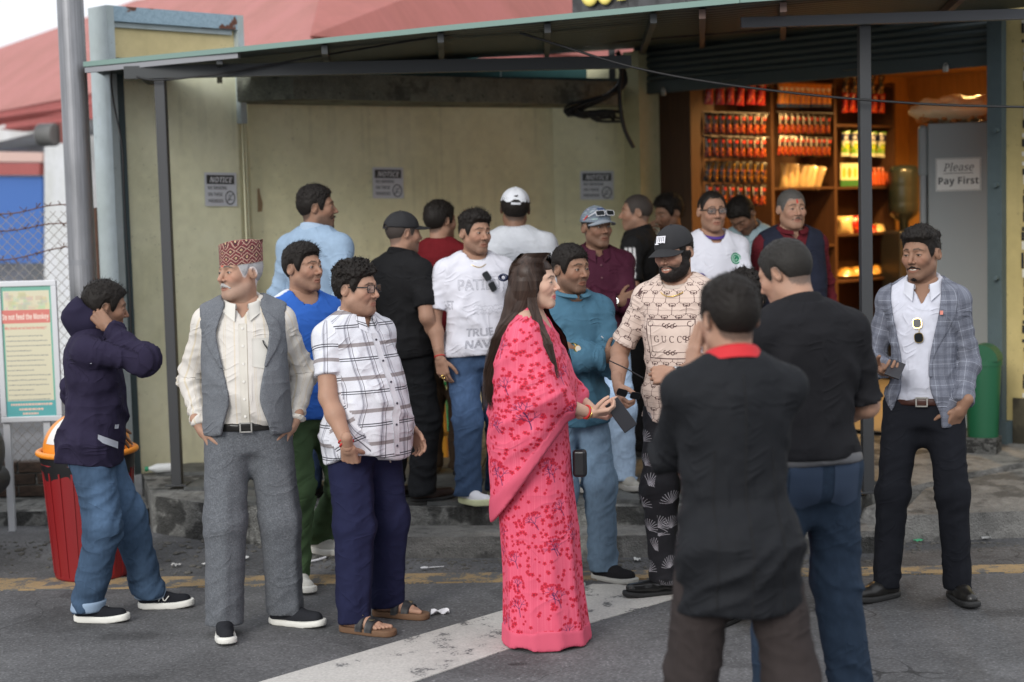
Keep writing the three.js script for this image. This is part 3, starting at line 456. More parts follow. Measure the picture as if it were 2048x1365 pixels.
    if (g.pocket) put('chest_pocket', sheet(8, 8, (u, v) => { const a = g.pocket.x + (u - .5) * .105, b = g.pocket.y + (v - .5) * .12 - (v < .2 ? .012 * (1 - Math.abs(u - .5) * 2) * (1 - v / .2) : 0); return V3(...T(a, b, hit(a, b, 1) + .003)); }, .003), g.pocket.mat, part);
    if (g.backSeam) { const pts = []; for (let i = 0; i <= 24; i++) { const b = lerp(hem + .004, 1.42, i / 24); pts.push(V3(...T(0, b, hit(0, b, -1) - .0003))); } put('back_seam', tube(pts, .0022, 48, 5), g.backSeam, part); const sp = []; for (const s of [-1, 1]) { const q2 = []; for (let i = 0; i <= 14; i++) { const b = lerp(hem + .004, 1.20, i / 14), a = s * lerp(.105, .09, i / 14); q2.push(V3(...T(a, b, hit(a, b, -1) - .0002))); } put('back_seam', tube(q2, .0018, 30, 5), g.backSeam, part); } }
    if (g.collar) collar(g.collar, part, e, pf);
    if (g.band) { const [b0, b1] = g.band; const bf = (x, y, z) => { const [a, b, c] = TI(x, y, z); return smax(torsoD(a, b, c, pf, e + .004, .6, 1.47) - foldTorso(a, b, c, amp), Math.max(b0 - b, b - b1), .004); }; const [l2, h2] = bounds([T(-.25, b0, -.2), T(.25, b1, .25)], .03); put('hem_band', polygonise(bf, l2, h2, .012), g.bandMat ?? g.mat, part); }
    if (g.rib) { const r = g.neck ?? .062, A = neckA, n = vnorm(vsub(neckB, neckA)); const rg = sheet(40, 3, (u, v) => { const t = u * Math.PI * 2, rr = r + .008 - v * .004, h = 1.446 - (g.scoop ?? 0) - .030 * Math.max(0, Math.cos(t)) + v * .016; const p = T(Math.sin(t) * rr * 1.04, h, .004 + Math.cos(t) * (rr + .004)); return V3(...p); }, .005, true); put('neck_rib', rg, g.rib, part); }
    return part;
  }
  function collar(c, parent, e, pf) { // turned-down collar: rises from the neckline, folds over, two points in front
    const h = c.h ?? .040, op = c.open ?? .5, N = 44, r = c.r ?? .064;
    const g = sheet(N, 9, (u, v) => {
      const a = (u - .5) * 2, t = a * (Math.PI - op * .45), back = Math.cos(t) * .5 + .5, front = 1 - back, sx = -Math.sin(t), cz = -Math.cos(t);
      const y0 = 1.500 - front * (.046 + op * .018), rr = r + .004 + front * .006; let q0;
      if (v < .3) { const s = v / .3; q0 = [sx * rr, y0 - .02 + s * .022, cz * (rr + .004) + .006 - .0]; }
      else { const s = (v - .3) / .7, pt = Math.pow(Math.abs(a), 6) * (c.point ?? .030); q0 = [sx * (rr + .006 + s * .020 * (1 - front * .2)), y0 + .004 * (1 - s) - s * (h + pt * 0) - pt * s, cz * (rr + .010 + s * (.018 + front * .004)) + .006]; q0[0] += -Math.sign(a) * 0; }
      return V3(...T(q0[0] + (c.dx ?? 0), q0[1] + (c.dy ?? 0), q0[2] + front * .006));
    }, .003);
    put('collar', g, c.mat, parent);
  }
  function lower(g) { // trousers
    const r = g.r ?? [.092, .072, .064], e = g.ease ?? .008, amp = (g.fold ?? .012) * .68, waist = g.waist ?? (g.belt ? .93 : Math.max(.87, Math.min(.96, Math.min(...(o.wear ?? []).map(w => w.hem ?? .86), 1) + .06))), hemY = g.hem ?? .045, pf = prof;
    const f = (x, y, z) => {
      let d = 1e9; const qx = x - hip[0], qy = y - hip[1] + .95, qz = z - hip[2];
      for (const l of [leg.L, leg.R]) { const end = vadd(l.A, [0, -.03, -.012]); let [v] = limbD(x, y, z, l.H, l.K, end, r.map(k2 => k2 * (fatb * .35 + .65)), amp, g.bunch ?? .3, .6, 1.5); v = smax(v, l.A[1] - .085 + hemY - y + (z - l.A[2]) * .12, .008); if (g.crease) { const t = segT(x, y, z, l.H, end), c = vmix(l.H, end, t), an = Math.abs(((Math.atan2(x - c[0], z - c[2]) - l.yaw * .6 + Math.PI * 3) % (Math.PI * 2)) - Math.PI); v -= .010 * Math.exp(-((an / .22) ** 2)) * sst(.15, .35, t); } d = smin(d, v, .02); }
      d = smin(d, cone(x, y, z, [hip[0], hip[1] - .13, hip[2] - .005], [hip[0], hip[1] - .205, hip[2] - .008], .085 * fatb, .05), .05);
      const [ta, tb, tc] = TI(x, y, z), mixT = sst(.9, 1.0, qy); let t = lerp(torsoD(qx, qy, qz, pf, e, .8, 1.3), torsoD(ta, tb, tc, pf, e, .8, 1.3), mixT) - (ridge(qx * 9 + sd, qy * 9 + Math.abs(qx) * 12, qz * 6) - .4) * amp * .7;
      t = smax(t, lerp(qy, tb, mixT) - waist, .006); d = smin(d, t, .045); return smax(d, lerp(qy, tb, mixT) - waist, .006);
    };
    const [lo, hi] = bounds([leg.L.A, leg.R.A, leg.L.K, leg.R.K, leg.L.H, leg.R.H, T(0, waist, .1), T(0, waist, -.1), T(.12, waist, 0), T(-.12, waist, 0), T(0, 1, .12 + belly * .9)], .13); lo[1] = -.01; let m = polygonise(f, lo, hi, (g.cell ?? .0105) * q);
    if (!g.mat.bumpMap) { g.mat.bumpMap = crumpleLeg; g.mat.bumpScale = g.bump ?? .008; } m = mapUV(m, [legChart(leg.L, 0), legChart(leg.R, .3)]);
    if (g.mat.vertexColors) paint(m, (x, y, z) => { let n = 1 + (fbm(x * 24 + sd, y * 24, z * 24) - .5) * .2 + (noise(x * 150, y * 60, z * 150) - .5) * (g.denim ? .3 : .1); if (g.denim) { let w = 0; for (const l of [leg.L, leg.R]) { const tk = segT(x, y, z, l.H, l.A); w = Math.max(w, Math.exp(-(((tk - .32) / .22) ** 2)) * sst(.0, .07, z - lerp(l.H[2], l.A[2], tk) + .01)); } n *= 1 + w * .75 * (.5 + fbm(x * 18, y * 9, z * 18)); } return [n, n, n]; });
    const part = put(g.name ?? 'trousers', m, g.mat, G);
    if (g.pockets) for (const s of [-1, 1]) put('back_pocket', sheet(7, 7, (u, v) => { const a = s * .078 + (u - .5) * .11, yy = hip[1] - .08 + (v - .5) * .15 - (v < .25 ? .022 * (1 - Math.abs(u - .5) * 2) * (1 - v / .25) : 0); let z = hip[2] - .4; for (let i = 0; i < 50; i++) { const d = f(hip[0] + a, yy, z); if (d < .0008) break; z += d * .8; } return V3(hip[0] + a, yy, Math.min(z, hip[2] - .06) - .003); }, -.003), g.pockets, part);
    if (g.cuff) for (const l of [leg.L, leg.R]) { const cf = (x, y, z) => smax(cone(x, y, z, vmix(l.K, l.A, .7), vadd(l.A, [0, -.03, -.012]), r[1], r[2] + .007) , Math.max(l.A[1] - .085 + hemY - .004 - y, y - (l.A[1] - .085 + hemY + .05)), .005); const [l2, h2] = bounds([l.A], .12); put('cuff', polygonise(cf, l2, h2, .009), g.cuff, part); }
    if (g.belt) { const by = g.beltY ?? waist - .012, bf = (x, y, z) => { const [a, b, c] = TI(x, y, z); return smax(torsoD(a, b, c, pf, e + .014, .6, 1.4), Math.abs(b - by) - .018, .004); }; const [l2, h2] = bounds([T(-.2, by, -.15), T(.2, by, .15 + belly)], .04); put('belt', polygonise(bf, l2, h2, .0085), g.belt, part);
      const rr = torsoAt(by, pf), bp = T(0, by, rr[3] + rr[2] + e + .016); const fr = merge([box(.05, .006, .006, 0, .019, 0), box(.05, .006, .006, 0, -.019, 0), box(.006, .044, .006, .024, 0, 0), box(.006, .044, .006, -.024, 0, 0)]); const bm = put('buckle', fr, mat(lin(.5, .48, .44), .3, { metalness: 1 }), part); bm.position.set(...bp); bm.quaternion.setFromRotationMatrix(new THREE.Matrix4().fromArray(M)); }
    return part;
  }
  function shoes(g) {
    for (const l of [leg.L, leg.R]) {
      const sg = new THREE.Group(); sg.name = 'shoe'; sg.position.set(l.A[0], l.A[1] - .085, l.A[2]); sg.rotation.y = l.yaw; if (l.lift) { sg.rotation.order = 'YXZ'; sg.rotation.x = l.lift * D2R; } G.add(sg);
      const S = (g.size ?? 1) * (fem ? .9 : 1), toe = g.toe ?? .040, th = g.sole ?? .026, sp = g.spring ?? .012;
      const out = (x, z) => Math.min(cone(x, 0, z, [0, 0, -.045], [-.004 * l.sg, 0, .10], .033, .043), cone(x, 0, z, [-.004 * l.sg, 0, .10], [-.010 * l.sg, 0, .165], .043, toe));
      const lift = z => sp * sst(.1, .21, z) + .004 * sst(-.04, -.08, z);
      const sole = (x, y, z) => smax(out(x, z) - .0035, Math.max(-(y - lift(z)), y - lift(z) - th - (g.heel ?? 0) * 0), .007);
      const up = (x, y, z) => { let d = smin(cone(x, y, z, [0, .045, -.042], [0, .045, .06], .032, .036), cone(x, y, z, [0, .040, .06], [-.009 * l.sg, .034 + sp * .6, .162], .036, toe * .74), .03); d = smin(d, cone(x, y, z, [0, .05, -.030], [0, (g.high ?? .085), -.022], .036, .036), .03); d = smax(d, out(x, z) + .001, .008); d = smax(d, th * .6 + lift(z) - y, .004); return smax(d, y - (g.high ?? .085) + .2 * Math.max(0, z + .02) * 0, .006); };
      const B = [[-.06, -.005, -.09], [.06, .15, .22]]; const um = polygonise(up, B[0], B[1], .0062 * q), sm = polygonise(sole, B[0], B[1], .0062 * q);
      if (!g.sandal) { put('upper', um.scale(S, S, S), g.mat, sg); put('sole', sm.scale(S, S, S), g.soleMat, sg);
        if (g.laces) for (let i = 0; i < 5; i++) { const z = .035 + i * .018, y = .088 - i * .0068 + (g.laceUp ?? 0); put('lace', tube([V3(-.024, y - .008, z), V3(-.01, y + .001, z + .002), V3(.01, y + .001, z - .002), V3(.024, y - .008, z)].map(v => v.multiplyScalar(S)), .0028, 8, 5), g.laces, sg); }
        if (g.mark) g.mark(sg, l.sg); }
      else { // bare foot in a two-strap sandal
        const ft = (x, y, z) => { let d = smin(cone(x, y, z, [0, .052, -.038], [0, .05, .05], .029, .031), cone(x, y, z, [0, .05, .05], [-.004 * l.sg, .04, .118], .031, .024), .03); d = smin(d, cone(x, y, z, [0, .055, -.028], [0, .13, -.02], .03, .034), .03); d = smin(d, cone(x, y, z, [-.02 * l.sg, .04, .1], [.022 * l.sg, .036, .1], .02, .016), .02); let t = 1e9; for (let i = 0; i < 5; i++) { const fx = (-.030 + i * .0145) * l.sg, fz = .175 - i * .007 - (i ? .0 : .0) - Math.max(0, i - 1) * .004; t = Math.min(t, cone(x, y, z, [fx * .85, .040, .118], [fx, .037, fz], .0115, i ? .0075 : .0105)); } d = smin(d, t, .006); return smax(d, .024 - y, .004); };
        put('foot', paint(polygonise(ft, [-.07, 0, -.09], [.07, .15, .22], .0042), rgbv), skinMat(), sg); const s2 = polygonise((x, y, z) => smax(out(x, z) - .008, Math.max(-y, y - .030), .006), [-.07, -.01, -.1], [.07, .06, .23], .006); put('sole', s2, g.soleMat, sg);
        for (const [z0, h] of [[.052, .086], [.105, .068]]) { put('strap', sheet(18, 4, (u, v) => { const a = (u - .5) * Math.PI * 1.0, z = z0 + (v - .5) * .038; return V3(Math.sin(a) * .047, .018 + Math.cos(a) * (h - .016 - (v - .5) * .016), z + .004 * Math.sin(a)); }, .004), g.mat, sg); put('buckle', box(.018, .004, .022, -l.sg * -.018, h + .0045, z0).translate(0, 0, 0), mat(lin(.5, .42, .28), .35, { metalness: 1 }), sg); } }
    }
  }
  for (const g of o.wear ?? []) upper(g);
  if (o.pants) lower(o.pants);
  if (o.shoes) shoes(o.shoes);
  if (o.watch) { const a = arm[o.watch.side], n = vnorm(vsub(a.W, a.E)), c = vadd(a.W, n, -.018); const up2 = vnorm(o.watch.face ?? [0, 0, 1]), zz = vnorm(vsub(up2, n.map(v => v * vdot(up2, n)))), xx = vcross(n, zz), W2 = new THREE.Group(); W2.name = 'watch'; W2.matrixAutoUpdate = true; W2.position.set(...c); W2.quaternion.setFromRotationMatrix(new THREE.Matrix4().makeBasis(V3(...xx), V3(...n), V3(...zz))); G.add(W2);
    const off = o.watch.r ?? .031; put('strap', new THREE.TorusGeometry(off, .0035, 8, 32).scale(1, 1, 3.2).rotateX(Math.PI / 2), o.watch.strap, W2); put('case', new THREE.CylinderGeometry(.019, .020, .009, 28).rotateX(Math.PI / 2).translate(0, 0, off + .004), o.watch.case, W2); put('dial', new THREE.CylinderGeometry(.0155, .0155, .002, 24).rotateX(Math.PI / 2).translate(0, 0, off + .009), o.watch.dial, W2); }
  for (const b of o.bracelets ?? []) { const a = arm[b.side], n = vnorm(vsub(a.W, a.E)), c = vadd(a.W, n, -(b.up ?? .01)), m = put('bracelet', new THREE.TorusGeometry(b.r ?? .029, b.t ?? .004, 8, 30), b.mat, G); m.position.set(...c); m.quaternion.setFromUnitVectors(V3(0, 0, 1), V3(...n)); }
  const api = { G, T, TI, arm, leg, hc, HM, placeHead, upper, lower, prof, torsoAt, torsoD, hip, k, rnd, sd, q,
    surface: (b, x, e = .02) => { const r = torsoAt(b, prof), w = r[1] + e, d = r[2] + e, z = r[3] + d * Math.sqrt(Math.max(0, 1 - (x / w) ** 2)); return T(x, b, z); },
    local: m => { m.quaternion.setFromRotationMatrix(new THREE.Matrix4().fromArray(M)); return m; } };
  o.extra?.(api);
  return api;
}
function eyewear(cg, gl) {
  const fr = gl.mat, w = gl.w ?? .025, h = gl.h ?? .018, y = .006, z = .097;
  for (const s of [1, -1]) {
    const sh = new THREE.Shape(), r = Math.min(w, h) * (gl.round ?? .6); const rr = (t, ww, hh, r2) => { t.moveTo(-ww + r2, -hh); t.lineTo(ww - r2, -hh); t.quadraticCurveTo(ww, -hh, ww, -hh + r2); t.lineTo(ww, hh - r2); t.quadraticCurveTo(ww, hh, ww - r2, hh); t.lineTo(-ww + r2, hh); t.quadraticCurveTo(-ww, hh, -ww, hh - r2); t.lineTo(-ww, -hh + r2); t.quadraticCurveTo(-ww, -hh, -ww + r2, -hh); };
    rr(sh, w, h, r); const ho = new THREE.Path(), b = gl.rim ?? .0028; rr(ho, w - b, h - b, r * .85); sh.holes.push(ho);
    const rim = put('rim', new THREE.ExtrudeGeometry(sh, { depth: .003, bevelEnabled: false, curveSegments: 8 }), fr, cg); rim.position.set(s * .033, y, z - .004); rim.rotation.y = s * .12;
    const ls = new THREE.Shape(); rr(ls, w - b, h - b, r * .85); const lens = put('lens', new THREE.ExtrudeGeometry(ls, { depth: .0012, bevelEnabled: false, curveSegments: 8 }), gl.lens, cg); lens.position.set(s * .033, y, z - .003); lens.rotation.y = s * .12;
    if (!gl.noTemple) put('temple', bar(V3(s * (.033 + w), y + h * .45, z - .006), V3(s * .0815, y + .006, -.012), .0028, .005), fr, cg);
  }
  put('bridge', tube([V3(-.0095, y + .003, z), V3(0, y + .006, z + .001), V3(.0095, y + .003, z)], .0018, 8, 5), fr, cg);
}
// ================================================================ THE PLACE
const FL = .245, STEP = .12;                                     // height of the paved platform and of its lower step
const xz = v => [v.x, v.z], PF = (px, py, h = FL) => xz(onFloor(px, py, h)), plan = (px, z) => xz(atDepth(px, 500, z));
// --- procedural surfaces
const asphaltMap = dataTex(1024, (u, v) => { const g = tn(u, v, 512, 1), p = tfbm(u, v, 6, 3), q = tfbm(u, v, 24, 8), cr = Math.abs(tfbm(u, v, 4, 5) - .5) < .0016 && tn(u, v, 8, 2) > .62 ? .6 : 1, st = sst(.62, .74, tfbm(u, v, 9, 14)); let c = (.335 + (p - .5) * .13 + (q - .5) * .08 + (g - .5) * .12 - st * .05) * cr; if (g > .95) c += .10; return [c * 1.0, c * 1.0, c * 1.015]; }, true, [.25, .25]);
const asphaltBump = dataTex(512, (u, v) => tn(u, v, 256, 1) * .6 + tn(u, v, 128, 4) * .4, false, [.8, .8]);
const mAsphalt = mat(lin(1, 1, 1), .88, { map: asphaltMap, bumpMap: asphaltBump, bumpScale: .0018 });
const concMap = dataTex(1024, (u, v) => { const p = tfbm(u, v, 5, 21), q = tfbm(u, v, 30, 25), g = tn(u, v, 300, 2), st = sst(.55, .72, tfbm(u, v, 10, 33)), hole = tn(u, v, 120, 7) > .93 ? .7 : 1; let c = (.47 + (p - .5) * .22 + (q - .5) * .14 + (g - .5) * .08) * hole; c *= 1 - st * .28; return [c * 1.01, c, c * .97]; }, true, [.7, .7]);

const concBump = dataTex(512, (u, v) => tfbm(u, v, 16, 5) * .7 + tn(u, v, 128, 3) * .3, false, [1.5, 1.5]);
const mConc = mat(lin(.95, .95, .95), .92, { map: concMap, bumpMap: concBump, bumpScale: .012 });
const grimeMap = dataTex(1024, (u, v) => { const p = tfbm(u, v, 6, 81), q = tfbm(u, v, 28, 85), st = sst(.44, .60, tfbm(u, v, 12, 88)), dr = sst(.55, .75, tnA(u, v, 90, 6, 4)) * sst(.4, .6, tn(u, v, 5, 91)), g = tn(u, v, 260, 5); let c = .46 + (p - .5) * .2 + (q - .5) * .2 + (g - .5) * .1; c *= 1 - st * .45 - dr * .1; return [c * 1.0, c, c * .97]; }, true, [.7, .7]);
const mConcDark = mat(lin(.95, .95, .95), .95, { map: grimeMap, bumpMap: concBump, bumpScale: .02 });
const mPave = mat(lin(.4, .43, .45), .75, { map: concMap, bumpMap: concBump, bumpScale: .003 });
const wallMap = dataTex(1024, (u, v) => { const p = tfbm(u, v, 4, 41), q = tfbm(u, v, 40, 45), sp = tfbm(u, v, 128, 47) > .77 && tfbm(u, v, 7, 49) > .55 ? .84 : 1, sc = tn(u * .5, v, 128, 8) > .985 ? .8 : 1; const dr = sst(.58, .8, tnA(u, v, 70, 4, 6)) * sst(.45, .7, tn(u, v, 4, 52)) * .035; let c = (.97 + (p - .5) * .16 + (q - .5) * .08 - dr) * sp * sc; return [c, c, c * (.98 + (p - .5) * .06)]; }, true, [.5, .5]);
const mWall = mat(lin(.70, .70, .52), .85, { map: wallMap }), mWallIn = mat(lin(.72, .70, .49), .85, { map: wallMap });
const rustMap = dataTex(512, (u, v) => { const r = tfbm(u, v, 12, 61), m = sst(.62, .68, r); const n = (tn(u, v, 128, 3) - .5) * .08; return [lerp(.50, .34, m) + n, lerp(.585, .20, m) + n, lerp(.635, .14, m) + n]; }, true, [.8, .8]);
const mSteelBlue = mat(lin(.40, .46, .49), .6, { map: wallMap }), mRusty = mat(lin(1.2, 1.2, 1.2), .6, { map: rustMap }), mTeal = mat(lin(.045, .075, .085), .55), mPost = mat(lin(.035, .037, .04), .5), mDarkSteel = mat(lin(.03, .034, .036), .5), mGalv = mat(lin(.22, .225, .24), .45, { metalness: .4 });
const mGreenSheet = mat(lin(.035, .05, .048), .5), mGreenEdge = mat(lin(.16, .25, .22), .6), mWire = mat(lin(.015, .015, .016), .5), mWhitePaint = mat(lin(.62, .63, .66), .7, { map: wallMap });
const quadWall = (a, b, y0, y1, t, m, name, parent) => { // upright slab from plan point a to b, t thick towards the back
  const d = vnorm([b[0] - a[0], 0, b[1] - a[1]]), n = [d[2], -d[0]]; return slab([a, b, [b[0] + n[0] * t, b[1] + n[1] * t], [a[0] + n[0] * t, a[1] + n[1] * t]], y0, y1); };

// --- ground
{ const g = new THREE.PlaneGeometry(160, 160).rotateX(-Math.PI / 2).translate(0, 0, -40); const p = g.attributes.position, uv = g.attributes.uv; for (let i = 0; i < p.count; i++) uv.setXY(i, p.getX(i), p.getZ(i)); struct('ground', g, mAsphalt); }
const paintMap = (r, g, b, wear) => dataTex(512, (u, v) => { const n = tfbm(u, v, 20, 71), f = tn(u, v, 256, 9), w = sst(wear, wear + .12, n * .75 + f * .25), k = 1 + (f - .5) * .14 + (tfbm(u, v, 5, 74) - .5) * .16; return [lerp(r * k, .36, w), lerp(g * k, .36, w), lerp(b * k, .36, w)]; }, true, [.6, .6]);
{ const gp = (x, y) => xz(onFloor(x, y));
  const st = slab([gp(-40, 1530), gp(523, 1365), gp(1019, 1219), gp(1186, 1170), gp(1440, 1172), gp(1352, 1198), gp(1191, 1245), gp(1031, 1295), gp(828, 1365), gp(420, 1510)], -.01, .004); struct('road_marking', st, mat(lin(1, 1, 1), .8, { map: paintMap(.70, .69, .67, .62) }));
  const ym = mat(lin(1, 1, 1), .85, { map: paintMap(.60, .51, .37, .47) }), up = [[-300, 1166], [0, 1160], [400, 1156], [800, 1151], [1300, 1144], [1700, 1138], [2048, 1132], [2400, 1127]], dn = [[2400, 1142], [2048, 1147], [1700, 1153], [1300, 1160], [800, 1169], [400, 1176], [0, 1183], [-300, 1190]];
  struct('road_marking', slab(up.concat(dn).map(p => gp(...p)), -.01, .008), ym);
  // gutter: dirt, grit and crumbled mortar along the foot of the step
  const r = rng(5), gs = []; for (let i = 0; i < 1500; i++) { const px = r() * 2048, left = px < 620, py = (left ? 1085 : 1122) + Math.pow(r(), 2) * (left ? 65 : 20) + (px > 1780 ? -35 : 0), p = onFloor(px, py), s = .003 + Math.pow(r(), 4) * (left ? .014 : .010); gs.push(new THREE.IcosahedronGeometry(s, 0).scale(1 + r(), .5 + r() * .4, 1 + r() * .6).rotateY(r() * 6).translate(p.x, s * .25, p.z)); }
  const m = struct('gutter_grit', merge(gs), mat(lin(.10, .095, .085), .95)); m.userData.kind = 'stuff';
}
// --- platform, steps and ramp
const pa = PF(301, 985), pb = PF(406, 1000), pc = PF(617, 1012), pd = PF(789, 1008), pe = PF(1328, 1006), pf_ = PF(1752, 992);
const rough = (a, b, n, amp, seed) => { const r = rng(seed), o = []; for (let i = 0; i < n; i++) { const t = i / n; o.push([lerp(a[0], b[0], t) + (r() - .5) * amp, lerp(a[1], b[1], t) + (r() - .5) * amp]); } return o; };
const mk = [PF(282, 938), ...rough(pa, pb, 4, .02, 1), ...rough(pb, pc, 7, .02, 2), ...rough(pc, pd, 4, .008, 3), ...rough(pd, pe, 14, .008, 4), ...rough(pe, pf_, 12, .01, 5), PF(1765, 960), plan(2015, 10.8), [7.5, -7.6], [7.5, -17], [-2.6, -17]];
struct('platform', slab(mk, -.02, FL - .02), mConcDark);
{ // paving slabs laid on the platform, each a piece of its own
  const pav = new THREE.Group(); pav.name = 'platform_paving'; pav.userData.kind = 'structure'; scene.add(pav);
  const ins = (x, z) => { let c = false; for (let i = 0, j = mk.length - 1; i < mk.length; j = i++) { const [xi, zi] = mk[i], [xj, zj] = mk[j]; if ((zi > z) !== (zj > z) && x < (xj - xi) * (z - zi) / (zj - zi) + xi) c = !c; } return c; };
  const tiles = [0, 1, 2].map(i => mat(lin(.40 + i * .06, .43 + i * .06, .45 + i * .06), .7, { map: concMap, bumpMap: concBump, bumpScale: .003 })), r = rng(9), tg = new THREE.BoxGeometry(.594, .02, .394); { const p = tg.attributes.position, uv = tg.attributes.uv; for (let i = 0; i < p.count; i++) uv.setXY(i, p.getX(i) + .3, p.getZ(i) + p.getY(i)); }
  const edgeZ = x => { const ps = [pa, pb, pc, pd, pe, pf_]; for (let i = 1; i < ps.length; i++) if (x <= ps[i][0]) return lerp(ps[i - 1][1], ps[i][1], (x - ps[i - 1][0]) / (ps[i][0] - ps[i - 1][0])); return pf_[1]; };
  for (let i = 0; i < 9; i++) for (let j = 0; j < 10; j++) { const x = -2.0 + i * .6 + (j % 2) * .3, z = edgeZ(x) - .26 - j * .4; if (!ins(x - .29, z) || !ins(x + .29, z) || x > 2.05 || z < -13.2) continue; const t = put('paving_slab', tg, tiles[Math.floor(r() * 3)], pav); t.position.set(x, FL - .0095 + r() * .0015, z); t.rotation.y = .10 * (x < -1 ? -1 : -.35) ; }
}
{ const q = (px, py) => PF(px, py, STEP), s0 = q(601, 1076), s1 = q(1330, 1071), s2 = q(1765, 1062); const st = [...rough(s0, s1, 16, .01, 6), ...rough(s1, s2, 10, .012, 7), s2, [s2[0], s2[1] - .5], [s0[0], s0[1] - .5]]; struct('step', slab(st, -.02, STEP), mConc);
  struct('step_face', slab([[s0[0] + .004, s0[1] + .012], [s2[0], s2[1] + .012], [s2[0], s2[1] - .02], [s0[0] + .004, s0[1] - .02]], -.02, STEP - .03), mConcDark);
  // ramp slabs on the right, cracked apart
  const k = (px, py, h) => PF(px, py, h), A = k(1800, 1032, .15), B = k(2120, 1020, .15), C = plan(2015, 10.9), D = plan(1800, 10.2), lift = (x, z) => lerp(.15, FL + .01, sst(A[1], D[1], z));
  struct('ramp_slab', slab([...rough(A, B, 6, .012, 8), B, [B[0] + .3, B[1] - .55], ...rough(k(2120, 945, .18), k(1815, 990, .17), 8, .03, 9)], -.02, lift), mConc);
  struct('ramp_slab', slab([...rough(k(1818, 984, .175), k(2125, 938, .185), 8, .03, 10), [C[0] + 1.2, C[1] + .2], C, D], -.02, (x, z) => lift(x, z) + .012), mConc);
  const r = rng(31), st2 = new THREE.IcosahedronGeometry(.16, 3); { const p = st2.attributes.position; for (let i = 0; i < p.count; i++) { const x = p.getX(i), y = p.getY(i), z = p.getZ(i), n = 1 + (fbm(x * 14, y * 14, z * 14) - .5) * .5; p.setXYZ(i, x * n * .75, y * n * .8, z * n); } st2.computeVertexNormals(); } const b = onFloor(1768, 1085); solo('broken_kerb_stone', st2.translate(b.x, .06, b.z - .1), mConc, 'rough broken concrete lump at the end of the step beside the ramp', 'stone');
}
// --- the pale green kiosk walls
const wA = plan(243, 10.57), wB = plan(484, 11.25), wB2 = plan(505, 11.4), wC = plan(1112, 13.0), wD = plan(1256, 13.0);
{ const T = thing('kiosk_building', 'pale olive plastered kiosk wall with recessed bay under the canopy', 'building');
  put('side_wall', quadWall(wA, wB, FL - .02, 2.86, .16), mWall, T);
  const up = quadWall(wA, wB, 2.864, 3.12, .16), ym = mat(lin(.62, .52, .29), .85, { map: wallMap }); put('upper_panel', up, ym, T);
  put('reveal', quadWall(wB, wB2, FL - .02, 2.62, .3), mWall, T);
  put('bay_wall', quadWall([wB2[0], wB2[1] - .012], wC, FL - .02, 2.84, .18), mWallIn, T);
  put('bay_wall', quadWall([wC[0] - .002, wC[1] + .004], wD, FL - .02, 2.96, .2), mWallIn, T);
  for (const [px, z] of [[500, 11.33], [494, 11.29]]) { const a = plan(px, z); put('conduit', new THREE.CylinderGeometry(.006, .006, 2.3, 8).translate(a[0], 1.42, a[1] + .012), mWall, T); }
  const pl = plan(1253, 12.82), pr = plan(1284, 12.72); put('pillar', quadWall(pl, pr, FL - .02, 3.05, .4), mat(lin(.47, .46, .29), .85, { map: wallMap }), T);
  // steel edge frame
  const d = vnorm([wB[0] - wA[0], 0, wB[1] - wA[1]]), nrm = [-d[2], d[0]], off = (p, s, o) => [p[0] + d[0] * s + nrm[0] * o, p[1] + d[2] * s + nrm[1] * o];
  put('edge_post', quadWall(off(wA, -.064, .05), off(wA, -.012, .05), FL - .2, 3.22, .215), mSteelBlue, T);
  put('post_shade_strip', quadWall(off(wA, -.0115, .012), off(wA, .062, .012), FL - .02, 2.9, .1), mTeal, T);  // dark teal strip: the shaded part of the post, put into the colour
  put('top_rail', quadWall(off(wA, -.0118, .045), off(wB, .012, .045), 3.124, 3.22, .1), mRusty, T);
  put('top_lip', quadWall(off(wA, -.0114, .02), off(wB, -.03, .02), 3.09, 3.122, .1), mSteelBlue, T);
  put('edge_post', quadWall(off(wB, -.0, .047), off(wB, .05, .047), 2.5, 3.222, .12), mSteelBlue, T);
  // concrete ledge above the bay
  const l0 = plan(486, 11.12), l1 = plan(598, 11.02), l2 = plan(1246, 12.62); const led = slab([l0, l1, l2, [l2[0] + .02, l2[1] - .5], [l1[0], l1[1] - .75], [l0[0], l0[1] - .35]], 2.64, 2.815); put('concrete_ledge', led, mat(lin(.85, .92, .80), .92, { map: concMap, bumpMap: concBump, bumpScale: .015 }), T);
  const t0 = plan(646, 11.55), t1 = plan(1010, 12.55), t2 = plan(1182, 13.0); const tm = phys(lin(.05, .13, .135), .28, { map: wallMap }); put('fascia_sheet', quadWall(t0, t1, 2.80, 3.00, .02), tm, T); put('fascia_sheet', quadWall([t1[0] + .01, t1[1]], t2, 2.80, 3.0, .02), tm, T);
  put('fascia_rail', bar(V3(t0[0], 2.81, t0[1] + .05), V3(wD[0], 2.83, wD[1] + .1), .04, .05), mTeal, T);
  put('fascia_post', box(.05, .3, .05, wD[0] - .1, 2.97, wD[1] + .08), mDarkSteel, T);
  const tape = plan(522, 11.47); solo('tape_strip', new THREE.ExtrudeGeometry(new THREE.Shape([[0, 0], [.034, .004], [.042, .06], [.024, .13], [.02, .165], [.004, .16]].map(p => new THREE.Vector2(...p))), { depth: .001, bevelEnabled: false }).rotateY(.62).translate(tape[0] - .01, 1.9, tape[1] + .03), mat(lin(.25, .17, .09), .6), 'torn strip of brown parcel tape stuck to the green wall', 'tape');
}
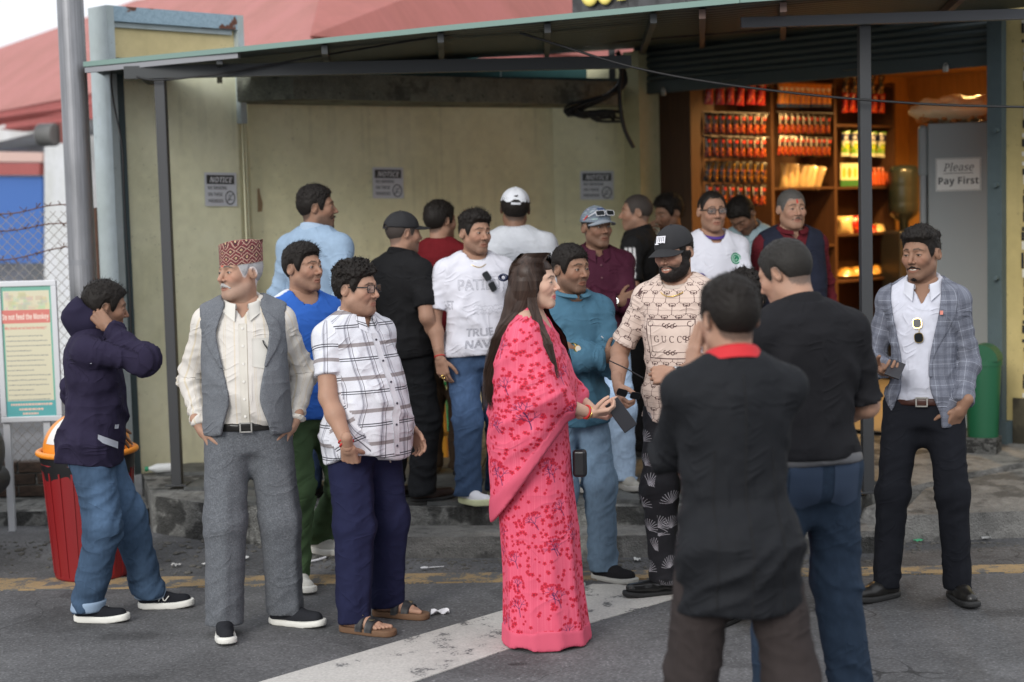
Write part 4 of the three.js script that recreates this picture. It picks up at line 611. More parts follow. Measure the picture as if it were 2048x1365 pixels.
// --- notices on the wall
const noticeTex = canvasTex(512, 440, (g, w, h) => { g.fillStyle = '#b9bdc4'; g.fillRect(0, 0, w, h); g.fillStyle = '#24282a'; g.fillRect(34, 34, w - 68, 118); g.fillStyle = '#c9ccd2'; g.font = 'italic bold 100px sans-serif'; g.textAlign = 'center'; g.fillText('NOTICE', w / 2, 130, 360); g.fillStyle = '#202326'; g.textAlign = 'left'; g.font = 'bold 62px sans-serif'; g.fillText('NO SMOKING', 50, 222, 310); g.fillText('ON THESE', 50, 308, 240); g.fillText('PREMISES', 50, 394, 250); g.strokeStyle = '#202326'; g.lineWidth = 15; g.beginPath(); g.ellipse(408, 330, 72, 84, 0, 0, 7); g.stroke(); g.lineWidth = 11; g.beginPath(); g.moveTo(360, 390); g.lineTo(458, 268); g.stroke(); g.lineWidth = 9; g.beginPath(); g.moveTo(362, 355); g.lineTo(452, 355); g.stroke(); g.lineWidth = 5; g.beginPath(); g.arc(396, 318, 18, 0, 5); g.stroke(); g.beginPath(); g.arc(402, 296, 12, 0, 5); g.stroke(); });
const mNotice = mat(lin(1, 1, 1), .5, { map: noticeTex });
function onWall(a, b, px, py, w, h, proud) { // flat sheet hung on the wall a-b where the pixel looks at it
  const d = vnorm([b[0] - a[0], 0, b[1] - a[1]]), n = V3(-d[2], 0, d[0]), r = rayDir(px, py), o = V3(0, 1.9, 0), A = V3(a[0], 0, a[1]).addScaledVector(n, proud), t = A.clone().sub(o).dot(n) / r.dot(n), p = o.addScaledVector(r, t);
  const q = new THREE.Quaternion().setFromRotationMatrix(new THREE.Matrix4().makeBasis(V3(d[0], 0, d[2]), V3(0, 1, 0), n)); return { p, q, w, h }; }
for (const [a, b, px, py, lab] of [[wA, wB, 441, 379, 'white no smoking notice on the wall beside the steel canopy post'], [[wB2[0], wB2[1] - .012], wC, 776, 366, 'white no smoking notice behind the man in the black cap'], [wC, wD, 1194, 371, 'white no smoking notice behind the man in the maroon shirt']]) {
  const f = onWall(a, b, px, py, 0, 0, .008), g = sheet(6, 6, (u, v) => V3((u - .5) * .262, (v - .5) * .225, .003 * Math.sin(u * 5 + px) * (1 - v) + .002 * (u > .9 && v < .2 ? 1 : 0)), .0008), m = solo('notice_sign', g, mNotice, lab, 'sign', 'no smoking notices'); m.position.copy(f.p); m.quaternion.copy(f.q); m.rotateZ(-.02); }

// --- canopy
{ const T = thing('canopy', 'dark green corrugated sheet canopy on steel posts over the platform', 'canopy');
  const at3 = (px, py, z) => atDepth(px, py, z), fr = [at3(168, 133, 10.1), at3(480, 103, 9.75), at3(900, 60, 9.25), at3(1300, 22, 8.8), at3(1480, 5, 8.6), at3(2150, -45, 8.55)], bk = [at3(222, 158, 10.75), at3(470, 150, 11.0), at3(900, 118, 12.3), at3(1276, 97, 12.95), at3(1500, 74, 12.2), at3(2080, 10, 10.5)];
  const cf = new THREE.CatmullRomCurve3(fr, false, 'centripetal'), cb = new THREE.CatmullRomCurve3(bk, false, 'centripetal'), lin3 = (a, t) => { const s = t * (a.length - 1), i = Math.min(a.length - 2, Math.floor(s)); return a[i].clone().lerp(a[i + 1], s - i); };
  const roof = sheet(60, 190, (u, v) => { const p = lin3(fr, u).lerp(lin3(bk, u), v), w = v * 19 % 1, r = w < .14 ? w / .14 : w < .3 ? 1 : w < .44 ? (.44 - w) / .14 : 0; p.y += .022 * r + .004 * Math.sin(u * 23); return p; }, .003); put('roof_sheet', roof, mGreenSheet, T);
  for (let i = 0; i < fr.length - 1; i++) put('drip_edge', bar(fr[i].clone().add(V3(0, .012, .004)), fr[i + 1].clone().add(V3(0, .012, .004)), .02, .03), mGreenEdge, T); const edgeAngle = bar(at3(172, 141, 10.08), at3(478, 111, 9.78), .035, .03); put('edge_angle', edgeAngle, mGalv, T);
  put('front_beam', bar(at3(249, 146, 9.98), at3(1262, 124, 10.1), .06, .075), mDarkSteel, T);
  put('front_beam', bar(at3(1482, 46, 9.08), at3(2130, 26, 9.0), .06, .055), mat(lin(.10, .105, .115), .5), T);
  for (let i = 0; i < 9; i++) { const u = (i + .6) / 9.2, a = lin3(fr, u).lerp(lin3(bk, u), .02), b = lin3(fr, u).lerp(lin3(bk, u), .97); a.y -= .035; b.y -= .03; put('purlin', bar(a, b, .035, .05), i > 5 ? mat(lin(.12, .075, .06), .7) : mDarkSteel, T); }
  for (const [px, py, tpy, lab] of [[355, 971, 150, 0], [1736, 985, 52, 1]]) { const b = onFloor(px, py, FL), z = -b.z, s = 3300 / z, top = lab ? 2.83 : 2.735; put('post', rbox(.062, top - FL, .075, .004).translate(b.x, (top + FL) / 2, b.z), mPost, T); put('base_plate', rbox(.13, .012, .13, .003).translate(b.x, FL + .006, b.z), mPost, T); }
}
// --- wires and cables
const wire = (pts, r, label, n = 40) => solo('cable', tube(pts, r, n, 5), mWire, label, 'cable');
wire([atDepth(1040, 66, 9.3), atDepth(1290, 140, 9.2), atDepth(1560, 183, 9.1), atDepth(1850, 208, 9.0), atDepth(2120, 216, 8.9)], .007, 'black overhead wire sagging across the shop front');
wire([atDepth(229, 124, 10.35), atDepth(222, 150, 10.4), atDepth(226, 200, 10.45), atDepth(243, 290, 10.44), atDepth(247, 380, 10.44), atDepth(252, 470, 10.44), atDepth(258, 560, 10.44), atDepth(262, 700, 10.44)], .006, 'thin black cable hanging down the steel edge post of the kiosk');
wire([atDepth(272, 153, 9.93), atDepth(300, 160, 9.93), atDepth(420, 150, 9.93), atDepth(640, 112, 9.93), atDepth(940, 62, 9.6)], .006, 'black cable slung along under the canopy edge');
{ const r = rng(12), T = thing('cable_bundle', 'tangled bundle of black cables coiled at the corner of the concrete ledge', 'cables'); for (let i = 0; i < 9; i++) { const pts = [atDepth(1232 + r() * 14, 100 + r() * 20, 12.4), atDepth(1236 + r() * 16, 170, 12.35)]; for (let k = 0; k < 4; k++) pts.push(atDepth(1120 + k * 34 + r() * 30 - (k % 2) * 0, 222 + r() * 22 - (3 - k) * 2, 12.3 + r() * .1)); put('cable', tube(pts, .007 + r() * .006, 36, 6), mWire, T); } put('cable', tube([atDepth(1246, 110, 12.3), atDepth(1240, 200, 12.28), atDepth(1250, 260, 12.28), atDepth(1268, 296, 12.28)], .016, 20, 7), mWire, T); }

// --- the shop: a room behind the roller shutter
const sL = atDepth(1297, 500, 12.85), sR = atDepth(1998, 500, 10.8), sX = V3(sR.x - sL.x, 0, sR.z - sL.z), SW = sX.length(); sX.normalize(); const sN = V3(-sX.z * -1, 0, -sX.x).normalize(); // along the front, into the room
const S = (x, y, d) => V3(sL.x + sX.x * x + sN.x * d, y, sL.z + sX.z * x + sN.z * d), SQ = new THREE.Quaternion().setFromRotationMatrix(new THREE.Matrix4().makeBasis(sX, V3(0, 1, 0), sN.clone().negate()));
const SP = (x, d) => { const p = S(x, 0, d); return [p.x, p.z]; };
const sPlane = (px, py, axis, val) => { // point where a pixel's ray meets the room plane x = val or depth = val
  const n = axis === 'x' ? sX : sN, r = rayDir(px, py), o = V3(0, 1.9, 0), A = axis === 'x' ? S(val, 0, 0) : S(0, 0, val), t = A.sub(o).dot(n) / r.dot(n), p = o.addScaledVector(r, t), v = p.clone().sub(V3(sL.x, 0, sL.z)); return { x: v.dot(sX), y: p.y, d: v.dot(sN), p }; };
const ROOM = 3.9;
{ const woodMap = dataTex(512, (u, v) => { const g = tn(u, v * .1, 64, 3) * .5 + tn(u, v * .05, 160, 5) * .5, p = tfbm(u, v, 4, 9); const c = .9 + (g - .5) * .18 + (p - .5) * .12; return [c, c * .985, c * .96]; }, true, [1, 1]);
  const mOr = mat(lin(.52, .30, .10), .6, { map: woodMap }), mBr = mat(lin(.075, .035, .018), .5, { map: woodMap });
  const T = thing('snack_shop', 'open fronted snack shop with warm lit wood panelled interior', 'shop');
  const sw = (x0, d0, x1, d1, y0, y1, t) => slab([SP(x0, d0), SP(x1, d1), SP(x1 + (d1 !== d0 ? t : 0), d1 + (d1 === d0 ? t : 0)), SP(x0 + (d1 !== d0 ? t : 0), d0 + (d1 === d0 ? t : 0))], y0, y1);
  put('left_wall', sw(-.16, .06, -.16, ROOM, FL, 3.0, .16), mOr, T); put('back_wall', sw(-.16, ROOM + .002, SW + .2, ROOM + .002, FL, 3.0, .12), mOr, T); put('right_wall', sw(SW + .03, .06, SW + .03, ROOM, FL, 3.0, .12), mOr, T);
  put('ceiling', slab([SP(-.16, .05), SP(SW + .15, .05), SP(SW + .15, ROOM + .12), SP(-.16, ROOM + .12)], 3.004, 3.08), mOr, T); put('floor', slab([SP(0, .02), SP(SW, .02), SP(SW, ROOM), SP(0, ROOM)], FL + .004, FL + .012), mat(lin(.12, .11, .1), .5), T);
  // roller shutter pulled most of the way up, hanging in grey-green steel slats
  const mSh = mat(lin(.055, .075, .078), .55), n = 9, y0 = 2.725, y1 = 3.26; const sh = new THREE.Group(); sh.name = 'roller_shutter'; T.add(sh);
  for (let i = 0; i < n; i++) { const a = y0 + .1 + (y1 - y0 - .1) * i / n, b = a + (y1 - y0 - .1) / n - .004; put('slat', sheet(2, 6, (u, v) => { const p = S(lerp(.03, SW - .03, u), lerp(a, b, v), -.02 - .014 * Math.sin(v * Math.PI)); return p; }, .004), mSh, sh); }
  put('bottom_bar', slab([SP(.03, -.035), SP(SW - .03, -.035), SP(SW - .03, .0), SP(.03, .0)], y0, y0 + .09), mSh, sh); put('backing', slab([SP(.03, .004), SP(SW - .03, .004), SP(SW - .03, .012), SP(.03, .012)], y0 + .02, y1), mSh, sh);
  for (const x of [.22, SW - .35]) { const g = put('padlock', merge([rbox(.04, .045, .018, .006), new THREE.TorusGeometry(.014, .004, 6, 12, Math.PI).translate(0, .022, 0)]), mat(lin(.45, .45, .42), .35, { metalness: .8 }), sh); g.position.copy(S(x, y0 + .0, -.05)); g.quaternion.copy(SQ); }
  for (const x of [.85, 1.9]) { const g = put('handle', tube([V3(-.09, 0, 0), V3(-.07, .0, .03), V3(.07, .0, .03), V3(.09, 0, 0)], .007, 12, 6), mSh, sh); g.position.copy(S(x, y0 + .05, -.036)); g.quaternion.copy(SQ); }
  put('frame_post', slab([SP(-.045, -.08), SP(.028, -.08), SP(.028, .02), SP(-.045, .02)], FL, 3.08), mTeal, T);
  const fm = mat(lin(.085, .12, .135), .6, { map: wallMap }); put('frame_post', slab([SP(SW - .028, -.1), SP(SW + .075, -.1), SP(SW + .075, .05), SP(SW - .028, .05)], FL, 3.08), fm, T); put('post_shoe', slab([SP(SW - .06, -.13), SP(SW + .12, -.13), SP(SW + .12, .06), SP(SW - .06, .06)], FL, FL + .17), fm, T);
  for (const y of [1.35, 1.95, 2.3]) { const g = put('hinge_pin', new THREE.CylinderGeometry(.015, .015, .05, 10).rotateX(Math.PI / 2), fm, T); g.position.copy(S(SW + .05, y, -.12)); g.quaternion.copy(SQ); }
  // yellow wall right of the shop
  put('outer_wall', slab([SP(SW + .076, -.04), SP(SW + 1.6, -.04), SP(SW + 1.6, .2), SP(SW + .076, .2)], FL - .1, 3.4), mat(lin(.52, .42, .19), .85, { map: wallMap }), T); put('wall_plinth', slab([SP(SW + .125, -.055), SP(SW + 1.6, -.055), SP(SW + 1.6, -.0405), SP(SW + .125, -.0405)], FL - .1, FL + .32), mat(lin(.34, .30, .2), .9, { map: concMap }), T);
  { const r = rng(3); let x = SW + .2; for (let i = 0; i < 46; i++) { const y = .45 + i * .06, nx = SW + .2 + (fbm(i * .4, 3, 1) - .5) * .05; put('peeling_edge', slab([SP(x - .006, -.047), SP(x + .004 + r() * .012, -.047), SP(x + .004 + r() * .012, -.041), SP(x - .006, -.041)], y, y + .02 + r() * .045), r() > .3 ? mat(lin(.02, .02, .02), .9) : mat(lin(.6, .58, .5), .9), T); x = nx; } }
  // shelving along the left wall: uprights, boards, dark back
  const shx = .34; put('shelf_back', sw(.002, .42, .002, 3.62, FL + .02, 2.9, .012), mBr, T); put('shelf_upright', slab([SP(.002, .12), SP(.002, .42), SP(shx, .42), SP(shx, .12)], FL + .014, 2.98), mBr, T);
  const bays = [[1400, 1543], [1551, 1668], [1677, 1790]].map(b => b.map(px => sPlane(px, 400, 'x', shx).d)); 
  const ups = [bays[0][0], (bays[0][1] + bays[1][0]) / 2, (bays[1][1] + bays[2][0]) / 2, bays[2][1]]; ups.slice(1).forEach(d => put('shelf_upright', slab([SP(.016, d - .02), SP(.016, d + .02), SP(shx, d + .02), SP(shx, d - .02)], FL + .014, 2.9), mBr, T));
  const boards = [[0, [2.82, 1.0, .55]], [1, [2.86, 1.99, 1.5, .95]], [2, [2.88, 2.52, 1.985, 1.58, 1.18, .72]]]; globalThis.BAYS = { ups, shx, bays };
  for (const [b, ys] of boards) for (const y of ys) put('shelf_board', slab([SP(.016, ups[b] + .021), SP(.016, ups[b + 1] - .021), SP(shx - .004, ups[b + 1] - .021), SP(shx - .004, ups[b] + .021)], y - .02, y), mBr, T);
  // ceiling lamps of the shop
  for (const [x, d] of [[.95, .9], [1.0, 2.3], [2.2, 2.6], [2.1, 1.35]]) { const L = thing('ceiling_lamp', d < 1 ? 'warm round ceiling lamp just inside the shop front' : x < 1.5 ? 'warm round ceiling lamp over the snack shelves' : d < 2 ? 'warm round ceiling lamp beside the refrigerator' : 'warm round ceiling lamp at the back of the shop', 'lamp', [0, 0, 0], 0, 'shop ceiling lamps'); const p = S(x, 2.965, d); L.position.copy(p); put('fitting', new THREE.CylinderGeometry(.13, .14, .03, 28).translate(0, .02, 0), mat(lin(.6, .6, .6), .5), L); put('diffuser', new THREE.CylinderGeometry(.12, .12, .012, 28), mat(lin(.9, .7, .4), .5, { emissive: lin(1, .62, .24), emissiveIntensity: 4 }), L); const l = new THREE.SpotLight(lin(1, .58, .2), 18, 0, 1.35, .6, 2); l.position.copy(p).add(V3(0, -.02, 0)); l.target.position.copy(p).add(V3(0, -2, 0)); l.castShadow = true; l.shadow.radius = 5; scene.add(l, l.target); }
}
// --- goods
function packetGeo(w, h, t) { const g = sheet(7, 9, (u, v) => { const x = (u - .5), y = (v - .5), b = Math.pow(Math.max(0, Math.cos(x * Math.PI) * Math.cos(y * Math.PI)), .6); return V3(x * w * (1 - .06 * Math.cos(y * 6)), y * h, b * t + .004 * Math.sin(x * 19 + y * 7) * b); }), k = sheet(7, 9, (u, v) => { const x = .5 - u, y = (v - .5), b = Math.pow(Math.max(0, Math.cos(x * Math.PI) * Math.cos(y * Math.PI)), .6); return V3(x * w * (1 - .06 * Math.cos(y * 6)), y * h, -b * t * .6 - .0005); }); return merge([g, k]); }
const foil = (draw) => phys(lin(1, 1, 1), .32, { map: canvasTex(128, 192, draw), clearcoat: .5, clearcoatRoughness: .25 });
const splat = (g, n, cols, y0, y1, seed) => { const r = rng(seed); for (let i = 0; i < n; i++) { g.fillStyle = cols[Math.floor(r() * cols.length)]; g.beginPath(); g.ellipse(r() * 128, lerp(y0, y1, r()), 5 + r() * 15, 3 + r() * 8, r() * 3, 0, 7); g.fill(); } };
const packs = {
  red: foil((g) => { g.fillStyle = '#a81d10'; g.fillRect(0, 0, 128, 192); splat(g, 9, ['#d8541c', '#7d120c', '#e0862a'], 90, 170, 3); g.fillStyle = '#f0d9b0'; g.fillRect(34, 30, 60, 22); g.fillStyle = '#601010'; g.fillRect(40, 36, 48, 10); }),
  brown: foil((g) => { g.fillStyle = '#150a07'; g.fillRect(0, 0, 128, 192); splat(g, 40, ['#a8400f', '#cf6a18', '#7a200c', '#a02c10'], 95, 180, 5); g.fillStyle = '#ddd6c8'; g.fillRect(18, 20, 18, 74); g.fillStyle = '#a82a12'; g.fillRect(46, 30, 64, 26); g.fillStyle = '#120806'; g.fillRect(0, 180, 128, 12); }),
  orange: foil((g) => { g.fillStyle = '#dd8a2c'; g.fillRect(0, 0, 128, 192); splat(g, 18, ['#f2c069', '#b85618', '#efd8a2'], 20, 150, 6); g.fillStyle = '#1d3c66'; g.fillRect(0, 164, 128, 28); g.fillStyle = '#f6ead0'; g.fillRect(26, 34, 76, 26); }),
  dark: foil((g) => { g.fillStyle = '#17110d'; g.fillRect(0, 0, 128, 192); splat(g, 24, ['#8a5a12', '#c48a1c', '#5a2a0c', '#b4471a'], 60, 185, 7); g.fillStyle = '#cfa23a'; g.fillRect(20, 20, 14, 70); }),
  green: foil((g) => { g.fillStyle = '#cfd3b8'; g.fillRect(0, 0, 128, 192); g.fillStyle = '#15244a'; g.fillRect(0, 22, 128, 52); g.fillStyle = '#fff'; g.font = 'bold 50px sans-serif'; g.fillText('on', 34, 66); g.fillStyle = '#6aa520'; g.fillRect(0, 96, 128, 70); splat(g, 10, ['#e8d84a', '#b84420', '#f4efe0', '#3c7a18'], 90, 180, 8); g.fillStyle = '#5c9a1e'; g.fillRect(0, 0, 128, 16); }),
  navy: foil((g) => { g.fillStyle = '#15161f'; g.fillRect(0, 0, 128, 192); splat(g, 18, ['#a8701e', '#5d3a18', '#d6b070'], 50, 180, 9); g.fillStyle = '#eee'; g.fillRect(16, 22, 60, 10); }) };
{ const pg = packetGeo(.053, .168, .014), bayPx = [[1409, 1534], [1557, 1662], [1683, 1772]];
  const rows = [[0, 182, 228, 6, 'red', 'red crisp packet in the top row of the first bay'], [0, 247, 0, 9, 'brown', 'brown and orange crisp packet in the second row of the first bay'], [0, 294, 0, 9, 'brown', 'brown and orange crisp packet in the third row of the first bay'], [0, 343, 0, 9, 'dark', 'dark and gold crisp packet in the fourth row of the first bay'], [0, 389, 0, 8, 'brown', 'brown crisp packet in the bottom row of the first bay'],
    [1, 190, 0, 10, 'orange', 'orange crisp packet with blue foot in the top row of the second bay'], [1, 248, 0, 9, 'brown', 'brown and orange crisp packet in the second row of the second bay'], [1, 292, 0, 10, 'brown', 'brown and orange crisp packet in the third row of the second bay'],
    [2, 168, 0, 5, 'navy', 'dark blue snack packet hanging above the red ones in the third bay'], [2, 205, 0, 6, 'red', 'red snack packet hanging in the top row of the third bay'], [2, 287, 0, 5, 'green', 'green and white crisp packet standing on the third bay shelf']];
  const r = rng(21); for (const [b, py, , n, kind, lab] of rows) for (let i = 0; i < n; i++) {
    const px = lerp(bayPx[b][0], bayPx[b][1], (i + .5) / n), q = sPlane(px, py + (px - bayPx[b][0]) * .02, 'x', BAYS.shx + .03 + (b === 2 && kind === 'green' ? -.1 : 0)), m = solo('crisp_packet', pg, packs[kind], lab, 'packet', 'packets: ' + lab.replace(/.* in /, '').replace(/.* standing /, ''));
    m.position.copy(q.p); m.quaternion.copy(SQ); m.rotateY(Math.PI * .5 - .75 + (r() - .5) * .3); m.rotateZ((r() - .5) * .12 - .06); const sc = kind === 'red' && b === 0 ? 1.25 : kind === 'green' ? 1.35 : 1; m.scale.set(sc * (.9 + r() * .15), sc * (.95 + r() * .08), 1); if (kind === 'orange') m.scale.y *= 1.15; }
  for (const [b, py] of [[0, 224], [0, 270], [0, 318], [1, 216], [1, 270], [2, 190]]) { const a = sPlane(bayPx[b][0] - 3, py - 46, 'x', BAYS.shx + .005), c = sPlane(bayPx[b][1] + 5, py - 46 + 3, 'x', BAYS.shx + .005); solo('display_rail', bar(a.p, c.p, .008, .008), mGalv, ['thin steel rail above the crisp packets, first bay', 'thin steel rail above the crisp packets, second bay', 'thin steel rail above the snack packets, third bay'][b], 'rail', 'packet rails bay ' + (b + 1)); }
  const clearBag = phys(lin(.75, .55, .25), .3, { clearcoat: .6, clearcoatRoughness: .2 }), onShelf = (px, y, x, name, geo, m, lab, cat, grp) => { const q = sPlane(px, 400, 'x', x), o = solo(name, geo, m, lab, cat, grp); o.position.copy(S(x, y, q.d)); o.quaternion.copy(SQ); o.rotateY(.75); return o; };
  for (let i = 0; i < 7; i++) { const o = onShelf(1568 + i * 11, 1.992, .2 + .015 * i, 'bread_bag', packetGeo(.065, .2, .025).translate(0, .10 - i * .004, 0), phys(lin(.62, .45, .22), .3, { clearcoat: .6 }), 'clear bag of pale rusks leaning on the second bay shelf', 'bag', 'bags of rusks'); o.rotateY((i % 3 - 1) * .5); o.rotateZ(-.05 - i * .05); }
  const jm = [0, 1].map(i => mat(lin(1, 1, 1), .5, { map: canvasTex(64, 128, g => { g.fillStyle = '#d9d2a8'; g.fillRect(0, 0, 64, 128); g.fillStyle = i ? '#d98a1e' : '#c9b13a'; g.beginPath(); g.ellipse(32, 52, 18, 30, 0, 0, 7); g.fill(); g.fillStyle = '#2f6b2a'; g.fillRect(0, 92, 64, 36); }) }));
  for (let i = 0; i < 4; i++) onShelf(1688 + i * 11, 1.988, .26, 'juice_carton', rbox(.062, .20, .06, .003).translate(0, .1, 0), jm[i % 2], 'yellow and green juice carton on the third bay shelf', 'carton', 'juice cartons');
  for (let i = 0; i < 5; i++) onShelf(1742 + i * 8, 1.988, .26, 'drink_bottle', new THREE.LatheGeometry([[0, 0], [.026, 0], [.028, .02], [.028, .1], [.012, .135], [.011, .165], [.0, .165]].map(p => new THREE.Vector2(...p)), 16), phys(lin(.45, .08, .02), .2, { clearcoat: .5 }), 'small bottle of red drink on the third bay shelf', 'bottle', 'red drink bottles');
  for (let i = 0; i < 5; i++) { const o = onShelf(1690 + i * 17, 1.584, .24, 'snack_bag', packetGeo(.13, .15, .04).translate(0, i > 2 ? .03 : .07, 0), i % 2 ? packs.red : clearBag, 'small snack bag leaning on the shelf under the juice cartons', 'bag', 'snack bags under the cartons'); if (i > 2) o.rotateX(-1.0); }
  for (let i = 0; i < 5; i++) { const o = onShelf(1690 + i * 20, 1.2, .2, 'snack_bag', packetGeo(.2, .16, .05), phys(lin(.55, .3, .07), .22, { clearcoat: 1 }), 'shiny gold snack bag lying on the lowest stocked shelf', 'bag', 'gold snack bags'); o.rotateX(-1.3); o.position.y += .03; }
  const vat = sPlane(1331, 228, 'x', .01), vm = solo('tax_number_plate', box(.2, .1, .004), mat(lin(1, 1, 1), .6, { map: canvasTex(256, 128, g => { g.fillStyle = '#3a3d24'; g.fillRect(0, 0, 256, 128); g.strokeStyle = '#8c8a60'; g.lineWidth = 4; g.strokeRect(6, 6, 244, 116); g.fillStyle = '#b9b48a'; g.font = 'bold 26px sans-serif'; g.fillText('VAT NO : 300116711', 14, 98, 230); }) }), 'small dark tax number plate on the orange wood wall', 'plate'); vm.position.copy(vat.p); vm.quaternion.copy(SQ); vm.rotateY(Math.PI / 2); vm.position.addScaledVector(sX, .006);
}
{ // water dispenser, refrigerator, bag of puffs, bin
  const w = sPlane(1808, 400, 'd', 3.0), W = thing('water_dispenser', 'black water dispenser with upturned clear water jug', 'dispenser', [w.p.x, FL + .012, w.p.z], .4); put('cabinet', rbox(.3, 1.33, .3, .02, 0, .665, 0), mat(lin(.02, .02, .022), .4), W); put('jug', new THREE.LatheGeometry([[0, .98], [.04, .98], [.045, 1.06], [.12, 1.12], [.135, 1.16], [.135, 1.22], [.128, 1.23], [.135, 1.24], [.135, 1.36], [.128, 1.37], [.135, 1.38], [.135, 1.50], [.11, 1.55], [0, 1.56]].map(p => new THREE.Vector2(...p)), 28), phys(lin(.014, .02, .02), .3, { clearcoat: .3 }), W).position.y = .35;
  const f = atDepth(1926, 500, 11.35), F = thing('refrigerator', 'tall grey drinks refrigerator standing inside the shop front', 'refrigerator', [f.x, FL + .012, f.z], -.28); const mF = mat(lin(.27, .292, .292), .45); put('cabinet', rbox(.5, 2.11, .55, .012, .02, 1.075, -.27), mF, F); put('door', rbox(.05, 1.7, .53, .02, -.262, 1.0, -.27), mat(lin(.27, .285, .285), .4), F); put('header', rbox(.07, .36, .54, .03, -.262, 1.94, -.27), mF, F); put('base', rbox(.42, .04, .5, .005, 0, .0, -.27).translate(0, .0, 0), mDarkSteel, F);
  const st = canvasTex(400, 300, (g, w2, h) => { g.fillStyle = '#dfe0dc'; g.fillRect(0, 0, w2, h); g.strokeStyle = '#4a4a4a'; g.lineWidth = 3; g.strokeRect(8, 8, w2 - 16, h - 16); g.fillStyle = '#23282a'; g.textAlign = 'center'; g.font = 'italic 96px serif'; g.fillText('Please', w2 / 2, 118, 270); g.fillRect(70, 136, 262, 5); g.font = 'bold 88px sans-serif'; g.fillText('Pay First', w2 / 2, 238, 376); });
  const fr = onWall([f.x - Math.cos(-.28) * .2, f.z + Math.sin(-.28) * .2], [f.x + Math.cos(-.28) * .2, f.z - Math.sin(-.28) * .2], 1917, 349, 0, 0, .0105), sg = solo('pay_first_sign', sheet(6, 4, (u, v) => V3((u - .5) * .30, (v - .5) * .225, u > .93 && v < .15 ? .012 : 0), .0008), mat(lin(1, 1, 1), .55, { map: st }), 'white Please Pay First sign taped to the refrigerator', 'sign'); sg.position.copy(fr.p); sg.quaternion.copy(fr.q);
  const bagT = thing('puffs_bag', 'large clear plastic bag of orange puffs on top of the refrigerator', 'bag', [f.x, FL + .012 + 2.132, f.z - .2], -.28); const r = rng(8), pf2 = []; for (let i = 0; i < 240; i++) { pf2.push(new THREE.IcosahedronGeometry(.016 + r() * .01, 1).scale(1.3, .8, 1).rotateY(r() * 6).translate((r() - .5) * .5, .015 + r() * .06, (r() - .5) * .22)); } const pm = put('puffs', merge(pf2), mat(lin(.55, .2, .05), .8), bagT); pm.userData.kind = 'stuff';
  const bg = new THREE.SphereGeometry(1, 40, 24).scale(.30, .095, .17).translate(0, .09, 0); { const p = bg.attributes.position; for (let i = 0; i < p.count; i++) { const x = p.getX(i), y = p.getY(i), z = p.getZ(i), n = 1 + (ridge(x * 16, y * 9, z * 16) - .4) * .14 + .05 * Math.cos(x * 38); p.setXYZ(i, x * n, Math.max(.002, (y - .0) * n), z * n); } bg.computeVertexNormals(); } put('plastic_film', bg, phys(lin(1, .82, .5), .25, { transmission: .3, thickness: 0 }), bagT);
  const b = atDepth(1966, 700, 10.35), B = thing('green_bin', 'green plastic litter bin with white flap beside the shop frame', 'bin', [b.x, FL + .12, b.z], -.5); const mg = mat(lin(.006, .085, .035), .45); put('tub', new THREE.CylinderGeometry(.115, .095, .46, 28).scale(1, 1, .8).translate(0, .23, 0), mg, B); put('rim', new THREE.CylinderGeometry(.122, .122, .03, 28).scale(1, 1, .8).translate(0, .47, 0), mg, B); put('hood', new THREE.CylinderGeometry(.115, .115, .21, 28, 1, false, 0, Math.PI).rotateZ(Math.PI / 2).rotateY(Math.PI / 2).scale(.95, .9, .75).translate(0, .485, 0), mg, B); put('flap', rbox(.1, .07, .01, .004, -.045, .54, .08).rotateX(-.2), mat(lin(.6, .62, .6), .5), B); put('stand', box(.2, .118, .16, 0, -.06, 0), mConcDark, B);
}
{ // plastic stools on the platform
  const stool = (px, py, col, lab) => { const p = onFloor(px, py, FL), T = thing('plastic_stool', lab, 'stool', [p.x, FL, p.z], .5), m = mat(col, .45); put('seat', rbox(.30, .03, .30, .014, 0, .445, 0), m, T); for (const sx of [-1, 1]) for (const sz of [-1, 1]) put('leg', bar(V3(sx * .15, 0, sz * .15), V3(sx * .125, .432, sz * .125), .035, .03), m, T); for (const sz of [-1, 1]) put('stretcher', bar(V3(-.14, .2, sz * .138), V3(.14, .2, sz * .138), .02, .03), m, T); };
  stool(870, 925, lin(.62, .27, .015), 'orange yellow plastic stool standing between the men on the platform'); stool(842, 895, lin(.02, .22, .07), 'green plastic stool behind the orange stool'); stool(1262, 880, lin(.62, .27, .015), 'orange yellow plastic stool by the kiosk pillar');
}
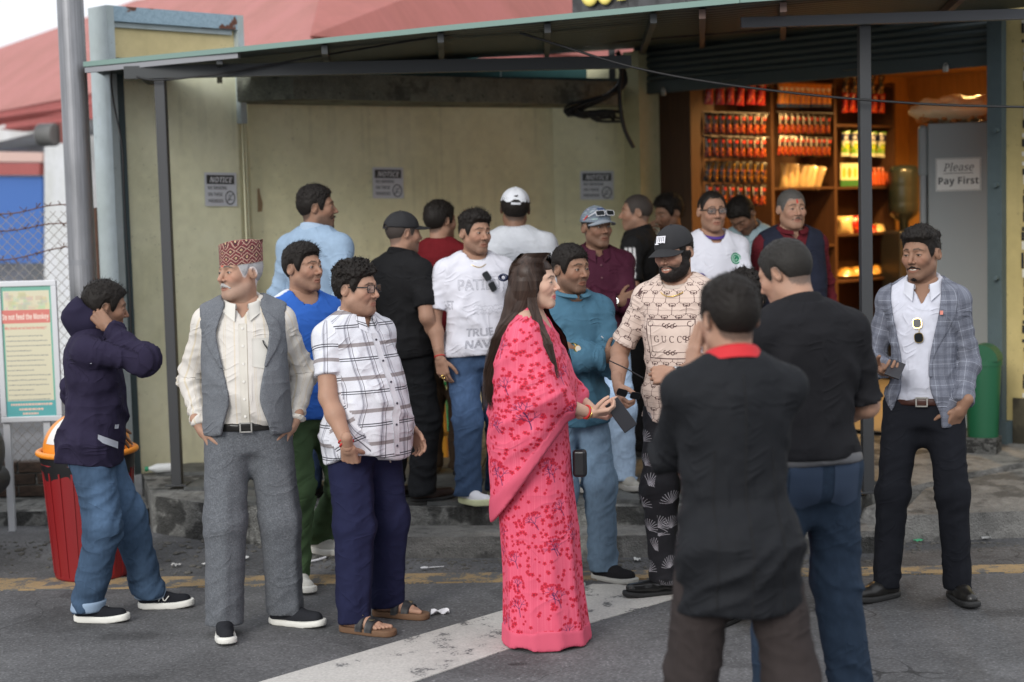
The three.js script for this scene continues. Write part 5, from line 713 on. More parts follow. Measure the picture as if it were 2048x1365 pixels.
// ================================================================ left side and background
{ // lamp pole
  const top = atDepth(136, 0, 10.2), bot = atDepth(176, 700, 10.2); const map = dataTex(256, (u, v) => { const n = tn(u * 4 % 1, v * .1, 64, 3), p = tfbm(u, v, 6, 5); const c = .62 + (n - .5) * .16 + (p - .5) * .16; return [c, c, c * 1.01]; }, true, [1, 4]);
  const T = thing('street_pole', 'thick grey galvanised steel pole beside the fence', 'pole', [(top.x + bot.x) / 2, 0, bot.z]); put('shaft', new THREE.CylinderGeometry(.072, .088, 6.4, 40).translate(0, 3.2, 0), mat(lin(.62, .63, .65), .42, { map, metalness: .45 }), T); put('flange', new THREE.CylinderGeometry(.15, .15, .03, 24).translate(0, .015, 0), mGalv, T); put('band', new THREE.CylinderGeometry(.0845, .0845, .035, 40).translate(0, 1.62, 0), mGalv, T);
}
{ // chain link fence with barbed wire, on a low brick base
  const a = onFloor(-420, 1032), b = onFloor(214, 1018), d = b.clone().sub(a), L = d.length(), ang = -Math.atan2(d.z, d.x), T = thing('chain_link_fence', 'rusty chain link fence topped with barbed wire on a brick base', 'fence', [a.x, 0, a.z], ang), mLink = mat(lin(.24, .22, .2), .55, { metalness: .5 }), mRust = mat(lin(.12, .06, .04), .8);
  const h0 = .3, h1 = 1.94, gs = [], H = h1 - h0, p = .068; for (let i = -Math.ceil(H / p); i < L / p; i++) for (const s of [0, 1]) { let x0 = i * p, y0 = h0, x1 = x0 + H, y1 = h1; if (x0 < 0) { y0 += -x0; x0 = 0; } if (x1 > L) { y1 -= x1 - L; x1 = L; } if (y1 <= y0) continue; const m = s ? -1 : 1, A = s ? V3(L - x0, y0, .002) : V3(x0, y0, 0), B = s ? V3(L - x1, y1, .002) : V3(x1, y1, 0); gs.push(bar(A, B, .0032, .0032)); }
  const cl = put('chain_link', merge(gs), mLink, T); cl.userData.kind = 'stuff';
  const mp = mat(lin(1, 1, 1), .8, { map: rustMap }); for (const x of [L, L - 2.0]) put('post', new THREE.CylinderGeometry(.024, .024, 1.95, 12).translate(x, .98, -.03), mRust, T);
  const r = rng(4); for (const [y, sag] of [[1.97, .03], [1.86, .05], [1.74, .12]]) { const pts = []; for (let i = 0; i <= 8; i++) pts.push(V3(L * i / 8, y - sag * Math.sin(i / 8 * Math.PI) + (r() - .5) * .04, .02)); const cv = new THREE.CatmullRomCurve3(pts), gb = [new THREE.TubeGeometry(cv, 60, .004, 5)]; for (let i = 0; i < 26; i++) { const q = cv.getPoint((i + .5) / 26); for (let k = 0; k < 3; k++) gb.push(bar(q, q.clone().add(V3((r() - .5) * .07, (r() - .5) * .07, (r() - .5) * .07)), .004, .004)); } put('barbed_wire', merge(gb), mRust, T); }
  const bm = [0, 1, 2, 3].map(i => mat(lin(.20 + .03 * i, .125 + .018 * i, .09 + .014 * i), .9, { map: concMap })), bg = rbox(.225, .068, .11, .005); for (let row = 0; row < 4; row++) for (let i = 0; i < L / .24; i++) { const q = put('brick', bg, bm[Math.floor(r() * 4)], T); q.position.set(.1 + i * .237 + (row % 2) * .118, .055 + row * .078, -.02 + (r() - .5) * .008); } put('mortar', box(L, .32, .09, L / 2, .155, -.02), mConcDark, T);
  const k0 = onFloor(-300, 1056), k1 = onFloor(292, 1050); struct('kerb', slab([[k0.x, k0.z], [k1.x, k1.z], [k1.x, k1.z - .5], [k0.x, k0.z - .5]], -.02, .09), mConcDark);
}
{ // information board
  const tex = canvasTex(600, 920, (g, w, h) => { const r = rng(6); g.fillStyle = '#4f9d86'; g.fillRect(0, 0, w, h); g.fillStyle = '#cfc6a4'; g.fillRect(40, 40, w - 80, h - 130); for (let i = 0; i < 60; i++) { g.fillStyle = `rgba(${150 + r() * 60},${150 + r() * 50},${120 + r() * 50},.5)`; g.fillRect(44 + r() * 460, 46 + r() * 105, 20 + r() * 70, 14 + r() * 34); } g.fillStyle = '#c9564c'; g.fillRect(0, 172, w - 40, 92); g.fillStyle = '#f1dfcf'; g.font = 'bold 54px sans-serif'; g.fillText('Do not feed the Monkey', 16, 238, 530); g.fillStyle = '#c4463e'; g.font = 'bold 26px sans-serif'; g.fillText('Why should we not feed the Monkey ?', 40, 306, 480);
    g.strokeStyle = '#3a3d4a'; g.lineWidth = 6; for (let l = 0; l < 14; l++) { let x = 50; const end = l % 4 === 3 ? 330 : 470 + r() * 60; while (x < end) { const ww = 10 + r() * 30; g.globalAlpha = .55 + r() * .3; g.beginPath(); g.moveTo(x, 352 + l * 34 + (r() - .5) * 3); g.lineTo(x + ww, 352 + l * 34 + (r() - .5) * 3); g.stroke(); x += ww + 7; } } g.globalAlpha = 1; g.fillStyle = '#2b8f93'; g.fillRect(0, h - 118, w, 118); g.fillStyle = '#e9b49c'; for (const [x, y, ww] of [[70, h - 100, 440], [160, h - 66, 250], [200, h - 36, 170]]) { let xx = x; while (xx < x + ww) { const k = 14 + r() * 30; g.fillRect(xx, y, k, 14); xx += k + 6; } } g.fillStyle = 'rgba(214,212,204,.26)'; g.fillRect(0, 0, w, h); });
  const c0 = atDepth(112, 560, 9.95), c1 = atDepth(105, 842, 9.95), w = .365, h = c0.y - c1.y, T = thing('information_board', 'framed information board about not feeding monkeys on the fence', 'sign', [c0.x, c1.y, c0.z], .06); put('print', box(w - .05, h - .05, .012, -w / 2, h / 2, .006), mat(lin(1, 1, 1), .45, { map: tex }), T); const fm = mat(lin(.62, .63, .65), .4, { metalness: .3 }); for (const [bw, bh, x, y] of [[w, .034, -w / 2, h - .017], [w, .034, -w / 2, .017], [.034, h - .068, -.017, h / 2], [.034, h - .068, -w + .017, h / 2]]) put('frame', rbox(bw, bh, .03, .004, x, y, .006), fm, T); put('leg', box(.04, c1.y + .02, .04, -.1, -c1.y / 2, -.02), fm, T); put('leg', box(.04, c1.y + .02, .04, -.34, -c1.y / 2, -.02), fm, T);
}
{ // red litter bin with orange hood
  const b = onFloor(186, 1152), T = thing('litter_bin', 'red plastic litter bin with orange swing lid behind the hooded man', 'bin', [b.x, 0, b.z], .2); const pr = [[0, .0], [.165, 0], [.172, .02], [.205, .60], [.212, .62], [.2, .62], [.19, .6], [0, .58]].map(p => new THREE.Vector2(...p)); const red = mat(lin(.22, .012, .014), .4), or = mat(lin(.72, .24, .02), .4); put('tub', new THREE.LatheGeometry(pr, 40), red, T); for (let i = 0; i < 20; i++) { const a = i / 20 * Math.PI * 2; put('rib', bar(V3(Math.sin(a) * .17, .03, Math.cos(a) * .17), V3(Math.sin(a) * .203, .58, Math.cos(a) * .203), .01, .01), red, T); }
  const lin2 = new THREE.CylinderGeometry(.218, .2, .13, 40, 6, true); { const p = lin2.attributes.position, r = rng(2); for (let i = 0; i < p.count; i++) { const n = (noise(p.getX(i) * 40, p.getY(i) * 40, p.getZ(i) * 40) - .5) * .03; p.setXYZ(i, p.getX(i) * (1 + n), p.getY(i), p.getZ(i) * (1 + n)); } lin2.computeVertexNormals(); } put('liner', lin2.translate(0, .6, 0), mat(lin(.015, .015, .016), .35, { side: THREE.DoubleSide }), T);
  put('rim', new THREE.TorusGeometry(.218, .016, 10, 40).rotateX(Math.PI / 2).translate(0, .672, 0), or, T); put('hood', new THREE.SphereGeometry(.2, 36, 16, 0, Math.PI * 2, 0, Math.PI / 2).scale(1, 1.02, 1).translate(0, .68, 0), or, T); put('flap', new THREE.SphereGeometry(.203, 24, 10, Math.PI * .15, Math.PI * .7, Math.PI * .16, Math.PI * .26).translate(0, .68, 0), mat(lin(.65, .63, .6), .45), T); T.scale.set(1.14, 1.0, 1.14);
}
{ // red roofed hall behind
  const T = thing('red_roof_hall', 'white hall with red painted roof and deep red fascia behind the fence', 'building'), V = atDepth, roofLitM = mat(lin(.40, .155, .14), .8, { map: wallMap, bumpMap: concBump, bumpScale: .01 }), roofLitM2 = mat(lin(.36, .115, .10), .8, { map: wallMap }), fas = mat(lin(.36, .09, .085), .75, { map: wallMap });  // one red roof: lit left slope and darker right slope painted into the colours
  const face = (pts, m, name, t = .12) => { const n = pts.length, pos = [], uv = []; const A = pts[0], nn = pts[1].clone().sub(A).cross(pts[2].clone().sub(A)).normalize(); if (nn.z < 0) nn.negate(); const back = pts.map(p => p.clone().addScaledVector(nn, -t)), ex = pts[1].clone().sub(A).normalize(), ey = nn.clone().cross(ex); const P2 = p => [p.clone().sub(A).dot(ex), p.clone().sub(A).dot(ey)]; const tri = (a, b, c) => { for (const p of [a, b, c]) { pos.push(p.x, p.y, p.z); uv.push(...P2(p)); } }; for (let i = 1; i < n - 1; i++) { tri(pts[0], pts[i], pts[i + 1]); tri(back[0], back[i + 1], back[i]); } for (let i = 0; i < n; i++) { const j = (i + 1) % n; tri(pts[i], back[i], back[j]); tri(pts[i], back[j], pts[j]); } const g = new THREE.BufferGeometry(); g.setAttribute('position', new THREE.Float32BufferAttribute(pos, 3)); g.setAttribute('uv', new THREE.Float32BufferAttribute(uv, 2)); g.computeVertexNormals(); return put(name, g, m, T); };
  const E1 = V(0, 222, 22), E2 = V(215, 181, 18), UP = V(270, 0, 25), rn = E2.clone().sub(E1).cross(UP.clone().sub(E1)).normalize(), on = (px, py) => { const r = rayDir(px, py), o = V3(0, 1.9, 0); return o.clone().addScaledVector(r, E1.clone().sub(o).dot(rn) / r.dot(rn)); };
  const hipTop = on(665, -60), hipBot = on(628, 100);
  face([on(-260, 272), E1, E2, on(430, 140), hipBot, hipTop, UP, on(0, 95), on(-160, 150)], roofLitM, 'roof_slope');
  face([hipBot, V(900, 210, 17), V(1600, 160, 22), V(1600, -300, 30), hipTop], roofLitM2, 'roof_slope');
  face([V(-260, 272, 28.6), V(0, 222, 21.9), V(215, 181, 17.9), V(430, 140, 15.4), V(430, 168, 15.4), V(215, 204, 17.9), V(0, 249, 21.9), V(-260, 300, 28.6)], fas, 'fascia', .15);
  face([V(-400, 385, 30), V(215, 228, 18.9), V(480, 210, 18.4), V(480, 760, 18.4), V(215, 800, 18.9), V(-400, 700, 30)], mWhitePaint, 'wall', .2);
  face([V(0, 252, 21.95), V(215, 207, 17.95), V(430, 172, 15.45), V(430, 205, 17), V(215, 236, 19.2), V(0, 270, 23.4)], mWhitePaint, 'soffit', .05); face([V(-260, 304, 28.7), V(0, 252, 21.95), V(0, 270, 23.4), V(-260, 318, 30)], mWhitePaint, 'soffit', .05);
  face([V(88, 285, 18.6), V(150, 270, 17.6), V(150, 800, 17.6), V(88, 800, 18.6)], mWhitePaint, 'column', .5);
  face([V(-400, 352, 26.5), V(84, 352, 19.6), V(84, 526, 19.6), V(-400, 526, 26.5)], mat(lin(.035, .12, .38), .6), 'blue_shutter', .1); for (const x of [12, 50]) face([V(x, 354, 20.6 - x * .012), V(x + 3, 354, 20.58 - x * .012), V(x + 3, 524, 20.58 - x * .012), V(x, 524, 20.6 - x * .012)], mat(lin(.02, .07, .25), .6), 'shutter_seam', .02);
  face([V(-400, 326, 26.4), V(78, 326, 19.5), V(78, 350, 19.5), V(-400, 350, 26.4)], fas, 'door_band', .2);
  face([V(-400, 296, 26.4), V(84, 305, 19.45), V(84, 324, 19.45), V(-400, 322, 26.4)], mat(lin(.55, .38, .33), .8), 'awning', .2);
  const L = thing('floodlight', 'grey ribbed floodlight fixed under the red fascia', 'lamp', [0, 0, 0]); const p = V(95, 270, 17.3); L.position.copy(p); put('housing', new THREE.CylinderGeometry(.11, .10, .2, 20).rotateX(Math.PI / 2).rotateY(1.2), mat(lin(.2, .2, .19), .5), L); for (let i = 0; i < 5; i++) put('fin', new THREE.TorusGeometry(.112, .01, 6, 20).translate(0, 0, -.08 + i * .04).rotateY(1.2), mat(lin(.15, .15, .15), .5), L); put('bracket', box(.05, .22, .06, .16, .02, 0), mat(lin(.2, .06, .05), .7), L);
}
{ // shop sign above the canopy, only its foot in view
  const a = atDepth(1146, 20, 11.9), b = atDepth(1620, 20, 11.0), d = b.clone().sub(a), L = d.length() , T = thing('shop_sign', 'grey panelled shop sign with yellow raised letters above the canopy', 'sign', [a.x, 3.02, a.z], -Math.atan2(d.z, d.x)), m = mat(lin(.26, .265, .30), .5, { map: concMap }); for (let i = 0; i < 4; i++) put('panel', box(L / 4 - .006, 1.1, .03, L / 4 * (i + .5), .55, 0), m, T);
  const ym = mat(lin(.75, .62, .16), .4), yb = atDepth(1146, 12, 11.85).y - 3.02; for (const [px, w, kind] of [[1190, .07, 0], [1222, .06, 0], [1256, .05, 1]]) { const x = (px - 1146) / (1620 - 1146) * L, base = yb - .005; if (!kind) put('letter', new THREE.TorusGeometry(w * .75, w * .3, 10, 28).scale(1, 1.3, .8).translate(x, base + w * 1.2, .05), ym, T); else put('letter', box(w, .16, .04, x, base + .09, .05), ym, T); }
}
{ // parked car, just the end of it in view
  const b = onFloor(-20, 1150), T = thing('parked_car', 'dark grey parked car with its rounded end at the kerb', 'car', [b.x - .17, 0, b.z - .2]); const f = (x, y, z) => { let d = smax(ell(x, y, z, -1.7, .62, 0, 1.95, .52, .86), .22 - y, .06); d = smin(d, ell(x, y, z, -1.9, .95, 0, 1.25, .55, .7), .15); for (const wx of [-.62, -2.9]) d = smax(d, -cone(x, y, z, [wx, .31, -1], [wx, .31, 1], .36, .36), .03); return smax(d, x - .18, .1); };
  put('body', polygonise(f, [-3.8, .1, -.95], [.3, 1.6, .95], .04), phys(lin(.015, .016, .019), .45, { clearcoat: .15, clearcoatRoughness: .2 }), T); for (const x of [-.62, -2.9]) for (const z of [-.72, .72]) { const w = new THREE.Group(); w.name = 'wheel'; w.position.set(x, .31, z); T.add(w); put('tyre', new THREE.TorusGeometry(.23, .085, 14, 32), mat(lin(.02, .02, .02), .9), w); put('rim', new THREE.CylinderGeometry(.19, .19, .12, 24).rotateX(Math.PI / 2), mat(lin(.4, .4, .42), .3, { metalness: .8 }), w); }
  put('tail_lamp', ((g) => g)(new THREE.SphereGeometry(1, 16, 12).scale(.05, .07, .12).translate(.04, .78, .42)), phys(lin(.4, .03, .02), .2, { clearcoat: 1 }), T); put('bumper', new THREE.CapsuleGeometry(.09, 1.1, 6, 14).rotateX(Math.PI / 2).translate(-.02, .4, 0), mat(lin(.02, .021, .024), .6), T);
}
{ // litter
  const at = (px, py, h = 0) => onFloor(px, py, h), wm = mat(lin(.66, .66, .68), .5); let p = at(866, 1141); const sp = thing('plastic_spoon', 'white plastic spoon dropped in the gutter', 'spoon', [p.x, .012, p.z], .1); put('bowl', new THREE.SphereGeometry(1, 14, 8).scale(.022, .006, .015).translate(-.045, .004, 0), wm, sp); put('handle', rbox(.08, .004, .007, .0015, .018, .005, .004).rotateY(.1), wm, sp);
  p = at(880, 1229); solo('crushed_paper_cup', sheet(10, 5, (u, v) => V3((u - .5) * .085, .012 + .01 * Math.sin(u * 9 + v * 5), (v - .5) * .05 + .01 * Math.sin(u * 7)), .002).translate(p.x, 0, p.z), wm, 'flattened scrap of white paper on the road near the sandals', 'litter');
  p = at(326, 946, FL); const B = thing('plastic_bottle', 'empty white plastic bottle with green cap lying by the post', 'bottle', [p.x, FL + .031, p.z], .25); put('bottle_body', new THREE.LatheGeometry([[0, .0], [.028, .002], [.03, .02], [.03, .12], [.012, .165], [.012, .175], [0, .175]].map(q => new THREE.Vector2(...q)), 20).rotateZ(Math.PI / 2).translate(.08, 0, 0), mat(lin(.6, .62, .62), .35), B); put('bottle_cap', new THREE.CylinderGeometry(.016, .016, .022, 16).rotateZ(Math.PI / 2).translate(-.104, 0, 0), mat(lin(.02, .25, .12), .4), B);
  p = at(620, 1128); solo('white_cord', tube([V3(p.x - .04, .012, p.z + .02), V3(p.x + .02, .014, p.z - .01), V3(p.x + .07, .016, p.z - .07), V3(p.x + .08, .02, p.z - .1)], .006, 16, 6), wm, 'short piece of white cord at the foot of the step', 'litter');
  const r = rng(17); for (const [px, py, lab, c] of [[412, 1133, 'small white scrap of paper beside the grey trouser leg', .66], [488, 1121, 'crumpled white tissue between the old man and the wall', .62], [1275, 1124, 'tiny white scrap below the step by the black shoe', .6], [1838, 1086, 'scrap of green wrapper beside the ramp kerb', .2], [1973, 1081, 'grey scrap of foil beside the ramp kerb', .4], [352, 1135, 'yellowish paper crumb in the gutter', .45]]) { p = at(px, py); solo('paper_scrap', sheet(6, 4, (u, v) => V3((u - .5) * .05, .008 + .012 * noise(u * 4 + px, v * 4, 2), (v - .5) * .035), .001).rotateY(r() * 3).translate(p.x, 0, p.z), mat(lab.includes('green') ? lin(.08, .4, .2) : lin(c, c, c * .97), .6), lab, 'litter'); }
}
// ================================================================ THE PEOPLE
const cloth = (r, g, b, rough = .9, x = {}) => phys(lin(r, g, b), rough, { vertexColors: true, specularIntensity: .3, ...x });
const span = (t, u0, u1, v0, v1) => { t.repeat.set(1 / (u1 - u0), 1 / (v1 - v0)); t.offset.set(-u0 / (u1 - u0), -v0 / (v1 - v0)); return t; };
const weave = (g, w, h, n, a, seed = 3) => { const r = rng(seed); for (let i = 0; i < n; i++) { g.fillStyle = r() > .5 ? `rgba(255,255,255,${a})` : `rgba(0,0,0,${a})`; g.fillRect(r() * w, r() * h, 1 + r() * 2, 1 + r() * 3); } };
const texPlaid = canvasTex(256, 256, (g, w, h) => { g.fillStyle = '#d0d1d8'; g.fillRect(0, 0, w, h); for (const x of [40, 168]) { const q = g.createLinearGradient(x, 0, x + 44, 0); g.fillStyle = 'rgba(120,120,132,.34)'; g.fillRect(x, 0, 22, h); g.fillStyle = 'rgba(52,50,58,.75)'; g.fillRect(x + 30, 0, 4, h); g.fillRect(x + 8, 0, 3, h); } for (const y of [30]) { g.fillStyle = 'rgba(98,86,84,.62)'; g.fillRect(0, y, w, 30); g.fillStyle = 'rgba(40,40,48,.9)'; g.fillRect(0, y + 112, w, 8); g.fillRect(0, y + 130, w, 7); } weave(g, w, h, 9000, .035); }, [1 / .15, 1 / .15]);
const texPintuck = canvasTex(256, 128, (g, w, h) => { g.fillStyle = '#cdc8c1'; g.fillRect(0, 0, w, h); for (const [x, c, ww] of [[20, 'rgba(196,180,150,.55)', 18], [90, 'rgba(190,172,140,.4)', 5], [104, 'rgba(190,172,140,.4)', 5], [180, 'rgba(200,184,156,.5)', 12]]) { g.fillStyle = c; g.fillRect(x, 0, ww, h); } weave(g, w, h, 4000, .03); }, [1 / .12, 1 / .06]);
const texTopi = canvasTex(1024, 256, (g, w, h) => { g.fillStyle = '#6c3236'; g.fillRect(0, 0, w, h); const r = rng(2); weave(g, w, h, 12000, .10); g.save(); g.scale(.64, .72); for (let i = -1; i < 14; i++) for (let j = 0; j < 5; j++) { const x = i * 128 + (j % 2) * 64 + 40, y = j * 86 + 20; g.strokeStyle = '#b39a86'; g.lineWidth = 12; g.setLineDash([9, 3]); g.beginPath(); g.moveTo(x, y - 46); g.lineTo(x + 60, y); g.lineTo(x, y + 46); g.lineTo(x - 60, y); g.closePath(); g.stroke(); g.setLineDash([]); g.fillStyle = '#3c2a2c'; g.beginPath(); for (let k = 0; k < 6; k++) g.lineTo(x + Math.cos(k * 1.047) * 24, y + Math.sin(k * 1.047) * 26); g.fill(); g.fillStyle = '#c2a684'; g.beginPath(); g.arc(x, y, 15, 0, 7); g.fill(); g.fillStyle = '#8c5a3a'; g.beginPath(); g.arc(x, y, 6, 0, 7); g.fill(); } g.restore(); for (let i = 0; i < 900; i++) { g.fillStyle = ['#a88e7c', '#5a1a24', '#94303a', '#443034'][Math.floor(r() * 4)]; g.fillRect(r() * w, r() * h, 6, 5); } });
const texSaree = canvasTex(1024, 1024, (g, w, h) => { g.fillStyle = '#dd5470'; g.fillRect(0, 0, w, h); const r = rng(14); g.lineWidth = 2; for (let i = 0; i < 120; i++) { g.strokeStyle = `rgba(255,150,170,${.12 + r() * .2})`; g.beginPath(); const x = r() * w; g.moveTo(x, 0); g.bezierCurveTo(x + r() * 30, h * .3, x - r() * 30, h * .6, x, h); g.stroke(); }
  const blossom = (x, y, s) => { for (const ox of [-w, 0, w]) for (const oy of [-h, 0, h]) { g.fillStyle = '#cb1836'; g.beginPath(); for (let k = 0; k < 14; k++) { const a = k / 14 * 6.283, q = s * (.82 + .22 * Math.sin(a * 5)); g.lineTo(x + ox + Math.cos(a) * q, y + oy + Math.sin(a) * q); } g.fill(); g.fillStyle = '#8e1030'; g.beginPath(); g.arc(x + ox, y + oy, s * .34, 0, 7); g.fill(); } };
  for (let i = 0; i < 400; i++) blossom(r() * w, r() * h, 11 + r() * 13);
  const twig = (x, y, a, l, d) => { const x2 = x + Math.cos(a) * l, y2 = y + Math.sin(a) * l; for (const ox of [-w, 0, w]) for (const oy of [-h, 0, h]) { g.strokeStyle = '#4a1d52'; g.lineWidth = 1.6 + d * 1.5; g.beginPath(); g.moveTo(x + ox, y + oy); g.quadraticCurveTo((x + x2) / 2 + ox + 6, (y + y2) / 2 + oy, x2 + ox, y2 + oy); g.stroke(); } if (d > 0) { const n = d > 1 ? 3 : 2; for (let k = 0; k < n; k++) twig(x2, y2, a + (k - (n - 1) / 2) * .75 + (r() - .5) * .4, l * .72, d - 1); } else if (r() > .35) blossom(x2, y2, 10 + r() * 6); };
  for (let i = 0; i < 15; i++) twig(r() * w, r() * h, -1.57 + (r() - .5) * 1.4, 46 + r() * 26, 3); }, [1 / .54, 1 / .54]);
const texTee = span(canvasTex(1024, 1024, (g, w, h) => { g.fillStyle = '#cdcdd6'; g.fillRect(0, 0, w, h); g.strokeStyle = '#71727c'; g.fillStyle = '#71727c'; g.lineWidth = 4; g.lineJoin = 'round'; g.font = '150px sans-serif'; g.strokeText('PATIENT', 300, 300, 470); g.lineWidth = 2; const r = rng(4); for (let l = 0; l < 3; l++) { g.beginPath(); let x = 420; g.moveTo(x, 470 + l * 38); while (x < 760) { x += 10; g.lineTo(x, 470 + l * 38 + (r() - .5) * 34); } g.stroke(); } g.lineWidth = 5; g.font = '110px sans-serif'; g.save(); g.rotate(-.03); g.strokeText('TRUE', 330, 800, 330); g.strokeText('NAVY', 330, 925, 330); g.restore(); g.font = '120px sans-serif'; g.strokeText('GET', 60, 500, 170); }), -.27, .27, .86, 1.42);
const texMono = span(canvasTex(1536, 1024, (g, w, h) => { g.fillStyle = '#cbb8ac'; g.fillRect(0, 0, w, h); const ink = '#4a3432'; g.strokeStyle = ink; g.fillStyle = ink; const c = 92, rosette = (x, y) => { g.lineWidth = 4; g.setLineDash([7, 6]); g.beginPath(); for (let k = 0; k <= 6; k++) g.lineTo(x + Math.cos(k * 1.047 + .52) * c * .58, y + Math.sin(k * 1.047 + .52) * c * .58); g.stroke(); g.setLineDash([]); g.font = 'bold 36px serif'; g.textAlign = 'center'; g.save(); g.translate(x, y + c * .5); g.fillText('G', -11, 12); g.scale(-1, 1); g.fillText('G', -11, 12); g.restore(); g.lineWidth = 2; g.strokeStyle = 'rgba(90,66,62,.55)'; g.beginPath(); g.moveTo(x - c * .5, y); g.lineTo(x + c * .5, y); g.stroke(); g.strokeStyle = ink; }; for (let j = 0; j < 13; j++) for (let i = 0; i < 17; i++) rosette(i * c + (j % 2) * c / 2, j * c * .88); const fx = 768 - 165, fy = 225, fw = 330, fh = 270; g.fillStyle = '#d2c0b4'; g.fillRect(fx, fy, fw, fh); g.lineWidth = 7; g.strokeRect(fx, fy, fw, fh); g.lineWidth = 4; g.strokeRect(fx + 30, fy + 44, fw - 60, fh - 88); g.fillStyle = ink; g.font = '64px serif'; g.textAlign = 'center'; g.fillText('G U C C I', 768, fy + 158, 236); for (const [x, y] of [[768, fy + 42], [768, fy + fh - 42], [fx + fw - 30, fy + 130]]) { for (let k = 0; k < 5; k++) { g.lineWidth = 6; g.beginPath(); g.arc(x + (k - 2) * 18, y + (k % 2) * 8 - 4, 11, 0, 5); g.stroke(); } } for (const [x, y] of [[fx + 30, fy + 30], [fx + fw - 30, fy + 30], [fx + 30, fy + fh - 30], [fx + fw - 30, fy + fh - 30]]) { g.lineWidth = 5; g.beginPath(); g.arc(x, y, 18, 0, 5); g.stroke(); } }, [1, 1]), -.5, .5, .76, 1.43);
const texCheck = canvasTex(256, 256, (g, w, h) => { g.fillStyle = '#676b78'; g.fillRect(0, 0, w, h); weave(g, w, h, 14000, .07, 8); const band = (o, ww, c) => { g.fillStyle = c; g.fillRect(o, 0, ww, h); g.fillRect(0, o, w, ww); }; for (let i = 0; i < 6; i++) band(24 + i * 11, 5, 'rgba(34,36,48,.42)'); band(150, 4, 'rgba(196,200,212,.55)'); band(30, 3, 'rgba(200,204,216,.4)'); for (let i = 0; i < 3; i++) band(190 + i * 10, 4, 'rgba(36,38,50,.35)'); }, [1 / .095, 1 / .095]);
const texHound = canvasTex(128, 128, (g, w, h) => { g.fillStyle = '#a9adb8'; g.fillRect(0, 0, w, h); g.fillStyle = '#2a2d3e'; for (let j = 0; j < 4; j++) for (let i = 0; i < 4; i++) { g.fillRect(i * 32, j * 32, 16, 16); g.fillRect(i * 32 + 16, j * 32 + 10, 8, 6); g.fillRect(i * 32 + 10, j * 32 + 16, 6, 8); } }, [1 / .07, 1 / .07]);
const texTweed = canvasTex(256, 256, (g, w, h) => { g.fillStyle = '#5f6369'; g.fillRect(0, 0, w, h); weave(g, w, h, 26000, .05, 12); }, [1 / .16, 1 / .16]), texTweed2 = texTweed.clone(); texTweed2.repeat.set(1 / .3, 1 / .3);
const texLeaf = canvasTex(512, 512, (g, w, h) => { g.fillStyle = '#15151b'; g.fillRect(0, 0, w, h); const r = rng(6); g.strokeStyle = '#a9a6ac'; for (let i = 0; i < 9; i++) { const x = r() * w, y = r() * h, a = -1.57 + (r() - .5); for (let k = -5; k <= 5; k++) { g.lineWidth = 6; g.setLineDash([6, 3]); g.beginPath(); g.moveTo(x, y); const b = a + k * .26; g.quadraticCurveTo(x + Math.cos(b) * 40, y + Math.sin(b) * 50, x + Math.cos(b + .3) * 84, y + Math.sin(b + .2) * 96); g.stroke(); } } }, [1 / .3, 1 / .3]);
const texZs = span(canvasTex(1024, 1024, (g, w, h) => { g.fillStyle = '#cdced8'; g.fillRect(0, 0, w, h); g.fillStyle = '#1d7a58'; g.beginPath(); g.arc(700, 215, 62, 0, 7); g.fill(); g.strokeStyle = '#cfe6dc'; g.lineWidth = 6; g.beginPath(); g.arc(700, 215, 44, 0, 7); g.stroke(); g.beginPath(); g.arc(694, 215, 20, 0, 5); g.stroke(); g.fillStyle = '#2b6ab0'; g.font = 'bold 74px sans-serif'; g.fillText('ZSL', 826, 250, 130); g.fillRect(826, 272, 120, 8); g.fillRect(826, 288, 120, 5); }), -.27, .27, .86, 1.42);
const texDenimCap = canvasTex(512, 128, (g, w, h) => { g.fillStyle = '#66717d'; g.fillRect(0, 0, w, h); const r = rng(5); weave(g, w, h, 12000, .1, 5); for (let i = 0; i < 80; i++) { g.fillStyle = `rgba(${190 + r() * 40},${195 + r() * 40},${205 + r() * 30},${.25 + r() * .4})`; g.fillRect(r() * w, r() * h, 4 + r() * 26, 1 + r() * 5); } g.fillStyle = '#2a3d68'; g.fillRect(230, 30, 50, 50); });

const blk = cloth(.012, .012, .013), blkPolo = cloth(.011, .011, .012), whiteM = cloth(.68, .69, .72), denim = cloth(.042, .072, .12), denimDark = cloth(.028, .045, .085), denimLight = cloth(.25, .33, .44), leather = mat(lin(.012, .011, .01), .35), brownLeather = mat(lin(.05, .018, .012), .35), rubber = mat(lin(.68, .67, .62), .65), blackRub = mat(lin(.015, .015, .015), .7), gold = mat(lin(.85, .6, .2), .25, { metalness: 1 }), silver = mat(lin(.7, .7, .7), .25, { metalness: 1 }), darkGlass = phys(lin(.01, .012, .014), .3, { specularIntensity: .5 }), clearLens = phys(lin(.94, .96, 1), .03, { transmission: 1 }), capBlack = mat(lin(.013, .013, .015), .85), redThread = mat(lin(.5, .03, .03), .8), blackPl = mat(lin(.012, .012, .014), .3);
const SK = { tan: [.32, .183, .125], dark: [.24, .134, .088], warm: [.36, .212, .148], fair: [.52, .335, .25], deep: [.19, .105, .069] };
const noHand = { hidden: true }, folded = { L: { to: [-.085, 1.19, .165], pole: [1, -.75, .15], dir: [-1, .22, .12], palm: [0, -.1, -1], pose: 'curl' }, R: { to: [.09, 1.145, .205], pole: [-1, -.7, .1], dir: [1, .25, -.25], palm: [0, 0, -1], pose: 'relaxed' } };
const shade2 = (api, px) => 0;
function phone(G, pos, rot) { const p = put('mobile_phone', rbox(.074, .152, .009, .004), mat(lin(.012, .012, .015), .2), scene); p.name = numbered('held_phone_case'); return p; }
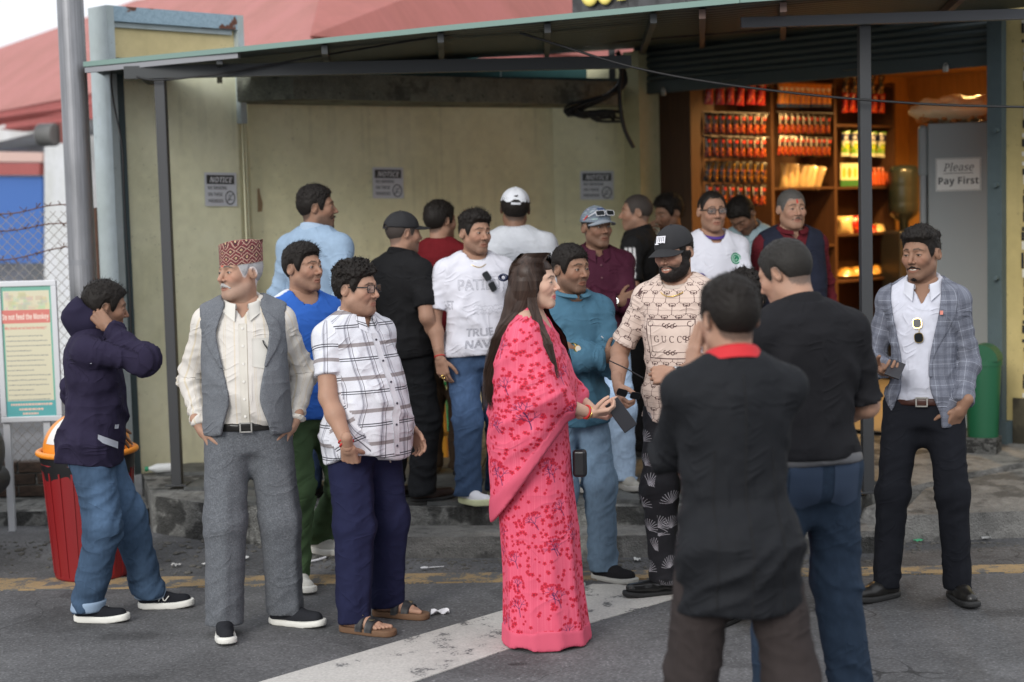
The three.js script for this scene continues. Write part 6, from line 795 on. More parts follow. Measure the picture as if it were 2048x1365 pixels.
function heldPhone(api, pos, eul, label) { const g = solo('mobile_phone', rbox(.07, .145, .009, .004), mat(lin(.010, .010, .014), .4), label, 'phone'); const m = new THREE.Vector3(...pos).applyMatrix4(api.G.matrixWorld); g.position.copy(m); g.quaternion.copy(api.G.quaternion).multiply(new THREE.Quaternion().setFromEuler(new THREE.Euler(...eul.map(v => v * D2R)))); }
function sunglassesAt(api, pos, eul, label, gl) { const g = thing('sunglasses', label, 'sunglasses'); g.position.copy(V3(...pos).applyMatrix4(api.G.matrixWorld)); g.quaternion.copy(api.G.quaternion).multiply(new THREE.Quaternion().setFromEuler(new THREE.Euler(...eul.map(v => v * D2R)))); const inner = { position: g.position }; eyewear(g, gl); for (const c of g.children) c.position.z -= .097; g.traverse(c => { if (c.isMesh && c.name === 'temple') c.rotation.y = 0; }); return g; }
const patch = (api, name, b, x, w, h, m, e = .02, rz = 0, back = false) => { const o = put(name, sheet(6, 3, (u, v) => { const dx = (u - .5) * w, dy = (v - .5) * h, xx = x + dx * Math.cos(rz) - dy * Math.sin(rz), bb = b + dx * Math.sin(rz) + dy * Math.cos(rz), r = api.torsoAt(bb, api.prof), ww = r[1] + e, d = r[2] + e, z = r[3] + (back ? -1 : 1) * d * Math.sqrt(Math.max(0, 1 - (xx / ww) ** 2)); return V3(...api.T(xx, bb, z)); }, .002), m, api.G); return o; };

// 1 hooded man with his hand at his ear
person({ id: 'P1', seed: 1, label: 'man in navy hooded jacket and loose jeans holding his ear', at: [208, 1232], yaw: 98, height: 1.60, girth: 1.06, belly: .03, skin: SK.dark, hip: [0, -.01, -.02], lean: [4, 0, 0], head: [14, 10, 0], neckFwd: .03,
  hair: { top: .022, side: .012, back: .012, noise: .008, freq: 50, strands: 1200, len: .018 }, face: { stubble: .15 },
  armR: { to: [-.142, 1.474, .10], pole: [-.5, -.8, 1], dir: [.3, .75, -.65], palm: [.9, -.1, .3], pose: 'curl', bare: 1 }, armL: { to: [.2, .93, .04], cheap: 1 }, footL: { x: .10, z: .24, yaw: -4 }, footR: { x: -.11, z: -.06, yaw: -18 },
  wear: [{ name: 'hooded_jacket', mat: cloth(.022, .018, .04), sleeve: 'long', ease: .020, drape: .85, hem: .80, sleeveW: [.070, .070, .052], fold: .015, neck: .07 }],
  pants: { name: 'jeans', mat: denim, denim: 1, r: [.105, .088, .074], fold: .016, pockets: mat(lin(.04, .075, .14), .9), cuff: denimLight, hem: .06 }, shoes: { mat: cloth(.015, .016, .02), soleMat: rubber, laces: mat(lin(.05, .05, .06), .8), high: .1, sole: .034, mark: (sg, s) => { const z = tube([V3(-s * .044, .045, .03), V3(-s * .046, .07, .05), V3(-s * .047, .045, .06), V3(-s * .045, .07, .085)], .003, 12, 4); put('side_mark', z, rubber, sg); put('heel_accent', rbox(.06, .014, .03, .004, 0, .02, .02), mat(lin(.5, .16, .03), .6), sg); } },
  extra: api => { const f = (x, y, z) => { const [a, b, c] = api.TI(x, y, z); let d = ell(a, b, c, 0, 1.50, -.035, .118, .085, .118); d = smin(d, ell(a, b, c, 0, 1.555, -.085, .10, .07, .055), .05); d = smax(d, -ell(a, b, c, 0, 1.60, .035, .083, .125, .115), .015); return d - (ridge(a * 9, b * 15, c * 9) - .4) * .014; }; put('hood', polygonise(f, ...bounds([api.T(0, 1.52, -.02)], .2), .0085), cloth(.02, .017, .038), api.G); const rf = mat(lin(.42, .44, .5), .5); patch(api, 'reflective_strip', 1.0, -.15, .02, .02, rf, .05);
    put('reflective_strip', bar(V3(...api.T(-.222, 1.345, -.03)), V3(...api.T(-.236, 1.33, .02)), .006, .03), rf, api.G); for (let i = 0; i < 1; i++) put('reflective_strip', sheet(8, 2, (u, v) => { const a = -1.25 + u * .62, r = api.torsoAt(.93, api.prof); return V3(...api.T(Math.sin(a) * (r[1] + .052), .95 - u * .045 + (v - .5) * .034, r[3] + Math.cos(a) * (r[2] + .056))); }, .002), rf, api.G); } });

// 2 old man in patterned cap
person({ id: 'P2', seed: 2, label: 'old man in patterned red cap, grey waistcoat and grey trousers', at: [511, 1258], yaw: 6, height: 1.755, belly: .045, shoulder: .96, girth: 1.0, skin: SK.warm, head: [-50, -2, 3], lean: [-2, 0, 0],
  hair: { top: .004, side: .006, back: .007, noise: .003, c: [.36, .36, .37], len: .008, up: -.004 }, moustache: { c: [.42, .41, .40], r: .0082, droop: .004 }, face: { nose: 1.18, fat: .3, stubble: .18, stubC: [.4, .36, .32], brow: [.06, .055, .05], browK: .95, tilak: .056, tilakLow: .031, tilakW: .008, gaze: [-8, 0] }, topi: mat(lin(.9, .9, .9), .95, { map: texTopi }),
  armR: { to: [-.200, .905, .02], pole: [-.5, .1, -1], dir: [.5, -1, .12], palm: [1, 0, 0], pose: 'relaxed', cheap: 1 }, armL: { to: [.200, .91, .015], pole: [.5, .1, -1], dir: [-.5, -1, .12], palm: [-1, 0, 0], cheap: 1 }, footR: { x: -.13, z: .09, yaw: 4, lift: 0 }, footL: { x: .13, z: -.05, yaw: 62 },
  wear: [{ name: 'shirt', mat: mat(lin(1, 1, 1), .85, { map: texPintuck }), sleeve: 'long', tucked: 1, ease: .012, hem: .912, hemWave: .001, drape: .3, vneck: 1.375, sleeveW: [.058, .06, .042], fold: .011, placket: { mat: mat(lin(.57, .54, .48), .85), button: mat(lin(.75, .73, .68), .4), top: 1.36 }, pocket: { x: .092, y: 1.235, mat: mat(lin(.60, .58, .53), .85) }, collar: { mat: mat(lin(.60, .58, .53), .85), open: .75, point: .035 } }, { name: 'waistcoat', mat: mat(lin(1, 1, 1), .92, { map: texTweed }), sleeve: 'none', ease: .030, drape: .8, hem: .88, fold: .006, open: b => .062 + .055 * sst(1.0, 1.35, b) * sst(1.5, 1.3, b) + .04 * sst(1.05, .88, b), lapel: b => .05 * sst(1.12, 1.3, b) * sst(1.44, 1.36, b), neck: .082 }],
  pants: { mat: mat(lin(.8, .8, .8), .92, { map: texTweed2 }), r: [.102, .090, .080], fold: .006, crease: 1, belt: leather, waist: .925 }, shoes: { mat: cloth(.02, .021, .025), soleMat: rubber, sole: .028 },
  extra: api => { const c = put('pen', tube([V3(...api.surface(1.285, .085, .02)), V3(...api.surface(1.27, .09, .024)), V3(...api.surface(1.215, .125, .022))], .003, 10, 5), blackPl, api.G); } });

// 3 man in blue sports shirt
person({ id: 'P3', seed: 3, label: 'man in blue and white sports shirt and green trousers behind the old man', at: [626, 1172], yaw: 38, height: 1.74, skin: SK.tan, head: [18, -3, 0], q: 1.1, hair: { top: .02, side: .01, front: .5, comb: [.2, .3, .8], len: .02, strands: 1300 }, face: { stubble: .25, jaw: 1.02, gaze: [6, 0] },
  armR: { bare: 1, to: [-.23, .9, .06] }, armL: { to: [.22, .9, .05], bare: 1 }, footR: { x: -.07, z: -.02, yaw: -18 }, footL: { x: .14, z: -.18, y: .12, yaw: 10 },
  wear: [{ name: 'sports_shirt', mat: cloth(1, 1, 1, .8), ease: .012, hem: .84, scoop: .012, neck: .066, paint: (a, b, c) => { const n = 1 + (noise(a * 60, b * 60, c * 60) - .5) * .08; return (c > .012 - Math.max(0, Math.abs(a) - .13) * .9) && Math.abs(a) < .2 ? [.03 * n, .115 * n, .44 * n] : [.62 * n, .65 * n, .72 * n]; } }], pants: { mat: cloth(.055, .095, .045), r: [.1, .085, .06], fold: .016 }, shoes: { mat: cloth(.55, .54, .5), soleMat: rubber, laces: whiteM, sole: .034 } });

// 4 man in checked shirt
person({ id: 'P4', seed: 4, label: 'stout man in white checked short sleeve shirt and dark glasses frames', at: [738, 1247], yaw: 48, height: 1.66, belly: .085, girth: 1.12, skin: SK.warm, head: [16, 2, 0], lean: [-3, 0, 0], hair: { top: .03, side: .014, back: .016, noise: .02, freq: 95, strands: 1500, len: .012, stray: 1.2, comb: [0, .2, 0] }, face: { fat: .9, nose: 1.1, stubble: .22, gaze: [4, 0] }, glasses: { mat: blackPl, lens: clearLens, w: .0265, h: .019 },
  armR: { to: [-.245, .885, .165], pole: [-.75, .0, -1], dir: [.5, -1, -.38], palm: [.8, .3, -.5], bare: 1, pose: 'curl' }, armL: { to: [.22, .9, .1], bare: 1 }, footR: { x: -.15, z: .07, yaw: 12 }, footL: { x: .15, z: -.02, yaw: 22 }, bracelets: [{ side: 'R', mat: redThread, up: .015, t: .005, r: .031 }, { side: 'R', mat: redThread, up: .032, t: .004, r: .032 }],
  wear: [{ name: 'checked_shirt', mat: mat(lin(1, 1, 1), .88, { map: texPlaid }), ease: .018, drape: .92, hem: .80, hemWave: .022, cut: .66, sleeveW: [.064, .070, .06], fold: .012, vneck: 1.385, placket: { mat: mat(lin(.58, .58, .62), .88), button: mat(lin(.06, .06, .08), .4), top: 1.37 }, collar: { mat: mat(lin(1, 1, 1), .88, { map: (() => { const t = texPlaid.clone(); t.repeat.set(3, .6); return t; })() }), open: .7 } }],
  pants: { mat: cloth(.014, .016, .045), r: [.104, .090, .074], fold: .007, crease: 1 }, shoes: { sandal: 1, mat: mat(lin(.012, .012, .014), .5), soleMat: mat(lin(.14, .075, .04), .8) },
  extra: api => { put('key_strap', tube([V3(...api.surface(.85, .02, .03)), V3(...api.surface(.79, .03, .035)), V3(...api.surface(.765, .045, .03))], .004, 8, 5), mat(lin(.4, .35, .3), .6), api.G); } });

// 5 man in pale denim jacket
person({ id: 'P5', seed: 5, label: 'man in pale denim jacket seen from behind looking aside', at: [650, 1000], floor: FL, yaw: 148, height: 1.80, skin: SK.dark, q: 1.25, head: [-52, -2, 0], hair: { top: .022, side: .006, back: .007, noise: .006 }, face: { stubble: .5 }, goatee: 1, moustache: { c: [.014, .011, .01], r: .005 }, armR: { to: [-.26, .9, .05] }, armL: { to: [.2, 1.0, .2] },
  wear: [{ name: 'denim_jacket', mat: cloth(.25, .34, .45), sleeve: 'long', ease: .022, drape: .7, hem: .86, sleeveW: [.068, .064, .048], fold: .012, collar: { mat: mat(lin(.3, .39, .5), .9), h: .055, r: .068 } }], pants: { mat: denimDark, cell: .02 }, shoes: { mat: leather, soleMat: blackRub } });

// 6 man in black cap and black polo shirt
person({ id: 'P6', seed: 6, label: 'man in black cap and black polo shirt with his back turned', at: [818, 1000], floor: FL, yaw: 138, height: 1.63, girth: 1.1, skin: SK.tan, q: 1.1, head: [-22, 2, 0], cap: { mat: capBlack, gap: 1, pitch: -4 }, hair: { top: .0, side: .0025, back: .0025, noise: .002, strands: 300, len: .004, c: [.05, .04, .035] }, face: { stubble: .3, scalp: .6 }, armR: { to: [-.23, .90, .10], bare: 1, pole: [-.4, 0, -1] }, armL: { to: [.2, .95, .2], bare: 1 }, footR: { x: -.1, z: .02, yaw: -32 }, footL: { x: .12, z: -.02, yaw: -10 },
  wear: [{ name: 'polo_shirt', mat: blkPolo, ease: .016, hem: .86, drape: .6, sleeveW: [.064, .066, .06], cut: .78, fold: .012, collar: { mat: blkPolo, h: .036, open: .3 } }], pants: { mat: cloth(.017, .018, .02), r: [.1, .082, .07], fold: .014 }, shoes: { mat: mat(lin(.028, .016, .012), .4), soleMat: blackRub, high: .07, sole: .02 }, watch: { side: 'R', strap: blackRub, case: blackPl, dial: blackPl, face: [-1, 0, 0] } });

// 7 man in dark red shirt
person({ id: 'P7', seed: 7, label: 'man in dark red shirt and brown trousers facing the wall', at: [893, 948], floor: FL, yaw: 165, height: 1.69, skin: SK.tan, q: 1.25, head: [-34, 0, 0], hair: { top: .022, side: .012, back: .012, noise: .006 }, face: { stubble: .3 }, armR: { bare: 1 }, armL: { bare: 1 }, wear: [{ name: 'red_shirt', mat: cloth(.13, .010, .014), ease: .014, hem: .86, scoop: -.01 }], pants: { mat: cloth(.055, .035, .022), r: [.1, .085, .075], cell: .013 }, shoes: { mat: leather, soleMat: blackRub } });

// 8 man in white printed T-shirt
person({ id: 'P8', seed: 8, label: 'man in white printed T-shirt with sunglasses hooked at the neck', at: [962, 1002], floor: FL, yaw: 16, height: 1.62, belly: .03, girth: 1.1, shoulder: 1.04, skin: SK.tan, head: [20, 0, -2], hair: { top: .03, side: .007, back: .008, noise: .009, freq: 55, front: .25, comb: [.4, .6, 0], len: .02, strands: 1400, recede: .3 }, face: { stubble: .35, nose: 1.05, gaze: [8, 0], jaw: 1.03 }, armR: { to: [-.245, .865, .09], bare: 1, pole: [-.6, 0, -1], palm: [.7, 0, -.7], pose: 'relaxed', dir: [.15, -1, .15] }, armL: { to: [.2, 1.0, .2], bare: 1 }, footR: { x: -.09, z: .06, yaw: 22 }, footL: { x: .13, z: -.05, yaw: 40 }, bracelets: [{ side: 'R', mat: redThread, up: .012 }],
  wear: [{ name: 't_shirt', mat: mat(lin(1, 1, 1), .88, { map: texTee }), ease: .016, drape: .6, hem: .87, cut: .80, sleeveW: [.064, .070, .068], fold: .013, rib: whiteM, scoop: .005, neck: .066 }], pants: { name: 'jeans', mat: cloth(.038, .066, .125), denim: 1, r: [.098, .078, .068], fold: .015 }, shoes: { mat: cloth(.66, .66, .70), soleMat: mat(lin(.55, .57, .35), .7), laces: whiteM, sole: .038, high: .095 },
  extra: api => { const a = api.arm.R; put('ring', new THREE.TorusGeometry(.0105, .0032, 8, 20), gold, api.G).position.set(a.W[0] + .012, a.W[1] - .105, a.W[2] + .022); sunglassesAt(api, api.surface(1.30, .045, .035), [-10, 10, -62], 'black sunglasses hooked on the neck of the white printed T-shirt', { mat: blackPl, lens: darkGlass, noTemple: 1, w: .027, h: .02 }); put('neck_chain', tube([V3(...api.T(-.075, 1.45, .0)), V3(...api.T(-.05, 1.405, .085)), V3(...api.T(0, 1.385, .108)), V3(...api.T(.05, 1.405, .085)), V3(...api.T(.075, 1.45, 0))], .0022, 24, 5), gold, api.G); } });

// 9 man in white cap and white sweatshirt
person({ id: 'P9', seed: 9, label: 'man in white cap and white sweatshirt with his back turned', at: [1043, 962], floor: FL, yaw: 176, height: 1.76, girth: 1.1, skin: SK.deep, q: 1.25, head: [6, 0, 3], cap: { mat: mat(lin(.66, .68, .72), .85), gap: 1, pitch: -3, strapMat: mat(lin(.55, .56, .6), .8), logo: cg => { const l = put('emblem', new THREE.ExtrudeGeometry(new THREE.Shape([[-.013, 0], [-.006, .006], [0, .004], [.008, .010], [.012, .006], [.006, .002], [.008, -.006], [.001, -.001], [-.004, -.006], [-.005, -.001]].map(p => new THREE.Vector2(...p))), { depth: .002, bevelEnabled: false }), capBlack, cg); l.position.set(0, .083, -.1105); l.rotation.set(.5, Math.PI, 0, 'YXZ'); } }, hair: { top: 0, side: .011, back: .012, noise: .006 }, face: {}, armR: { cheap: 1 }, armL: { cheap: 1 }, wear: [{ name: 'sweatshirt', mat: cloth(.52, .54, .58), sleeve: 'long', ease: .022, hem: .86, sleeveW: [.072, .068, .05], fold: .012 }], pants: { mat: denimDark, cell: .02 }, shoes: { mat: leather, soleMat: blackRub } });

// 10 woman in pink saree
person({ id: 'P10', seed: 10, label: 'woman in pink floral saree with long dark hair in profile', at: [1082, 1283], yaw: 80, height: 1.69, fem: 1, skin: SK.fair, head: [-6, -1, 0], hip: [0, .0, 0], face: { fem: 1, smile: .45, lip: [.5, .10, .12], brow: [.05, .03, .022], jaw: .88, nose: .92, gaze: [0, 0] }, armR: { to: [-.055, 1.015, .245], pole: [-1, -.6, -.4], dir: [.2, .05, 1], palm: [.4, .9, 0], pose: 'hold', bare: 1 }, armL: { to: [.075, 1.005, .25], pole: [1, -.6, -.4], dir: [-.3, -.15, 1], palm: [-.5, .8, 0], pose: 'hold', bare: 1 }, bracelets: [{ side: 'R', mat: gold, up: .01, r: .027 }, { side: 'R', mat: redThread, up: .022, r: .028 }], footL: { x: .07, z: .02, yaw: 8 }, footR: { x: -.07, z: .0, yaw: -4 }, shoes: { mat: leather, soleMat: blackRub, high: .06 },
  extra: api => {
    const sm = mat(lin(.9, .9, .9), .78, { map: texSaree, bumpMap: crumple, bumpScale: .007 }), plain = cloth(.59, .095, .155, .75), chart = off => [{ per: 2 * Math.PI * .19, uv: (x, y, z) => [Math.atan2(x, z) * .19 + off, y] }];
    const prof = (t, y) => { for (let i = 1; i < t.length; i++) if (y <= t[i][0]) { let s = (y - t[i - 1][0]) / (t[i][0] - t[i - 1][0]); s = clamp(s, 0, 1); s = s * s * (3 - 2 * s) * .5 + s * .5; return [1, 2, 3].map(k => lerp(t[i - 1][k], t[i][k], s)); } return t[t.length - 1].slice(1); };
    const ed = (x, y, z, p, e = 0) => { const w = p[0] + e, d = p[1] + e, a = x / w, c = (z - p[2]) / d, k0 = Math.hypot(a, c), k1 = Math.hypot(a / w, c / d); return k1 < 1e-5 ? -d : k0 * (k0 - 1) / k1; };
    const SKT = [[0, .20, .192, .022], [.08, .195, .186, .02], [.3, .185, .172, .012], [.55, .18, .165, .0], [.8, .185, .168, -.015], [.95, .165, .145, -.005], [1.05, .14, .115, .01], [1.2, .13, .11, .01]], skirtD = (x, y, z, e = 0) => { const a = Math.atan2(x, z), pl = Math.pow(.5 + .5 * Math.sin(a * 11 + y * 2.2 + Math.sin(y * 5) * .6), 1.6) * .012 * sst(.95, .2, y) * (.45 + .55 * sst(.2, 1, Math.cos(a * .5))), nn = (ridge(x * 4 + 3, y * 2 + z * 3, z * 5) - .4) * .012; return ed(x, y, z, prof(SKT, y), e) - pl - nn; };
    const skirt = (x, y, z) => smax(smax(skirtD(x, y, z), .012 + .006 * Math.sin(Math.atan2(x, z) * 6) - y, .006), y - 1.02, .01); put('saree_skirt', mapUV(polygonise(skirt, [-.26, -.01, -.24], [.26, 1.06, .27], .010), chart(0)), sm, api.G);
    put('saree_border', polygonise((x, y, z) => smax(skirtD(x, y, z, .004), Math.max(.008 + .006 * Math.sin(Math.atan2(x, z) * 6) - y, y - .088 - .008 * Math.sin(Math.atan2(x, z) * 4)), .004), [-.26, -.01, -.26], [.26, .13, .28], .010), plain, api.G);
    const DR = [[.45, .21, .172, -.02], [.8, .245, .186, -.012], [1.0, .275, .19, -.006], [1.14, .278, .174, -.006], [1.26, .262, .146, -.012], [1.345, .238, .114, -.014], [1.395, .195, .088, -.014], [1.43, .12, .070, -.012], [1.46, .07, .06, -.01], [1.5, .055, .055, -.006]], hemY = (x, z) => .535 + Math.pow(clamp((z + .2) / .36, 0, 1), 1.15) * .46 + (x > 0 ? x * .4 : 0);
    const drD = (x, y, z, e = 0) => { const u = y - z * 1.15, fold = (ridge(x * 3 + 9, u * 13 + Math.sin(z * 8) * .8 + noise(x * 5, y * 5, z * 5) * 1.6, z * 2.5) - .36) * .017 * sst(1.42, 1.2, y) + (ridge(x * 6, u * 7 + 3, z * 3) - .4) * .010; let d = ed(x, y, z, prof(DR, y), e); for (const a of [api.arm.L, api.arm.R]) d = smin(d, smin(cone(x, y, z, a.S, a.E, .056 + e, .058 + e), cone(x, y, z, a.E, vmix(a.E, a.W, .45), .058 + e, .046 + e), .03), .06); return d - fold; };
    const neckCut = (x, y, z) => -cone(x, y, z, [0, 1.42, .028], [0, 1.56, .03], .064, .085), opening = (x, y, z) => -ell(x, y, z, 0, 1.02, .27, .12, .07, .10);
    put('saree_drape', mapUV(polygonise((x, y, z) => smax(smax(smax(drD(x, y, z), hemY(x, z) - y, .006), neckCut(x, y, z), .008), opening(x, y, z), .02), [-.34, .45, -.25], [.34, 1.5, .24], .0095), chart(.21)), sm, api.G);
    put('drape_border', polygonise((x, y, z) => smax(smax(drD(x, y, z, .003), Math.max(hemY(x, z) - .002 - y, y - hemY(x, z) - lerp(.11, .045, clamp((z + .18) / .34, 0, 1))), .004), opening(x, y, z), .01), [-.34, .45, -.26], [.34, 1.1, .25], .0095), plain, api.G);
    // long hair, drawn back by a clip at the crown of the head
    const H = (x, y, z) => vadd(api.hc, rotv(api.HM, x, y, z)), A = H(0, .035, -.03), chain = [[A, .098], [H(-.015, -.06, -.07), .07], [[-.03, 1.36, -.115], .054], [[-.07, 1.22, -.150], .046], [[-.10, 1.12, -.172], .034], [[-.11, 1.04, -.185], .008]], lock = [[H(-.055, .04, .03), .034], [H(-.070, -.03, .012), .028], [[-.105, 1.42, .03], .022], [[-.17, 1.33, .085], .019], [[-.17, 1.20, .135], .013], [[-.14, 1.10, .165], .004]], lock2 = lock.map(([p, r], i) => [[-p[0] * (i < 2 ? 1 : .9), p[1], p[2] * .9], r]);
    const hairF = (x, y, z) => { let d = 1e9; for (const c of [chain]) for (let i = 1; i < c.length; i++) d = smin(d, cone(x, y, z, c[i - 1][0], c[i][0], c[i - 1][1] - .012, c[i][1] - .012), .03); const q = rotiv(api.HM, x - api.hc[0], y - api.hc[1], z - api.hc[2]); const cr = smax(ell(q[0], q[1], q[2], 0, .030, -.016, .0785, .0915, .099), (.052 + 3.2 * q[0] * q[0] - q[1]) * .7 + (q[2] < .04 ? -.12 * sst(.045, .0, q[2]) : 0), .01); d = smin(d, cr, .02); d = smax(d, -ell(q[0], q[1], q[2], 0, -.026, .082, .0665, .083, .068), .006); return d; };
    const hg = polygonise(hairF, [-.22, .94, -.32], [.22, 1.78, .26], .0065).toNonIndexed(), rr = rng(99), gs = [hg], pos = [], nor = [];
    for (let i = 0; i < 1500; i++) { // strands combed back from the forehead and falling down the back and beside the face
      const s = rr() < .6 ? -1 : 1, t = rr(), front = rr() < .34, lay = rr() * .011, a = lerp(.25, 3.0, t), zz = Math.cos(a), root = [s * (.004 + .012 * rr()), .128, lerp(.07, -.06, t)], mid1 = [s * (.062 + lay) * (front ? 1 : .95), .085, lerp(.055, -.085, t)], mid2 = [s * (.081 + lay) * Math.max(.25, Math.sin(a)), .0, front ? .028 - rr() * .03 : -.02 + zz * .09 - lay], ch = front ? [s * (.078 + lay), -.075, .022 - rr() * .04] : [s * (.072 + lay) * Math.max(.2, Math.sin(a)), -.09, -.04 + zz * .06 - lay * 2];
      const pts = [root, mid1, mid2, ch].map(p => H(...p)), j2 = () => (rr() - .5) * .018; if (front) pts.push([s * (.115 + rr() * .03), 1.40 + j2(), .035 + rr() * .03], [s * (.185 + rr() * .02), 1.33 + j2(), .06 + rr() * .05], [s * (.2 + rr() * .02), 1.22 - rr() * .06, .08 + rr() * .06]); else { const sx = -.045 + s * .05 * Math.sin(a) + j2(), e = 1.04 + rr() * .12; pts.push([sx * .9, 1.36, -.165 + rr() * .05 + (s < 0 ? .03 * rr() : 0)], [sx - .04, 1.22, -.195 + rr() * .05], [sx - .055, e, -.205 + rr() * .045]); }
      const cv = new THREE.CatmullRomCurve3(pts.map(p => V3(...p))), N = 13, w = .0022 + rr() * .002; let prev = null; for (let k = 0; k <= N; k++) { const p = cv.getPoint(k / N), tg = cv.getTangent(k / N), out = p.clone().sub(V3(api.hc[0] * .6, p.y, api.hc[2] - .04)).setY(0).normalize(), side = tg.clone().cross(out).normalize().multiplyScalar(w * (k > N - 3 ? (N - k + .3) / 3.3 : 1)), A2 = p.clone().add(side), B2 = p.clone().sub(side); if (prev) for (const v of [prev[0], prev[1], B2, prev[0], B2, A2]) { pos.push(v.x, v.y, v.z); } prev = [A2, B2]; } }
    const sg2 = new THREE.BufferGeometry(); sg2.setAttribute('position', new THREE.Float32BufferAttribute(pos, 3)); sg2.computeVertexNormals(); gs.push(sg2);
    const hm = merge(gs); paint(hm, (x, y, z) => { const n = noise(x * 160, y * 3, z * 160); return [.02 + n * .04, .0125 + n * .024, .010 + n * .017]; }); put('hair', hm, phys(lin(1, 1, 1), .42, { vertexColors: true, specularIntensity: .5, side: THREE.DoubleSide }), api.G);
    const clip = put('hair_clip', new THREE.TorusGeometry(.018, .007, 8, 20).scale(1, .7, 1.4), mat(lin(.015, .02, .05), .3), api.G); clip.position.set(...H(-.03, .03, -.135)); clip.rotation.y = 1.2;
    heldPhone(api, [-.005, 1.0, .375], [-35, -62, 0], 'black mobile phone in the hands of the woman in the saree'); const bag = put('wrist_bag', rbox(.05, .12, .06, .015), blackPl, api.G); bag.position.set(.0, .79, .19);
  } });

// 11 man in blue tracksuit top
person({ id: 'P11', seed: 11, label: 'man in teal blue tracksuit top with folded arms behind the saree', at: [1152, 1163], yaw: 24, height: 1.70, skin: SK.dark, head: [16, 2, 0], hair: { top: .016, side: .01, back: .01, noise: .006, comb: [0, -.1, .6], len: .014, up: -.006 }, face: { stubble: .5, gaze: [6, 0] }, armL: { ...folded.L }, armR: { ...folded.R }, watch: { side: 'L', strap: gold, case: gold, dial: mat(lin(.7, .66, .55), .3), face: [0, .3, 1], r: .036 }, footR: { x: -.1, z: 0, yaw: 5 }, footL: { x: .14, z: .05, yaw: 25 },
  wear: [{ name: 'tracksuit_top', mat: cloth(.055, .135, .20, .7), sleeve: 'long', ease: .024, drape: .75, hem: .80, sleeveW: [.072, .074, .05], fold: .015, neck: .066, collar: { mat: cloth(.06, .14, .2, .7), h: .012, r: .07, open: .3, point: 0 } }], pants: { name: 'jeans', mat: cloth(.10, .15, .21), denim: 1, r: [.098, .08, .07], fold: .014 }, shoes: { mat: cloth(.014, .014, .016), soleMat: mat(lin(.35, .35, .33), .7), laces: blackRub }, extra: api => { put('chest_mark', tube([V3(...api.surface(1.245, .10, .05)), V3(...api.surface(1.235, .112, .052)), V3(...api.surface(1.25, .135, .05))], .003, 10, 5), whiteM, api.G); } });

// 12 man in maroon shirt and worn denim cap
person({ id: 'P12', seed: 12, label: 'man in maroon shirt and faded denim cap with folded arms', at: [1203, 978], floor: FL, yaw: 8, height: 1.63, skin: SK.deep, q: 1.15, head: [20, -2, 0], cap: { mat: mat(lin(1, 1, 1), .9, { map: texDenimCap }), map: 1, brimMat: mat(lin(.24, .27, .31), .9), pitch: -2, brim: .062, bend: 5 }, hair: { top: 0, side: .002, back: .003, noise: .001, strands: 200, len: .003 }, face: { scalp: .5, stubble: .25, squint: .6, gaze: [6, 0] }, armL: { ...folded.L }, armR: { ...folded.R, cheap: 0 }, watch: { side: 'R', strap: silver, case: silver, dial: mat(lin(.5, .5, .48), .3), face: [0, .2, 1], r: .036 }, footL: { x: .14, z: .03, yaw: 14 }, footR: { x: -.1 },
  wear: [{ name: 'maroon_shirt', mat: cloth(.045, .008, .02, .75), sleeve: 'long', ease: .018, drape: .7, hem: .80, vneck: 1.40, sleeveW: [.064, .064, .048], fold: .011, collar: { mat: cloth(.05, .009, .022, .75), open: .6 } }], pants: { name: 'jeans', mat: denimLight, denim: 1, r: [.098, .082, .072], fold: .015 }, shoes: { mat: cloth(.32, .31, .28), soleMat: mat(lin(.3, .29, .27), .7), laces: whiteM, sole: .034 },
  headExtra: (place, G) => { const cg = new THREE.Group(); cg.name = 'sunglasses_on_cap'; place(cg); cg.translateY(.046); cg.translateZ(.014); cg.rotateX(-.35); G.add(cg); eyewear(cg, { mat: mat(lin(.6, .6, .62), .3), lens: darkGlass, w: .029, h: .017 }); put('red_tip', bar(V3(-.082, .016, .03), V3(-.083, .008, -.02), .004, .007), mat(lin(.6, .05, .04), .4), cg); },
  extra: api => { for (let i = 0; i < 6; i++) put('button', new THREE.CylinderGeometry(.0055, .0055, .003, 10).rotateX(Math.PI / 2), mat(lin(.12, .05, .06), .4), api.G).position.set(...api.surface(1.36 - i * .075, .004, .026)); } });

// 13 man in black polo with striped sleeves
person({ id: 'P13', seed: 13, label: 'shaven headed man in black polo with three white sleeve stripes', at: [1287, 908], floor: FL, yaw: -112, height: 1.71, girth: 1.06, skin: SK.tan, q: 1.2, head: [20, 0, 0], hair: { top: .003, side: .0022, back: .0025, noise: .001, strands: 400, len: .003, c: [.05, .042, .038], recede: .6 }, face: { scalp: .55, stubble: .3 }, armL: { to: [.22, .92, .14], bare: 1, pole: [.5, 0, -1], palm: [-.6, 0, -.8], pose: 'relaxed' }, armR: { to: [-.2, 1.0, .2], bare: 1 },
  wear: [{ name: 'polo_shirt', mat: cloth(1, 1, 1), ease: .018, hem: .82, drape: .7, sleeveW: [.064, .066, .062], cut: .85, collar: { mat: blkPolo, h: .036, open: .4 }, paint: (a, b, c, p, arm) => { const m = arm[a > 0 ? 'L' : 'R'], ax = vnorm(vsub(m.E, m.S)), v = vsub(p, m.S), al = vdot(v, ax), out = vnorm(vsub([m.sg, 0, 0], ax.map(k => k * ax[0] * m.sg))), sd2 = vcross(ax, out), on = Math.abs(a) > .13 && vdot(v, out) > .02 && al > .03 && al < .235 && [-.026, 0, .026].some(o => Math.abs(vdot(v, sd2) - o) < .008); return on ? [.62, .62, .64] : [.012, .012, .013]; }, cell: .008 }], pants: { mat: blk, r: [.1, .084, .074] }, shoes: { mat: leather, soleMat: blackRub, sole: .034 } });

